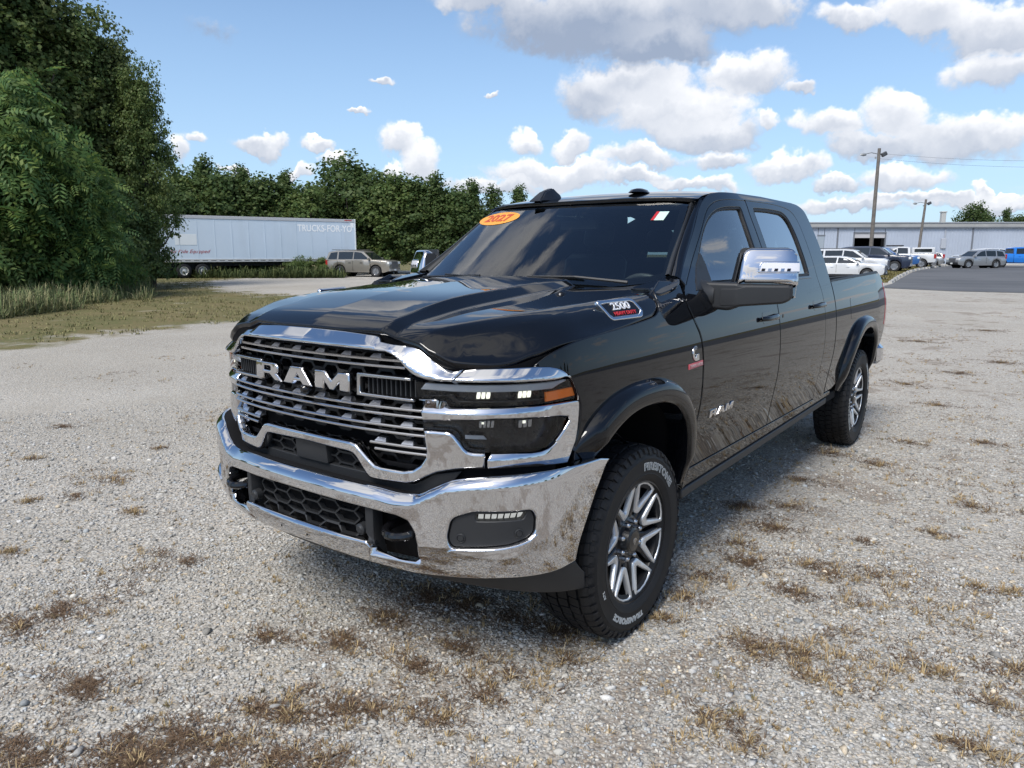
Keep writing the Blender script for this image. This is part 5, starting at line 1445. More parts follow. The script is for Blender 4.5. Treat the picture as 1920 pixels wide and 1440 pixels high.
# ---- loose stones over the gravel sheet
def in_truck_tyre(x, y): return False
def stones(name, n, r0, r1, smin, smax, amin, amax, faces=8):
    """jittered octahedra scattered in a wedge of the lot (polar around the camera)"""
    th = FA + RNG.uniform(amin, amax, n); rr = np.sqrt(RNG.uniform(r0 ** 2, r1 ** 2, n))
    x = CX + rr * np.sin(th); y = CY + rr * np.cos(th)
    s = smin + (smax - smin) * RNG.random(n) ** 2.6
    if faces == 8:
        base = np.array([(1, 0, 0), (0, 1, 0), (-1, 0, 0), (0, -1, 0), (0, 0, 1), (0, 0, -1)], float)
        fc = np.array([(0, 1, 4), (1, 2, 4), (2, 3, 4), (3, 0, 4), (1, 0, 5), (2, 1, 5), (3, 2, 5), (0, 3, 5)])
    else:
        t = (1 + 5 ** .5) / 2
        base = np.array([(-1, t, 0), (1, t, 0), (-1, -t, 0), (1, -t, 0), (0, -1, t), (0, 1, t), (0, -1, -t), (0, 1, -t), (t, 0, -1), (t, 0, 1), (-t, 0, -1), (-t, 0, 1)]) / 1.9
        fc = np.array([(0, 11, 5), (0, 5, 1), (0, 1, 7), (0, 7, 10), (0, 10, 11), (1, 5, 9), (5, 11, 4), (11, 10, 2), (10, 7, 6), (7, 1, 8), (3, 9, 4), (3, 4, 2), (3, 2, 6), (3, 6, 8), (3, 8, 9), (4, 9, 5), (2, 4, 11), (6, 2, 10), (8, 6, 7), (9, 8, 1)])
    nv = len(base)
    V = base[None] * (1 + RNG.uniform(-.38, .38, (n, nv, 3)))
    V[:, :, 0] += RNG.uniform(-.25, .25, (n, nv)); V[:, :, 1] += RNG.uniform(-.25, .25, (n, nv))
    sc = np.stack([s * RNG.uniform(.8, 1.35, n), s * RNG.uniform(.6, 1.0, n), s * RNG.uniform(.35, .75, n)], 1)
    V *= sc[:, None, :]
    # tilt then turn
    ax = RNG.uniform(-.5, .5, n); c, s_ = np.cos(ax), np.sin(ax)
    Y = V[:, :, 1] * c[:, None] - V[:, :, 2] * s_[:, None]; Z = V[:, :, 1] * s_[:, None] + V[:, :, 2] * c[:, None]
    az = RNG.uniform(0, 6.283, n); c, s_ = np.cos(az)[:, None], np.sin(az)[:, None]
    X2 = V[:, :, 0] * c - Y * s_; Y2 = V[:, :, 0] * s_ + Y * c
    z0 = sc[:, 2] * RNG.uniform(.0, .45, n)
    W_ = np.stack([X2 + x[:, None], Y2 + y[:, None], Z + z0[:, None]], -1).reshape(-1, 3)
    F_ = (fc[None] + (np.arange(n) * nv)[:, None, None]).reshape(-1, 3)
    me = bpy.data.meshes.new(name)
    me.vertices.add(len(W_)); me.vertices.foreach_set('co', W_.astype(np.float32).ravel())
    me.loops.add(len(F_) * 3); me.loops.foreach_set('vertex_index', F_.astype(np.int32).ravel())
    me.polygons.add(len(F_)); me.polygons.foreach_set('loop_start', (np.arange(len(F_)) * 3).astype(np.int32)); me.polygons.foreach_set('loop_total', np.full(len(F_), 3, np.int32))
    me.update(calc_edges=True)
    g = np.clip(RNG.normal(.37, .09, n), .21, .60); warm = RNG.random(n)
    col = np.stack([g * 1.03, g, g * .94, np.ones(n)], 1)
    k = warm > .92; col[k, 0] *= 1.14; col[k, 2] *= .80
    k = (warm > .45) & (warm <= .90); col[k, 0] *= 1.02; col[k, 2] *= .95
    k = warm < .10; col[k, 0] *= .93; col[k, 2] *= 1.07
    ca = me.color_attributes.new('stone', 'FLOAT_COLOR', 'POINT'); ca.data.foreach_set('color', np.repeat(col, nv, 0).astype(np.float32).ravel())
    me.materials.append(STONE)
    o = link(bpy.data.objects.new(name, me)); tag(o, kind='stuff'); return o
STONE = bpy.data.materials.new('stone'); STONE.use_nodes = True
_t = NT(STONE.node_tree); _b = STONE.node_tree.nodes['Principled BSDF']; _a = _t.node('ShaderNodeAttribute'); _a.attribute_name = 'stone'
_g = _t.node('ShaderNodeNewGeometry'); _n = _t.noise(_g.outputs['Position'], 180, 3, .6)
_t.link(_t.vmath('SCALE', _a.outputs['Color'], scale=_t.ramp(_n, .3, .7, .78, 1.18, False)), _b.inputs['Base Color']); _b.inputs['Roughness'].default_value = .85; _b.inputs['Specular IOR Level'].default_value = .25
stones('gravel_stones', 60000, 1.6, 4.4, .0045, .0130, -.72, .72)
stones('gravel_stones', 42000, 4.0, 9.0, .0060, .0145, -.68, .68)
stones('gravel_stones', 3200, 1.8, 7.5, .010, .022, -.70, .70, 20)

# ---- dead grass : flat brown mats and yellow tufts
def blades(name, pts, mtl, hmin, hmax, spread, per, width=.0022, lie=.3, kind='stuff'):
    V = []; F_ = []
    for (x, y, k) in pts:
        z = H(x, y)
        for _ in range(per):
            a = random.uniform(0, 6.283); r_ = random.random() ** .5 * spread * .35 * k
            bx_, by_ = x + r_ * math.cos(a), y + r_ * math.sin(a)
            a2_ = a + random.uniform(-.9, .9); L_ = random.uniform(hmin, hmax) * k; le = random.uniform(lie, 1.0)
            dx, dy = math.cos(a2_), math.sin(a2_); px_, py_ = -dy * width, dx * width
            hz = L_ * (1 - le * .9); out_ = L_ * le
            b0 = len(V)
            V += [(bx_ - px_, by_ - py_, z), (bx_ + px_, by_ + py_, z), (bx_ + dx * out_ * .45 + px_ * .8, by_ + dy * out_ * .45 + py_ * .8, z + hz * .75 + .004), (bx_ + dx * out_ * .45 - px_ * .8, by_ + dy * out_ * .45 - py_ * .8, z + hz * .75 + .004),
                  (bx_ + dx * out_, by_ + dy * out_, z + hz * .9 + .003)]
            F_ += [(b0, b0 + 1, b0 + 2, b0 + 3), (b0 + 3, b0 + 2, b0 + 4)]
    return tag(mesh_obj(name, V, F_, mtl, None, False), kind=kind)
def gmat(name, c0, c1, sc=30):
    m = bpy.data.materials.new(name); m.use_nodes = True; t = NT(m.node_tree); b = m.node_tree.nodes['Principled BSDF']
    g = t.node('ShaderNodeNewGeometry'); n = t.noise(g.outputs['Position'], sc, 3, .6)
    rp = t.math('ADD', t.math('MULTIPLY', g.outputs['Random Per Island'], .6), t.math('MULTIPLY', n, .4))
    t.link(t.mix(t.ramp(rp, .15, .85), c0, c1), b.inputs['Base Color']); b.inputs['Roughness'].default_value = .75; b.inputs['Specular IOR Level'].default_value = .2
    return m
thatch = gmat('thatch', (.055, .034, .022), (.19, .125, .075))
straw = gmat('straw', (.23, .155, .075), (.46, .35, .19))
sprig = gmat('sprig', (.09, .085, .035), (.22, .19, .09))
from mathutils import noise as mnoise
def pnoise(x, y):
    v = 0; a = 1
    for k in range(4): v += a * mnoise.noise(Vector((x, y, 3.7)) * (.75 * 2 ** k)); a *= .6
    return v
def pxg(u, v):
    d = pix_dir(u, v)
    t = -CAM.z / d.z
    return CAM.x + d.x * t, CAM.y + d.y * t
NAMED = [  # patches seen in the photograph (pixels, size in metres, kind)
    (150, 1290, .16, 'm'), (500, 1195, .10, 'm'), (640, 1205, .13, 'b'), (720, 1160, .12, 'b'), (800, 1120, .16, 'b'), (880, 1130, .14, 'b'), (960, 1160, .12, 'b'), (1040, 1185, .12, 'b'), (780, 1250, .12, 'b'), (860, 1215, .10, 'b'),
    (340, 1390, .16, 'b'), (260, 1420, .16, 'b'), (230, 1430, .14, 'm'), (420, 1400, .10, 'b'), (540, 1340, .10, 'b'), (480, 1330, .08, 'b'), (640, 1330, .12, 'b'), (700, 1330, .08, 'b'), (520, 1425, .12, 'b'), (600, 1435, .10, 'b'), (60, 1430, .12, 'b'), (20, 1400, .09, 'm'), (820, 1350, .10, 'b'), (900, 1300, .10, 'b'),
    (960, 1265, .12, 'y'), (1060, 1240, .12, 'y'), (1240, 1160, .10, 'y'), (1285, 1120, .12, 'y'), (1330, 1085, .12, 'y'), (1400, 1055, .14, 'b'), (1380, 1020, .12, 'y'), (1490, 1110, .12, 'b'), (1520, 1060, .16, 'y'), (1560, 1080, .10, 'y'), (1430, 1215, .10, 'y'), (1500, 1225, .12, 'y'), (1520, 1270, .08, 'y'), (1330, 1350, .12, 'y'), (1400, 1390, .08, 'y'), (1410, 1220, .08, 'b'),
    (1640, 1080, .07, 'm'), (1750, 1000, .09, 'y'), (1620, 1015, .05, 'm'), (1820, 950, .10, 'y'), (1840, 1105, .06, 'y'), (1760, 1265, .06, 'y'), (1900, 1110, .07, 'y'), (1860, 1320, .06, 'b'), (1910, 1260, .09, 'y'), (1800, 1395, .05, 'b'), (1855, 1410, .06, 'y'),
    (110, 1150, .12, 'm'), (40, 1175, .09, 'm'), (350, 1055, .08, 'm'), (300, 1040, .05, 'm'), (300, 840, .07, 'b'), (120, 800, .10, 'm'), (60, 860, .07, 'y'), (250, 960, .08, 'y'), (20, 1035, .06, 'y'), (140, 930, .06, 'm'), (210, 900, .07, 'b'), (60, 940, .06, 'y'),
    (1560, 850, .18, 'y'), (1640, 870, .14, 'y'), (1500, 900, .16, 'y'), (1700, 720, .22, 'y'), (1800, 700, .22, 'y'), (1760, 760, .18, 'y'), (1880, 680, .25, 'y'), (1720, 640, .3, 'y'), (1850, 620, .3, 'y'), (1700, 830, .16, 'y'), (1840, 830, .15, 'y'), (1450, 990, .16, 'b'), (1480, 950, .12, 'y'), (1390, 950, .14, 'b')]
mats_b, tufts, greens = [], [], []
for u, v, r_, k in NAMED:
    x, y = pxg(u, v)
    ar = r_ * r_ * 9
    n_ = int(70 * ar / .16 * (1.0 if k != 'y' else .5)) + 8
    for _ in range(n_):
        a = random.uniform(0, 6.283); q = abs(random.gauss(0, .55)) * r_ * 1.5
        mats_b.append((x + q * math.cos(a) * 1.25, y + q * math.sin(a) * .8, random.uniform(.6, 1.1)))
    if k in 'by':
        for _ in range(3 if k == 'b' else 7):
            a = random.uniform(0, 6.283); q = random.random() * r_ * 1.3
            tufts.append((x + q * math.cos(a), y + q * math.sin(a), random.uniform(.6, 1.25)))
for _ in range(30000):
    th = FA + random.uniform(-.70, .70); rr_ = 1.7 + (26 - 1.7) * random.random() ** 1.3
    x = CX + rr_ * math.sin(th); y = CY + rr_ * math.cos(th)
    if x < -12: continue
    v = pnoise(x, y) + (x + 3) * .02
    lim = .50 if x < 0 else .36
    if v > lim:
        (mats_b if random.random() < .55 else tufts if random.random() < .5 else mats_b).append((x, y, random.uniform(.5, 1.1)))
for _ in range(5200):
    th = FA + random.uniform(-.70, .70); rr_ = 1.7 + 15 * random.random() ** 1.4
    x = CX + rr_ * math.sin(th); y = CY + rr_ * math.cos(th)
    if x > -9 and random.random() < .25 + .09 * (x + 3) + .3 * pnoise(x * .6, y * .6): tufts.append((x, y, random.uniform(.25, .6)))
blades('dead_grass', mats_b, thatch, .02, .055, .10, 9, .0016, .82)
blades('dry_grass', tufts, straw, .03, .075, .05, 12, .0016, .35)
for _ in range(60):
    th = FA + random.uniform(-.6, .6); rr_ = random.uniform(2.5, 12); greens.append((CX + rr_ * math.sin(th), CY + rr_ * math.cos(th), random.uniform(.5, .9)))
blades('small_weeds', greens, sprig, .02, .05, .05, 12, .0018, .3)
# worn turf on the left : short clumps
tp = []
for _ in range(9000):
    x = random.uniform(-46, -12.6); y = random.uniform(-4, 42)
    tp.append((x, y))
sdv = poly_sd(GRASS, np.array(tp)); tp2 = [(x, y, random.uniform(.6, 1.3)) for (x, y), s_ in zip(tp, sdv) if s_ > -.4 and pnoise(x * .5, y * .5) + s_ * .15 > -.1]
turf = gmat('turf', (.12, .125, .048), (.24, .21, .10), 2)
blades('turf_grass', tp2, turf, .06, .13, .5, 9, .010, .25)

# ---- trees : tapered trunk, limbs and a crown of many leaf-sized faces in clumps
def leafmat(name, c0, c1, c2):
    m = bpy.data.materials.new(name); m.use_nodes = True; t = NT(m.node_tree); b = m.node_tree.nodes['Principled BSDF']
    g = t.node('ShaderNodeNewGeometry'); tcn = t.node('ShaderNodeTexCoord')
    n = t.noise(tcn.outputs['Object'], .55, 3, .6)
    c = t.mix(t.ramp(n, .35, .65), c0, c1); c = t.mix(t.ramp(g.outputs['Random Per Island'], .45, 1.0, 0, .75), c, c2)
    t.link(c, b.inputs['Base Color']); b.inputs['Roughness'].default_value = .55; b.inputs['Specular IOR Level'].default_value = .3
    tr = t.node('ShaderNodeBsdfTranslucent'); t.link(t.vmath('SCALE', c, scale=.8), tr.inputs[0])
    mx = t.node('ShaderNodeMixShader'); mx.inputs[0].default_value = .50
    o = [q for q in m.node_tree.nodes if q.type == 'OUTPUT_MATERIAL'][0]
    t.link(b.outputs[0], mx.inputs[1]); t.link(tr.outputs[0], mx.inputs[2]); t.link(mx.outputs[0], o.inputs[0])
    return m
lf_dark = leafmat('leaf_dark', (.066, .112, .036), (.092, .142, .045), (.15, .19, .062))
lf_mid = leafmat('leaf_mid', (.095, .155, .046), (.135, .190, .058), (.22, .26, .085))
lf_bright = leafmat('leaf_bright', (.080, .165, .055), (.135, .225, .068), (.27, .34, .085))
lf_olive = leafmat('leaf_olive', (.100, .145, .048), (.135, .175, .060), (.21, .23, .085))
bark = mat('bark', (.075, .060, .048), .9, vary=(6, .4), bump=(20, .8, .02))
def crown_mesh(name, blobs, nclump, nleaf, leaf, mtl, seed, droop=.25, rag=.3, pinnate=False):
    """blobs : (x, y, z, rx, ry, rz). clumps sit near the surface of the blobs, leaves fill the clumps"""
    rg = np.random.default_rng(seed)
    wts = np.array([b[3] * b[5] for b in blobs]); wts = wts / wts.sum()
    C_ = []; O_ = []
    for bi, (bx_, by_, bz_, rx, ry, rz) in enumerate(blobs):
        k = max(3, int(nclump * wts[bi]))
        d = rg.normal(size=(k, 3)); d /= np.linalg.norm(d, axis=1)[:, None]
        rr = (rg.random(k) ** .38) * (1 + rg.normal(0, rag * .4, k))
        p = d * rr[:, None] * np.array([rx, ry, rz]) + np.array([bx_, by_, bz_])
        C_.append(p); O_.append(d)
    C_ = np.concatenate(C_); O_ = np.concatenate(O_)
    n = len(C_); cs = (leaf if not pinnate else .3) * rg.uniform(2.2, 4.6, n)
    k = nleaf
    off = rg.normal(size=(n, k, 3)); off /= np.linalg.norm(off, axis=2)[:, :, None]; off *= (rg.random((n, k, 1)) ** .5) * cs[:, None, None]
    off[:, :, 2] *= .62
    P = (C_[:, None] + off).reshape(-1, 3)
    N_ = (off / cs[:, None, None] * .6 + O_[:, None] * .5 + np.array([0, 0, .55]) + rg.normal(0, .55, (n, k, 3))).reshape(-1, 3)
    N_ /= np.linalg.norm(N_, axis=1)[:, None]
    m_ = len(P)
    r_ = rg.normal(size=(m_, 3)); T = np.cross(N_, r_); T /= np.linalg.norm(T, axis=1)[:, None]; B = np.cross(N_, T)
    if pinnate:   # long fronds : point outwards and droop
        od = np.repeat(O_, k, 0) * np.array([1, 1, .2]) + rg.normal(0, .45, (m_, 3)); od[:, 2] -= .15
        T = od - N_ * (od * N_).sum(1)[:, None]; T /= np.linalg.norm(T, axis=1)[:, None]; B = np.cross(N_, T)
    if pinnate:
        nl_ = 10; L_ = leaf * rg.uniform(.7, 1.25, m_)[:, None]; Vs = []
        for q in range(nl_):
            side_ = 1 if q % 2 else -1; f = .12 + .88 * (q // 2) / (nl_ / 2 - 1)
            base_ = P + T * L_ * f - np.array([0, 0, 1]) * (f * f * .20) * L_
            ld = T * .45 + B * side_ * .9 - np.array([0, 0, .18]); ld /= np.linalg.norm(ld, axis=1)[:, None]
            ll = L_ * .42 * (1 - .45 * abs(f - .45)); wv_ = T * ll * .24
            Vs.append(np.stack([base_, base_ + ld * ll * .45 + wv_, base_ + ld * ll - np.array([0, 0, .1]) * ll, base_ + ld * ll * .45 - wv_], 1))
        V = np.concatenate(Vs).reshape(-1, 3); m_ = len(V) // 4; F_ = None
    s1 = leaf * rg.uniform(.55, 1.15, m_)[:, None] if not pinnate else None; s2 = None if pinnate else s1 * .58
    if not pinnate: V = np.stack([P - T * s1 * .5, P + B * s2 - T * s1 * .05, P + T * s1 * .55 - N_ * s1 * droop * .5, P - B * s2 - T * s1 * .05], 1).reshape(-1, 3)
    F_ = np.arange(m_ * 4).reshape(-1, 4)
    me = bpy.data.meshes.new(name)
    me.vertices.add(len(V)); me.vertices.foreach_set('co', V.astype(np.float32).ravel())
    me.loops.add(m_ * 4); me.loops.foreach_set('vertex_index', F_.astype(np.int32).ravel())
    me.polygons.add(m_); me.polygons.foreach_set('loop_start', (np.arange(m_) * 4).astype(np.int32)); me.polygons.foreach_set('loop_total', np.full(m_, 4, np.int32))
    me.update(calc_edges=True); me.materials.append(mtl)
    return me, C_
def trunk_mesh(h, r_, clumps, seed, nl=9):
    rg = random.Random(seed); mb = MB()
    pts = [(0, 0, -.1)]
    x = y = 0
    for k in range(1, 6):
        x += rg.uniform(-.12, .12) * h * .08; y += rg.uniform(-.12, .12) * h * .08; pts.append((x, y, h * k / 5 * .9))
    mb.tube(pts, [r_ * (1 - .16 * k) for k in range(6)], 8)
    cl = sorted([tuple(c) for c in clumps], key=lambda c: rg.random())[:nl]
    for c in cl:
        z0 = min(max(c[2] * rg.uniform(.35, .65), h * .12), h * .8); q = Vector((0, 0, z0)); e_ = Vector(c); md = q.lerp(e_, .5) + Vector((0, 0, -.04 * h))
        mb.tube([q, md, e_], [r_ * .38, r_ * .24, r_ * .08], 5)
    me = bpy.data.meshes.new('trunk'); me.from_pydata(mb.v, [], mb.f); me.materials.append(bark); me.shade_smooth(); return me
TREES = {}
def tree_kind(key, blobs, nclump, nleaf, leaf, mtl, seed, h, tr, **k):
    cm, cl = crown_mesh('crown', blobs, nclump, nleaf, leaf, mtl, seed, **k); TREES[key] = (cm, trunk_mesh(h, tr, cl, seed))
def tree(key, pos, sc, rz, label, group=None, name='tree', cat='tree', sz=None):
    t = empty(name, pos, rz, label, cat, group); t.scale = (sc, sc, sz or sc)
    a = link(bpy.data.objects.new('crown', TREES[key][0]), t); b = link(bpy.data.objects.new('trunk', TREES[key][1]), t)
    return t
def blobs_round(h, w_, seed, n=9, base=.25):
    rg = random.Random(seed); o = [(0, 0, h * .62, w_ * .62, w_ * .62, h * .30)]
    for k in range(n):
        a = k * 2.4 + rg.uniform(-.4, .4); zf = base + (1 - base) * (k + .5) / n; rr = w_ * (.62 * math.sin(math.pi * min(1, (zf - base) / (1 - base) * .86 + .14)) )
        o.append((rr * math.cos(a) * rg.uniform(.6, 1.1), rr * math.sin(a) * rg.uniform(.6, 1.1), h * zf * .93, w_ * rg.uniform(.28, .45), w_ * rg.uniform(.28, .45), h * rg.uniform(.09, .15)))
    return o
# unit-like kinds, about 10 m tall
tree_kind('round', blobs_round(10, 3.6, 1, 11), 420, 26, .30, lf_dark, 1, 8, .22)
tree_kind('round2', blobs_round(10, 3.2, 5, 10, .2), 400, 26, .28, lf_mid, 2, 8, .2)
tree_kind('cedar', [(0, 0, z, 2.2 * (1 - (z / 10.5)) ** .7 + .15, 2.2 * (1 - (z / 10.5)) ** .7 + .15, 1.0) for z in (1.5, 2.8, 4.2, 5.6, 7.0, 8.2, 9.2, 9.9)], 380, 26, .20, lf_dark, 3, 9, .18)
tree_kind('oak', blobs_round(10, 4.4, 9, 14, .3), 430, 22, .30, lf_dark, 4, 7.5, .3, rag=.5)
tree_kind('tall', blobs_round(13, 3.6, 12, 14, .12), 1050, 34, .16, lf_mid, 5, 11, .26, rag=.5)
tree_kind('tall2', blobs_round(13, 3.3, 17, 14, .10), 1050, 34, .16, lf_olive, 6, 11, .24, rag=.5)
tree_kind('frond', blobs_round(8, 3.4, 23, 16, .12), 520, 8, .66, lf_bright, 7, 6.5, .16, pinnate=True, rag=.3)
tree_kind('bush', [(0, 0, 1.0, 1.6, 1.6, .9), (.9, .3, 1.5, 1.0, 1.0, .8), (-.8, -.4, 1.3, 1.1, 1.0, .8), (0, .6, 2.1, .9, .9, .7)], 300, 24, .15, lf_mid, 8, 1.6, .05)
G_L = 'tall trees at the left edge of the lot'
tree('tall', at(10, 34), 1.20, 0.4, 'tallest broad green tree at the left edge, running off the top of the photo', G_L)
tree('tall2', at(98, 36), 1.16, 1.9, 'tall olive green tree behind the feathery one at the left edge', G_L)
tree('tall', at(180, 37), .90, 3.1, 'tall tree right of the olive one, its rounded top against the blue sky', G_L, sz=1.02)
tree('tall2', at(240, 38), .72, 4.6, 'narrow olive tree stepping down towards the trailer', G_L, sz=.98)
tree('tall', at(283, 37), .56, 0.9, 'loose airy tree whose low branch hangs over the left end of the trailer', G_L, sz=.80)
tree('tall', at(-120, 30), 1.1, 2.2, 'broad tree half cut off by the left border of the photo', G_L)
tree('round', at(205, 33.5), .52, 2.2, 'dark low tree under the tall ones beside the trailer tail', G_L)
tree('round', at(262, 35), .40, 1.2, 'low dark branches just left of the trailer doors', G_L)
tree('frond', at(28, 27), .98, 0.6, 'bright green tree with long feathery leaves nearest the left border', 'feathery trees')
tree('frond', at(128, 28), .70, 2.6, 'smaller feathery leaved tree right of the bright one', 'feathery trees')
tree('frond', at(-90, 26), .9, 4.2, 'feathery tree cut off by the left border', 'feathery trees')
for i, (u, d, s_, lb) in enumerate([(205, 31, .85, 'leafy bush left of the tall weeds near the trailer'), (240, 34, .7, 'rounded bush beside the trailer rear corner'), (150, 29, .8, 'low bush under the smaller feathery tree'), (60, 27, .9, 'bush at the foot of the bright feathery tree'), (-20, 26, .9, 'bush at the left border of the photo')]):
    tree('bush', at(u, d), s_, i * 1.3, lb, 'bushes along the left edge', 'bush', 'bush')
G_B = 'tree line behind the trailer'
row = [(352, 60, 1.00, 'round2', 'green tree of the back line just right of the tall left trees'), (392, 62, 1.06, 'cedar', 'pointed tree standing highest above the left part of the trailer'), (425, 60, .97, 'round', 'dark tree above the trailer left of its middle'),
       (462, 62, .98, 'cedar', 'pointed dark tree above the middle of the trailer'), (500, 61, .93, 'round', 'bushy dark tree above the middle of the trailer'), (540, 62, .93, 'cedar', 'pointed tree between trailer middle and its lettering'),
       (575, 61, .86, 'round2', 'lower green tree left of the big round oak'), (612, 64, .84, 'round', 'low dark tree at the left foot of the big oak'), (660, 66, 1.16, 'oak', 'big round dark oak rising above the right end of the trailer'), (712, 64, .98, 'oak', 'dark oak right behind the big one'),
       (742, 62, .96, 'round2', 'green tree above the parked tan vehicle'), (782, 62, .92, 'round', 'dark tree between the tan vehicle and the pickup mirror'), (818, 61, .90, 'cedar', 'pointed tree behind the passenger mirror'), (862, 61, .82, 'round', 'dark tree left of the pickup windshield'),
       (888, 62, .85, 'cedar', 'narrow pointed tree just above the windshield edge'), (925, 62, .80, 'cedar', 'last pointed tree before the roof antenna'), (972, 64, .82, 'cedar', 'small tree tip showing left of the roof antenna'), (1010, 66, .72, 'round', 'tree hidden behind the pickup roof'),
       (330, 57, .80, 'round', 'dark low tree behind the left end of the trailer'), (450, 66, .9, 'round2', 'tree of the second row above the trailer'), (520, 67, .9, 'round2', 'second row tree left of the lettering'), (690, 70, .9, 'round2', 'second row tree behind the oaks'), (840, 66, .85, 'round2', 'second row tree behind the passenger mirror'), (775, 61, .42, 'round', 'low brush right behind the tan vehicle'), (735, 62, .42, 'round2', 'low brush behind the roof of the tan vehicle'), (692, 63, .42, 'round', 'brush right of the trailer nose')]
for i, (u, d, s_, k, lb) in enumerate(row): tree(k, at(u, d), s_, i * 1.7, lb, G_B, sz=s_ * .85)
for i, (u, d, s_) in enumerate([(480, 56.5, .55), (560, 56, .6), (610, 56, .5), (430, 56, .5), (380, 55, .5)]):
    tree('bush', at(u, d), s_, i, ['weed clump under the middle of the trailer', 'weed clump under the lettering of the trailer', 'weed clump beside the tan vehicle', 'weed clump right of the trailer wheels', 'weed clump behind the trailer wheels'][i], 'weeds under the trailer', 'bush', 'bush')
tree('oak', at(1822, 125), .95, 1.0, 'round green tree behind the long metal building', 'trees behind the building')
tree('cedar', at(1880, 128), .85, 2.0, 'thin bare topped tree behind the metal building', 'trees behind the building')
tree('round', at(1905, 130), .80, 2.0, 'tree behind the building at the right border', 'trees behind the building')
tree('round', at(1742, 130), .55, 2.0, 'small tree tip above the metal roof beside the vent stack', 'trees behind the building')
# the far side of the lot behind and beside the camera, seen in the paint and the chrome
for i in range(26):
    a = R(62 + i * 8.2); d_ = 62 + 9 * math.sin(i * 2.1)
    x, y = CX + d_ * math.sin(a), CY + d_ * math.cos(a)
    tree(('oak', 'round', 'round2', 'cedar')[i % 4], (x, y, 0), .72 + .22 * math.sin(i * 1.7), i, 'tree on the far side of the lot, behind the photographer', 'trees behind the photographer')

# ---- tall dry weeds at the foot of the trees
wd = []
for _ in range(1500):
    u = random.triangular(-60, 215, 30); d = random.uniform(19.5, 26) + u * .022; p = at(u, d)
    if pnoise(p.x * .35, p.y * .35) > -.25: wd.append((p.x, p.y, random.uniform(.5, 1.4) * (1 + .35 * pnoise(p.x * .2, p.y * .2 + 9))))
for _ in range(350):
    u = random.uniform(170, 270); d = random.uniform(27, 40); p = at(u, d); wd.append((p.x, p.y, random.uniform(.7, 1.2)))
dryw = gmat('dry_weed', (.085, .125, .045), (.25, .23, .12), .6)
blades('tall_weeds', wd, dryw, .22, .85, .9, 14, .012, .12)
wl_ = []
for _ in range(900):
    u = random.uniform(285, 640); d = 53.5 + random.uniform(-2.0, 2.5); p = at(u, d); wl_.append((p.x, p.y, random.uniform(.4, 1.1)))
greenw = gmat('green_weed', (.035, .055, .018), (.10, .115, .04), 1.5)
blades('green_weeds', wl_, greenw, .5, 1.2, .8, 14, .03, .10)
# ================================================================ BUILDING, TRAILER, POLES, KERB BLOCKS
steel = mat('wall_steel', (.36, .40, .47), .5, vary=(.25, .08))
steel2 = mat('trim_steel', (.30, .30, .29), .5, vary=(.4, .15))
steeld = mat('trim_dark', (.14, .15, .17), .5)
wwhite = mat('door_white', (.52, .53, .54), .5)
B0 = at(1390, 97); B1 = at(2350, 97)
bd = (B1 - B0); bd.z = 0; BL = bd.length; bd.normalize(); ba = math.atan2(bd.y, bd.x)
zb = H(*at(1800, 97).xy) - .02
def bu(u):   # distance along the wall of picture column u
    d = pix_dir(u, 480); d2 = Vector((d.x, d.y)); p = Vector((CX, CY)); q = B0.xy
    A = Matrix(((d2.x, -bd.x), (d2.y, -bd.y))); s_ = A.inverted() @ (q - p); return s_[1]
bl = empty('metal_building', (B0.x, B0.y, zb), ba, 'long low grey metal building with an open dark bay across the asphalt', 'building')
HT = 5.25
dx0, dx1 = bu(1599), bu(1656); sx0, sx1 = bu(1531), bu(1543)
seams = [bu(1568), bu(1820), bu(2080)]
def wallpiece(x0, x1, z0, z1):
    """ribbed sheet : real ribs"""
    V = []; F_ = []; x = x0; pr = []
    while x < x1 - .01:
        for dx, dy in ((0, 0), (.26, 0), (.29, -.035), (.35, -.035), (.38, 0)):
            if x + dx < x1: pr.append((x + dx, dy))
        x += .40
    pr.append((x1, 0))
    for a, y in pr: V += [(a, y, z0), (a, y, z1)]
    for i in range(len(pr) - 1): F_.append((2 * i, 2 * i + 2, 2 * i + 3, 2 * i + 1))
    return V, F_
cuts = sorted([0, sx0, sx1, dx0, dx1, BL] + seams)
for x0, x1 in zip(cuts[:-1], cuts[1:]):
    if abs(x0 - dx0) < .01: z0 = 3.95
    elif abs(x0 - sx0) < .01: z0 = 3.6
    else: z0 = 0
    V, F_ = wallpiece(x0 + .03, x1 - .03, z0, HT - .55)
    mesh_obj('wall_panel', V, F_, steel, bl, False)
for x in seams: MB().box(x - .10, x + .06, -.10, .02, 0, HT - .5).build('downspout', steeld, bl)
MB().box(-.3, BL + .3, -.30, .05, HT - .52, HT - .05).build('fascia', steel2, bl)
MB().box(-.3, BL + .3, -.34, -.28, HT - .09, HT + .03).box(-.3, BL + .3, -.32, -.05, HT - .62, HT - .50).build('gutter', steeld, bl)
MB().add([(-.3, -.3, HT), (BL + .3, -.3, HT), (BL + .3, 14, HT + .7), (-.3, 14, HT + .7)], [(0, 1, 2, 3)]).build('roof', steel2, bl)
MB().box(0, BL, .30, 25, 0, .1).box(0, BL, 24, 25, 0, HT).box(dx0 - 3, dx0 - .1, .2, .3, 0, 4.6).box(dx1 + .1, dx1 + 3, .2, .3, 0, 4.6).box(dx0 - 3, dx1 + 3, 7, 7.2, 0, 5).build('building_interior', flat, bl)
MB().box(dx0 - .12, dx0, -.12, .1, 0, 4.05).box(dx1, dx1 + .12, -.12, .1, 0, 4.05).box(dx0 - .12, dx1 + .12, -.12, .1, 3.95, 4.10).build('bay_frame', steeld, bl)
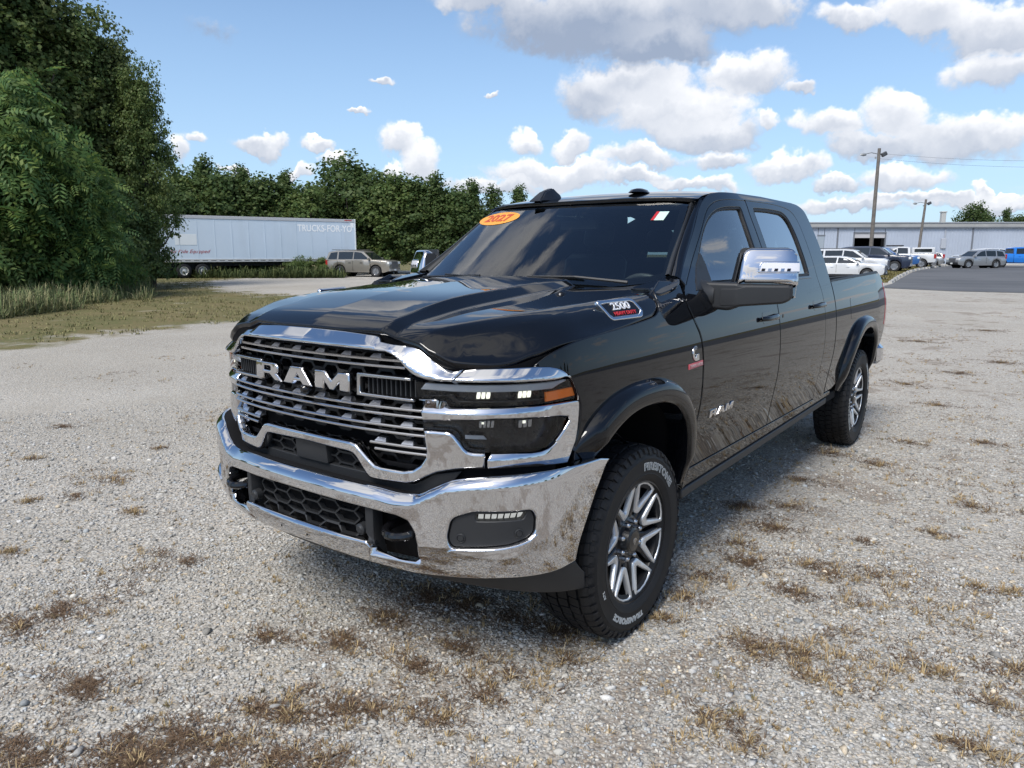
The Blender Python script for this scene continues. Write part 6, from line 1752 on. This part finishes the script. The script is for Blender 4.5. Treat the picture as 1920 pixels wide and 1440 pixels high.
MB().box(dx0, dx1, -.02, .06, 3.35, 3.95).build('bay_lintel', mat('lintel_grey', (.42, .41, .42), .5), bl)
MB().box(sx0, sx1, .0, .06, 0, 3.6).build('side_door', mat('side_door', (.28, .32, .36), .5), bl)
MB().box(sx0 - .1, sx1 + .1, -.04, .0, 3.6, 3.75).build('door_head', steeld, bl)
xv = bu(1772)
MB().box(xv - .55, xv + .0, .6, 1.15, HT - .2, HT + 1.45, ch=.05).box(xv - .62, xv + .07, .53, 1.22, HT + 1.35, HT + 1.5, ch=.03).build('vent_stack', mat('stack_grey', (.40, .40, .38), .6), bl)
MB().box(xv - .75, xv - .10, -.2, -.04, 2.0, 3.3, ch=.03).tube([(xv - .3, -.1, 3.3), (xv - .3, -.1, HT - .6)], .06, 6).build('wall_unit', mat('unit_grey', (.36, .38, .42), .5), bl)
pdo = bu(1672)
MB().box(pdo, pdo + 1.2, -.05, 0, 0, 2.1).build('service_door', wwhite, bl)

# ---- box trailer
def trailer():
    A = at(268, 50.0); Bp = at(667, 58.6); d = Bp - A; d.z = 0; L = d.length; d.normalize(); rz = math.atan2(d.y, d.x)
    t = empty('box_trailer', (A.x, A.y, 0), rz, 'long white box trailer with faded lettering parked in front of the tree line', 'trailer')
    wall = bpy.data.materials.new('trailer_wall'); wall.use_nodes = True; n_ = NT(wall.node_tree); b = wall.node_tree.nodes['Principled BSDF']
    tcn = n_.node('ShaderNodeTexCoord'); sc_ = n_.vmath('MULTIPLY', tcn.outputs['Object'], (.8, 1, .10)); n1 = n_.noise(sc_, 1.6, 5, .65); n2 = n_.noise(tcn.outputs['Object'], .7, 4, .6)
    c = n_.mix(n_.ramp(n1, .45, .75, 0, .35), (.55, .64, .73), (.44, .50, .55)); c = n_.mix(n_.ramp(n2, .4, .7, 0, .3), c, (.60, .68, .76))
    n_.link(c, b.inputs['Base Color']); b.inputs['Roughness'].default_value = .45
    z0, z1, W_ = 1.10, 4.30, 2.6
    npn = 13; pw = L / npn
    for k in range(npn):
        x = k * pw
        MB().box(x + .006, x + pw - .006, -.0, .04, z0 + .22, z1 - .20).build('side_panel', wall, t)
        if k: MB().box(x - .025, x + .025, -.012, .0, z0 + .2, z1 - .2).build('panel_seam', wall, t)
    MB().box(.0, L, .045, W_, z0 + .1, z1 - .02).build('box_core', wall, t)
    rail = mat('trailer_rail', (.50, .50, .49), .45, .3)
    MB().box(-.02, L + .02, -.03, .05, z1 - .22, z1, ch=.01).build('top_rail', mat('trailer_top_rail', (.45, .46, .48), .5), t)
    MB().box(-.02, L + .02, -.04, .05, z0, z0 + .22, ch=.01).build('bottom_rail', rail, t)
    dark_ = mat('rail_slot', (.06, .06, .06), .7); mk = MB()
    for k in range(26): mk.box(.3 + k * L / 26.5, .3 + k * L / 26.5 + .36, -.045, -.041, z0 + .09, z0 + .13)
    mk.build('rail_marking', dark_, t)
    MB().box(-.10, .02, -.03, W_, z0, z1).box(L - .02, L + .06, -.035, W_, z0, z1 + .02, ch=.01).build('end_post', mat('post_white', (.66, .68, .68), .5), t)
    MB().box(.2, L - 1, .45, .60, .82, 1.05).box(.2, L - 1, W_ - .6, W_ - .45, .82, 1.05).box(.5, 4.6, .4, W_ - .4, .62, .82).build('underframe', under, t)
    MB().box(L - 3.0, L - 2.85, .3, .45, .1, 1.0).box(L - 3.0, L - 2.85, W_ - .45, W_ - .3, .1, 1.0).box(L - 3.15, L - 2.7, .2, .55, 0, .08).build('landing_gear', under, t)
    f_ = lambda x0, zc: (lambda a, b: (x0 + a, -.004, zc + b))
    wl = mat('trailer_letter', (.88, .89, .89), .5)
    xr = L * .875
    text_obj('trailer_lettering', 'TRUCKS-FOR-YO', .70, f_(L * .842, z0 + 2.45), wl, t, depth=.004, bevel=0, xs=.80, step=0, offset=.012)
    rl = mat('trailer_red', (.40, .05, .05), .5)
    text_obj('trailer_script', 'Air Ride Equipped', .34, f_(L * .192, z0 + .73), rl, t, depth=.004, bevel=0, shear=.45, xs=1.05, step=0)
    MB().box(L * .135, L * .228, -.012, -.002, z0 + 1.18, z0 + 1.92).build('cover_patch', mat('patch_white', (.70, .74, .76), .5), t)
    MB().box(L - .85, L - .25, -.034, -.03, z1 - .12, z1 - .04).build('marker_strip', rl, t)
    MB().box(L - .35, L - .1, -.008, -.004, z1 - .62, z1 - .25).build('white_decal', wl, t)
    tm = mat('trailer_rim', (.58, .58, .56), .4, .3)
    for k, (x) in enumerate((L * .165, L * .245)):
        Mw = Matrix.Translation((x, .02, .50)) @ Matrix.Rotation(R(-90), 4, 'Z')
        wv = MB().lathe([(.28, 0.0), (.30, .02), (.44, .02), (.50, -.02), (.505, -.22), (.44, -.26), (.28, -.26)], 28, Mw).build('trailer_wheel', rubber, t, True)
        rm = MB(); rm.lathe([(.30, .015), (.285, .02), (.27, -.04), (.20, -.10), (.14, -.10), (.12, -.02), (.06, .0), (0, .0)], 24, Mw); rm.build('rim', tm, wv, True, 30)
        hb = MB()
        for q in range(8):
            a = q * math.pi / 4; hb.lathe([(.028, -.088), (.028, -.086), (0, -.086)], 6, Mw @ Matrix.Translation((0, .20 * math.cos(a), .20 * math.sin(a))))
        hb.build('rim_holes', flat, wv)
        MB().lathe([(.28, 0), (.50, 0), (.505, -.5), (.28, -.5)], 20, Matrix.Translation((x, W_ - .05, .50)) @ Matrix.Rotation(R(90), 4, 'Z')).build('trailer_wheel', rubber, t, True)
    MB().box(L * .10, L * .105, .1, 2.4, .25, 1.0).build('mud_flap', flat, t)
    return t, L
trl, TL = trailer()

# ---- light poles
def light_pole(p, h, lean, label):
    t = empty('light_pole', p, 0, label, 'light pole', 'wooden light poles at the asphalt lot')
    wood = mat('pole_wood', (.14, .125, .11), .9, vary=(3, .25))
    r_ = Vector((CR.x, CR.y, 0)).normalized()
    e_ = Vector((0, 0, h)) + r_ * lean
    MB().tube([(0, 0, -.1), e_ * .33, e_ * .66, e_], [.17, .155, .14, .12], 12).build('pole', wood, t, True)
    am = mat('lamp_arm', (.30, .31, .31), .4, .5)
    top = e_ - Vector((0, 0, .45)); q = top - r_ * .25
    MB().tube([top, q - r_ * .35 + Vector((0, 0, .12)), q - r_ * .85 + Vector((0, 0, .02))], .035, 6).box(*[v for v in (q.x - .05, q.x + .05, q.y - .05, q.y + .05, q.z - .35, q.z - .2)]).build('lamp_arm', am, t, True)
    c = q - r_ * 1.0 + Vector((0, 0, -.03))
    MB().tube([c + r_ * .22, c, c - r_ * .25], [.09, .13, .04], 8).build('street_lamp_head', am, t, True)
    c = top + r_ * .42
    MB().tube([top, c - r_ * .1], .04, 6).box(-.22, .22, -.13, .13, -.16, .16, Matrix.Translation(c) @ Matrix.Rotation(math.atan2(r_.y, r_.x), 4, 'Z') @ Matrix.Rotation(R(-28), 4, 'Y'), ch=.05).build('flood_light', mat('flood_dark', (.05, .052, .055), .4), t)
    return t
light_pole(at(1632.5, 61), 9.62, .02, 'taller nearer wooden light pole rising behind the dark vehicle')
light_pole(at(1721, 88), 7.55, .40, 'shorter leaning light pole standing close to the metal building')

# ---- concrete kerb blocks along the asphalt edge
conc = mat('kerb_concrete', (.34, .33, .31), .85, vary=(3, .2))
edge = [Vector(p) for p in ((-5.75, 43.4), (-6.6, 50), (-7.5, 60), (-8.2, 76), (-8.75, 94))]
cum = [0]
for a, b in zip(edge[:-1], edge[1:]): cum.append(cum[-1] + (b - a).length)
k = 0; s_ = .4
while s_ < cum[-1] - 2:
    i = max(j for j in range(len(cum)) if cum[j] <= s_); i = min(i, len(edge) - 2)
    p = edge[i].lerp(edge[i + 1], (s_ - cum[i]) / (cum[i + 1] - cum[i])); d = edge[i + 1] - edge[i]
    mbk = MB(); v = [(-.80, -.13, 0), (.80, -.13, 0), (.80, .13, 0), (-.80, .13, 0), (-.78, -.075, .15), (.78, -.075, .15), (.78, .075, .15), (-.78, .075, .15)]
    mbk.add(v, [(0, 1, 5, 4), (1, 2, 6, 5), (2, 3, 7, 6), (3, 0, 4, 7), (4, 5, 6, 7)])
    if k == 0: kme = mbk.build('kerb_block', conc, None); o = kme
    else: o = kme.copy(); COL.objects.link(o)
    o.location = (p.x, p.y, H(p.x, p.y)); o.rotation_euler = (0, 0, math.atan2(d.y, d.x) + random.uniform(-.03, .03))
    ordn = ['nearest', 'second', 'third', 'fourth', 'fifth', 'sixth', 'seventh', 'eighth', 'ninth', 'tenth', 'eleventh', 'twelfth', 'thirteenth', 'fourteenth', 'fifteenth', 'sixteenth', 'seventeenth', 'eighteenth', 'nineteenth', 'twentieth', 'twenty-first', 'twenty-second', 'twenty-third', 'twenty-fourth']
    tag(o, f'{ordn[min(k, 23)]} concrete kerb block from the truck along the asphalt edge', 'kerb block', 'concrete kerb blocks at the asphalt edge')
    k += 1; s_ += 2.6
# grass verge beside them
vg = []
for _ in range(1500):
    s1 = random.uniform(0, cum[-1] - 2); i = max(j for j in range(len(cum)) if cum[j] <= s1); i = min(i, len(edge) - 2)
    p = edge[i].lerp(edge[i + 1], (s1 - cum[i]) / (cum[i + 1] - cum[i])); vg.append((p.x - random.uniform(.2, 2.6), p.y, random.uniform(.5, 1.0)))
verge = gmat('verge', (.10, .10, .032), (.24, .20, .085), 2)
blades('verge_grass', vg, verge, .10, .22, 1.2, 16, .02, .25)

# ================================================================ BACKGROUND VEHICLES
carglass = mat('car_glass', (.012, .016, .018), .06, coat=.3)
cartyre = mat('car_tyre', (.016, .016, .017), .7)
carrim = mat('car_rim', (.42, .42, .43), .3, .8)
cardark = mat('car_trim', (.02, .02, .022), .5)
carlens = mat('car_lamp', (.70, .70, .68), .15, coat=.5)
cargrille = mat('car_grille', (.16, .16, .17), .3, .5)
def car_paint(name, c, met=.0): return mat(name, c, .32, met, coat=.8, croug=.04)
def vehicle(kind, name, cat, pos, rz, paintm, label, group=None, L=5.0, W_=1.95, roof=1.85, prof=None, gl=None, wheels=None, wr=.38, lamp_front=True, rimd=False, racks=False, mark=None):
    """x forward, y left, z up. prof : side outline of the body; gl : greenhouse stations"""
    t = empty(name, pos, rz, label, cat, group)
    h = W_ / 2
    # body : cross sections along x, from the outline
    low = prof['low']; bel = prof['belt']; hoodl = prof['top']      # z by x
    xs = sorted(set([p[0] for p in low] + [p[0] for p in bel] + [p[0] for p in hoodl]))
    xs = sorted(set(list(np.linspace(-L / 2, L / 2, 25)) + xs))
    def arch_z(x):
        z = np.interp(x, *zip(*low))
        for wx in wheels:
            d = abs(x - wx)
            if d < wr * 1.22: z = max(z, wr + math.sqrt(max((wr * 1.22) ** 2 - d * d, 0)))
        return float(z)
    xs2 = sorted(set(xs + [wx + s_ * wr * 1.22 * k for wx in wheels for s_ in (-1, 1) for k in (1.001, .98, .9, .75, .5, .25, 0)]))
    rows = []
    for x in xs2:
        e_ = (abs(x) / (L / 2)); tp_ = 1 - .10 * max(0, (e_ - .80) / .20) ** 2 - .035 * max(0, (e_ - .5) / .5)
        zt = float(np.interp(x, *zip(*hoodl))); zb_ = float(np.interp(x, *zip(*bel))); zl = arch_z(x); zm = max(zl + .02, (zb_ + zl) * .5)
        hw = h * tp_
        rows.append([(x, hw * .95, zl), (x, hw, zm), (x, hw * .985, min(zb_ - .02, zb_)), (x, hw * .955, zb_ + (zt - zb_) * .45), (x, hw * .86, zt - .006), (x, hw * .5, zt + .012), (x, 0, zt + .02)])
    V = []; F_ = []; m_ = 7
    for r_ in rows: V += r_ + [(x, -y, z) for x, y, z in r_[:-1][::-1]]
    q = 13
    for i in range(len(rows) - 1):
        for j in range(q - 1): a = i * q + j; F_.append((a, a + q, a + q + 1, a + 1))
    F_.append(tuple(range(q))); F_.append(tuple(range((len(rows) - 1) * q, len(rows) * q))[::-1])
    body = mesh_obj('body', V, F_, paintm, t, True, 40)
    # greenhouse : stations (x, z) of the roof outline with base line; windows slightly proud
    gx = gl['roof']; base = gl['base']          # lists (x, z); same length
    rw = gl.get('rw', .72) * h; bw = .93 * h
    V = []; F_ = []
    for (xb, zb_), (xt, zt) in zip(base, gx): V += [(xb, bw, zb_), (xt, rw + .04, zt - .05), (xt, rw - .08, zt), (xt, -(rw - .08), zt), (xt, -(rw + .04), zt - .05), (xb, -bw, zb_)]
    for i in range(len(gx) - 1):
        for j in range(5): a = i * 6 + j; F_.append((a, a + 6, a + 7, a + 1))
    F_.append((0, 1, 2, 3, 4, 5)); n_ = (len(gx) - 1) * 6; F_.append((n_ + 5, n_ + 4, n_ + 3, n_ + 2, n_ + 1, n_))
    mesh_obj('cabin', V, F_, paintm, t, True, 30)
    def on_side(x, f, s_):   # f 0 base .. 1 roof edge
        xbs = [p[0] for p in base]; 
        zb2 = float(np.interp(x, xbs, [p[1] for p in base])); xts = [p[0] for p in gx]; zt2 = float(np.interp(min(max(x, xts[0]), xts[-1]), xts, [p[1] for p in gx])) - .05
        return (x, s_ * (bw + (rw + .04 - bw) * f + .012), zb2 + (zt2 - zb2) * f)
    for s_ in (1, -1):
        for (xa0, xb0, xa1, xb1) in gl['win']:    # bottom x0,x1 ; top x0,x1
            p = [on_side(xa0, .10, s_), on_side(xb0, .10, s_), on_side(xb1, .90, s_), on_side(xa1, .90, s_)]
            mesh_obj('side_window', p, [(0, 1, 2, 3) if s_ < 0 else (3, 2, 1, 0)], carglass, t, False)
    def quad_end(i0, i1, nm, f0=.08, f1=.92, sc=.9):
        (xb, zb_), (xt, zt) = base[i0], gx[i1]
        n0 = Vector((zt - zb_, 0, -(xt - xb))).normalized() * .015
        if (xb > 0) != (n0.x > 0): n0 = -n0
        P0 = [Vector((xb + (xt - xb) * f, y, zb_ + (zt - .02 - zb_) * f)) + n0 for f, y in ((f0, bw * sc), (f0, -bw * sc), (f1, -rw * sc), (f1, rw * sc))]
        mesh_obj(nm, P0, [(0, 1, 2, 3)], carglass, t, False)
    quad_end(-1, -1, 'windshield') ; quad_end(0, 0, 'rear_window')
    # wheels
    for wx in wheels:
        for s_ in (1, -1):
            Mw = Matrix.Translation((wx, s_ * (h - .13), wr)) @ Matrix.Rotation(R(90 if s_ > 0 else -90), 4, 'Z')
            wv = MB().lathe([(wr * .62, .10), (wr * .66, .12), (wr * .92, .11), (wr, .06), (wr, -.10), (wr * .6, -.12)], 24, Mw).build('wheel', cartyre, t, True, 30)
            rm = MB(); rm.lathe([(wr * .64, .10), (wr * .60, .10), (wr * .56, .04), (0, .03)], 20, Mw)
            for k in range(6 if not rimd else 5):
                a = 2 * math.pi * k / (6 if not rimd else 5)
                rm.box(.04, .085, -.035, .035, .03, wr * .60, Mw @ Matrix.Rotation(a, 4, 'X'))
            rm.build('rim', carrim if not rimd else cardark, wv, True, 30)
            MB().lathe([(wr * 1.16, .02), (wr * 1.16, -.28), (0, -.28)], 20, Mw).build('wheel_well', flat, t, False)
    MB().box(-L / 2 + .3, L / 2 - .3, -h * .88, h * .88, float(min(z for _, z in low)) + .0, .62).build('floor_pan', flat, t)
    # front and rear trim
    fz = prof['fz']; fxx = L / 2
    MB().box(fxx - .03, fxx + .035, -h * .46, h * .46, fz[0] + .02, fz[1] - .02, ch=.01).build('grille', cargrille, t)
    for s_ in (1, -1):
        MB().box(fxx - .22, fxx + .012, *sorted((s_ * h * .50, s_ * h * .905)), fz[1] - .20, fz[1] - .02, ch=.02).build('headlight', carlens, t)
        MB().box(-fxx - .012, -fxx + .16, *sorted((s_ * h * .74, s_ * h * .925)), prof['rz'][0], prof['rz'][1], ch=.02).build('tail_light', redl, t)
        xm = gl['mirror']; MB().box(xm - .07, xm + .07, *sorted((s_ * h * .97, s_ * h * 1.17)), prof['mz'], prof['mz'] + .17, ch=.03).build('wing_mirror', paintm, t)
        for hx in gl['handles']: MB().box(hx - .09, hx + .09, *sorted((s_ * h * .99, s_ * h * 1.02)), prof['mz'] - .22, prof['mz'] - .18).build('door_handle', cardark if racks else paintm, t)
        for dx_ in gl['seams']: MB().box(dx_ - .006, dx_ + .006, *sorted((s_ * h * .9, s_ * (h * 1.002))), .45, prof['mz'] - .05).build('door_seam', flat, t)
    MB().box(fxx - .20, fxx + .05, -h * .84, h * .84, fz[0] - .22, fz[0] - .02, ch=.03).build('front_bumper', cardark if kind != 'chromebump' else carrim, t)
    MB().box(-fxx - .05, -fxx + .2, -h * .84, h * .84, fz[0] - .20, fz[0] + .02, ch=.03).build('rear_bumper', cardark if kind != 'chromebump' else carrim, t)
    MB().box(fxx + .046, fxx + .054, -.15, .15, fz[0] - .18, fz[0] - .06).build('number_plate', white, t)
    if racks:
        for s_ in (1, -1): MB().tube([(gx[0][0] + .25, s_ * (rw - .05), gx[1][1] + .05), (gx[-1][0] - .25, s_ * (rw - .05), gx[-2][1] + .05)], .022, 6).build('roof_rail', cardark, t)
    return t
def suv_spec(L, roof, belt, hoodz, wr=.40, cow=.95, low=.30):
    r_ = L / 2
    prof = {'low': [(-r_, low + .18), (-r_ + .3, low + .04), (r_ - .4, low), (r_, low + .14)], 'belt': [(-r_, belt - .05), (0, belt), (cow, belt - .02), (r_ - .15, hoodz - .14), (r_, hoodz - .24)],
            'top': [(-r_, belt), (cow, belt + .02), (cow + .1, hoodz + .02), (r_ - .25, hoodz - .03), (r_ - .06, hoodz - .10), (r_, hoodz - .22)], 'fz': (low + .32, hoodz - .12), 'rz': (.85, 1.25), 'mz': belt + .0}
    gl = {'base': [(-r_ + .04, belt), (-r_ + .9, belt), (0, belt), (cow - .1, belt), (cow + .12, belt)], 'roof': [(-r_ + .22, roof - .10), (-r_ + .8, roof), (-.2, roof + .01), (cow - .95, roof - .03), (cow - .62, roof - .09)],
          'win': [(-r_ + .20, -r_ + .95, -r_ + .42, -r_ + .98), (-r_ + 1.08, -.35, -r_ + 1.10, -.30), (-.26, cow - .12, -.22, cow - .82)], 'mirror': cow - .12, 'handles': [-.55, .38], 'seams': [-.30, cow - .02, -r_ + 1.02], 'rw': .74}
    return prof, gl
def pick_spec(L, roof, belt, hoodz, cabr=-.35, cow=1.05, low=.42, bedz=1.32):
    r_ = L / 2
    prof = {'low': [(-r_, low + .12), (r_ - .4, low), (r_, low + .10)], 'belt': [(-r_, bedz - .04), (cabr - .08, bedz - .04), (cabr, belt - .02), (cow, belt - .02), (r_ - .1, hoodz - .12), (r_, hoodz - .22)],
            'top': [(-r_, bedz), (cabr - .10, bedz), (cabr - .02, belt + .01), (cow, belt + .02), (cow + .1, hoodz + .02), (r_ - .2, hoodz - .03), (r_ - .05, hoodz - .09), (r_, hoodz - .2)], 'fz': (low + .28, hoodz - .10), 'rz': (.88, 1.28), 'mz': belt + .02}
    gl = {'base': [(cabr, belt), (cabr + .3, belt), (.2, belt), (cow - .1, belt), (cow + .12, belt)], 'roof': [(cabr + .06, roof - .08), (cabr + .3, roof), (.2, roof + .01), (cow - .95, roof - .03), (cow - .6, roof - .09)],
          'win': [(cabr + .2, .16, cabr + .26, .18), (.26, cow - .12, .28, cow - .80)], 'mirror': cow - .12, 'handles': [cabr + .5, .45], 'seams': [.21, cow - .02, cabr - .02], 'rw': .74}
    return prof, gl
WH = car_paint('paint_white', (.54, .55, .56)); NV = car_paint('paint_navy', (.012, .020, .045)); BL2 = car_paint('paint_blue', (.02, .09, .26)); BB = car_paint('paint_bright_blue', (.01, .16, .55)); SG = car_paint('paint_silver', (.34, .345, .35), .6); TN = car_paint('paint_tan', (.27, .25, .215), .45)
G_R = 'vehicles parked nose out along the kerb blocks'; RZ_ = R(5)
pr, gl_ = suv_spec(4.9, 1.50, 1.00, 1.02, .34, 1.0, .22)
tan_p, tan_g = suv_spec(5.18, 1.92, 1.22, 1.24, .41, 1.15, .32)
c0_ = at(680, 55.3)
vehicle('chromebump', 'parked_suv', 'car', c0_, math.atan2(CR.y, CR.x) - .30, TN, 'tan sport utility vehicle parked by the nose of the white trailer', None, 5.18, 2.04, 1.92, tan_p, tan_g, (1.52, -1.42), .41, racks=True)
def kerbcar(u_front, d, L): 
    p = at(u_front, d); return (p.x - math.cos(RZ_) * L / 2, p.y - math.sin(RZ_) * L / 2, H(p.x, p.y))
p1s, g1s = suv_spec(4.9, 1.46, .98, 1.02, cow=1.05, low=.22)
vehicle('car', 'parked_car', 'car', kerbcar(1664, 46.5, 4.9), RZ_, WH, 'white low car nearest to the truck bed, clear side glass', G_R, 4.9, 1.88, 1.46, p1s, g1s, (1.48, -1.42), .34)
p2s, g2s = suv_spec(5.1, 1.84, 1.18, 1.20, cow=1.15)
vehicle('suv', 'parked_suv', 'car', kerbcar(1668, 51.5, 5.1), RZ_, WH, 'white tall vehicle with dark roof rails behind the low white car', G_R, 5.1, 1.98, 1.84, p2s, g2s, (1.5, -1.45), .39, racks=True)
p3s, g3s = suv_spec(5.2, 1.93, 1.24, 1.26, cow=1.2)
vehicle('chromebump', 'parked_suv', 'car', kerbcar(1711, 57.5, 5.2), RZ_, NV, 'dark navy sport utility vehicle in front of the taller light pole', G_R, 5.2, 2.03, 1.93, p3s, g3s, (1.52, -1.45), .41)
p4s, g4s = pick_spec(5.8, 1.86, 1.20, 1.18, cabr=-.7, cow=1.15)
vehicle('chromebump', 'parked_pickup', 'pickup truck', kerbcar(1727, 62.5, 5.8), RZ_, BL2, 'blue pickup mostly hidden behind the dark navy vehicle', G_R, 5.8, 2.0, 1.86, p4s, g4s, (1.85, -1.75), .40)
p5s, g5s = pick_spec(5.9, 1.95, 1.26, 1.24, cabr=-.9, cow=1.05)
pp = at(1757, 68); wp_ = vehicle('chromebump', 'parked_pickup', 'pickup truck', (pp.x - 2.95, pp.y - .2, H(pp.x, pp.y)), RZ_ + math.pi, WH, 'white pickup with a topper parked tail first to the kerb blocks', G_R, 5.9, 2.03, 1.95, p5s, g5s, (1.85, -1.85), .41)
MB().box(-2.85, -.95, -.88, .88, 1.30, 1.86, ch=.08).build('bed_topper', WH, wp_)
for s_ in (1, -1): MB().box(-2.6, -1.2, *sorted((s_ * .875, s_ * .895)), 1.46, 1.74).build('topper_window', carglass, wp_)
MB().box(-.2, 1.2, -.6, .6, 1.98, 2.10, ch=.03).build('roof_rack', cardark, wp_)
p6s, g6s = suv_spec(4.3, 1.50, .98, 1.0, cow=.95, low=.22)
q_ = at(1771, 74); vehicle('car', 'parked_car', 'car', (q_.x - 2.1, q_.y, H(q_.x, q_.y)), RZ_ + math.pi, SG, 'small silver car end just right of the white topper pickup', G_R, 4.3, 1.8, 1.5, p6s, g6s, (1.3, -1.3), .33)
hr_ = math.atan2(CR.y, CR.x)
p7s, g7s = suv_spec(4.65, 1.66, 1.02, 1.04, cow=.95, low=.24)
vehicle('suv', 'parked_crossover', 'car', at(1832, 68), hr_ + math.pi + .10, SG, 'silver grey crossover seen from the side on the asphalt', 'vehicles across the asphalt', 4.65, 1.86, 1.66, p7s, g7s, (1.36, -1.32), .36)
p8s, g8s = pick_spec(5.8, 1.92, 1.22, 1.22, cabr=-.75, cow=1.1)
vehicle('car', 'parked_pickup', 'pickup truck', at(1908, 72), hr_ - .12, BB, 'bright blue pickup at the right border of the photo', 'vehicles across the asphalt', 5.8, 2.0, 1.92, p8s, g8s, (1.8, -1.8), .41, rimd=True)
p9s, g9s = suv_spec(5.0, 1.86, 1.2, 1.2, cow=1.1)
vehicle('suv', 'parked_suv', 'car', at(1838, 78), hr_ + math.pi, WH, 'white vehicle whose roof shows above the grey crossover', 'vehicles across the asphalt', 5.0, 1.95, 1.86, p9s, g9s, (1.5, -1.4), .38)

# ---- overhead wires
wm = mat('wire', (.05, .05, .05), .6)
for i, (z0, z1) in enumerate(((9.3, 9.9), (8.9, 9.3))):
    a = at(1632.5, 61); b_ = at(2600, 52); pts = []
    for k in range(17):
        t = k / 16; p = a.lerp(b_, t); pts.append((p.x, p.y, z0 + .26 * (1 - t) + (z1 - z0) * t - 1.2 * 4 * t * (1 - t)))
    o = MB().tube(pts, .007, 4).build('overhead_wire', wm, None); tag(o, ['upper thin wire running right from the taller light pole', 'lower thin wire running right from the taller light pole'][i], 'wire', 'overhead wires')
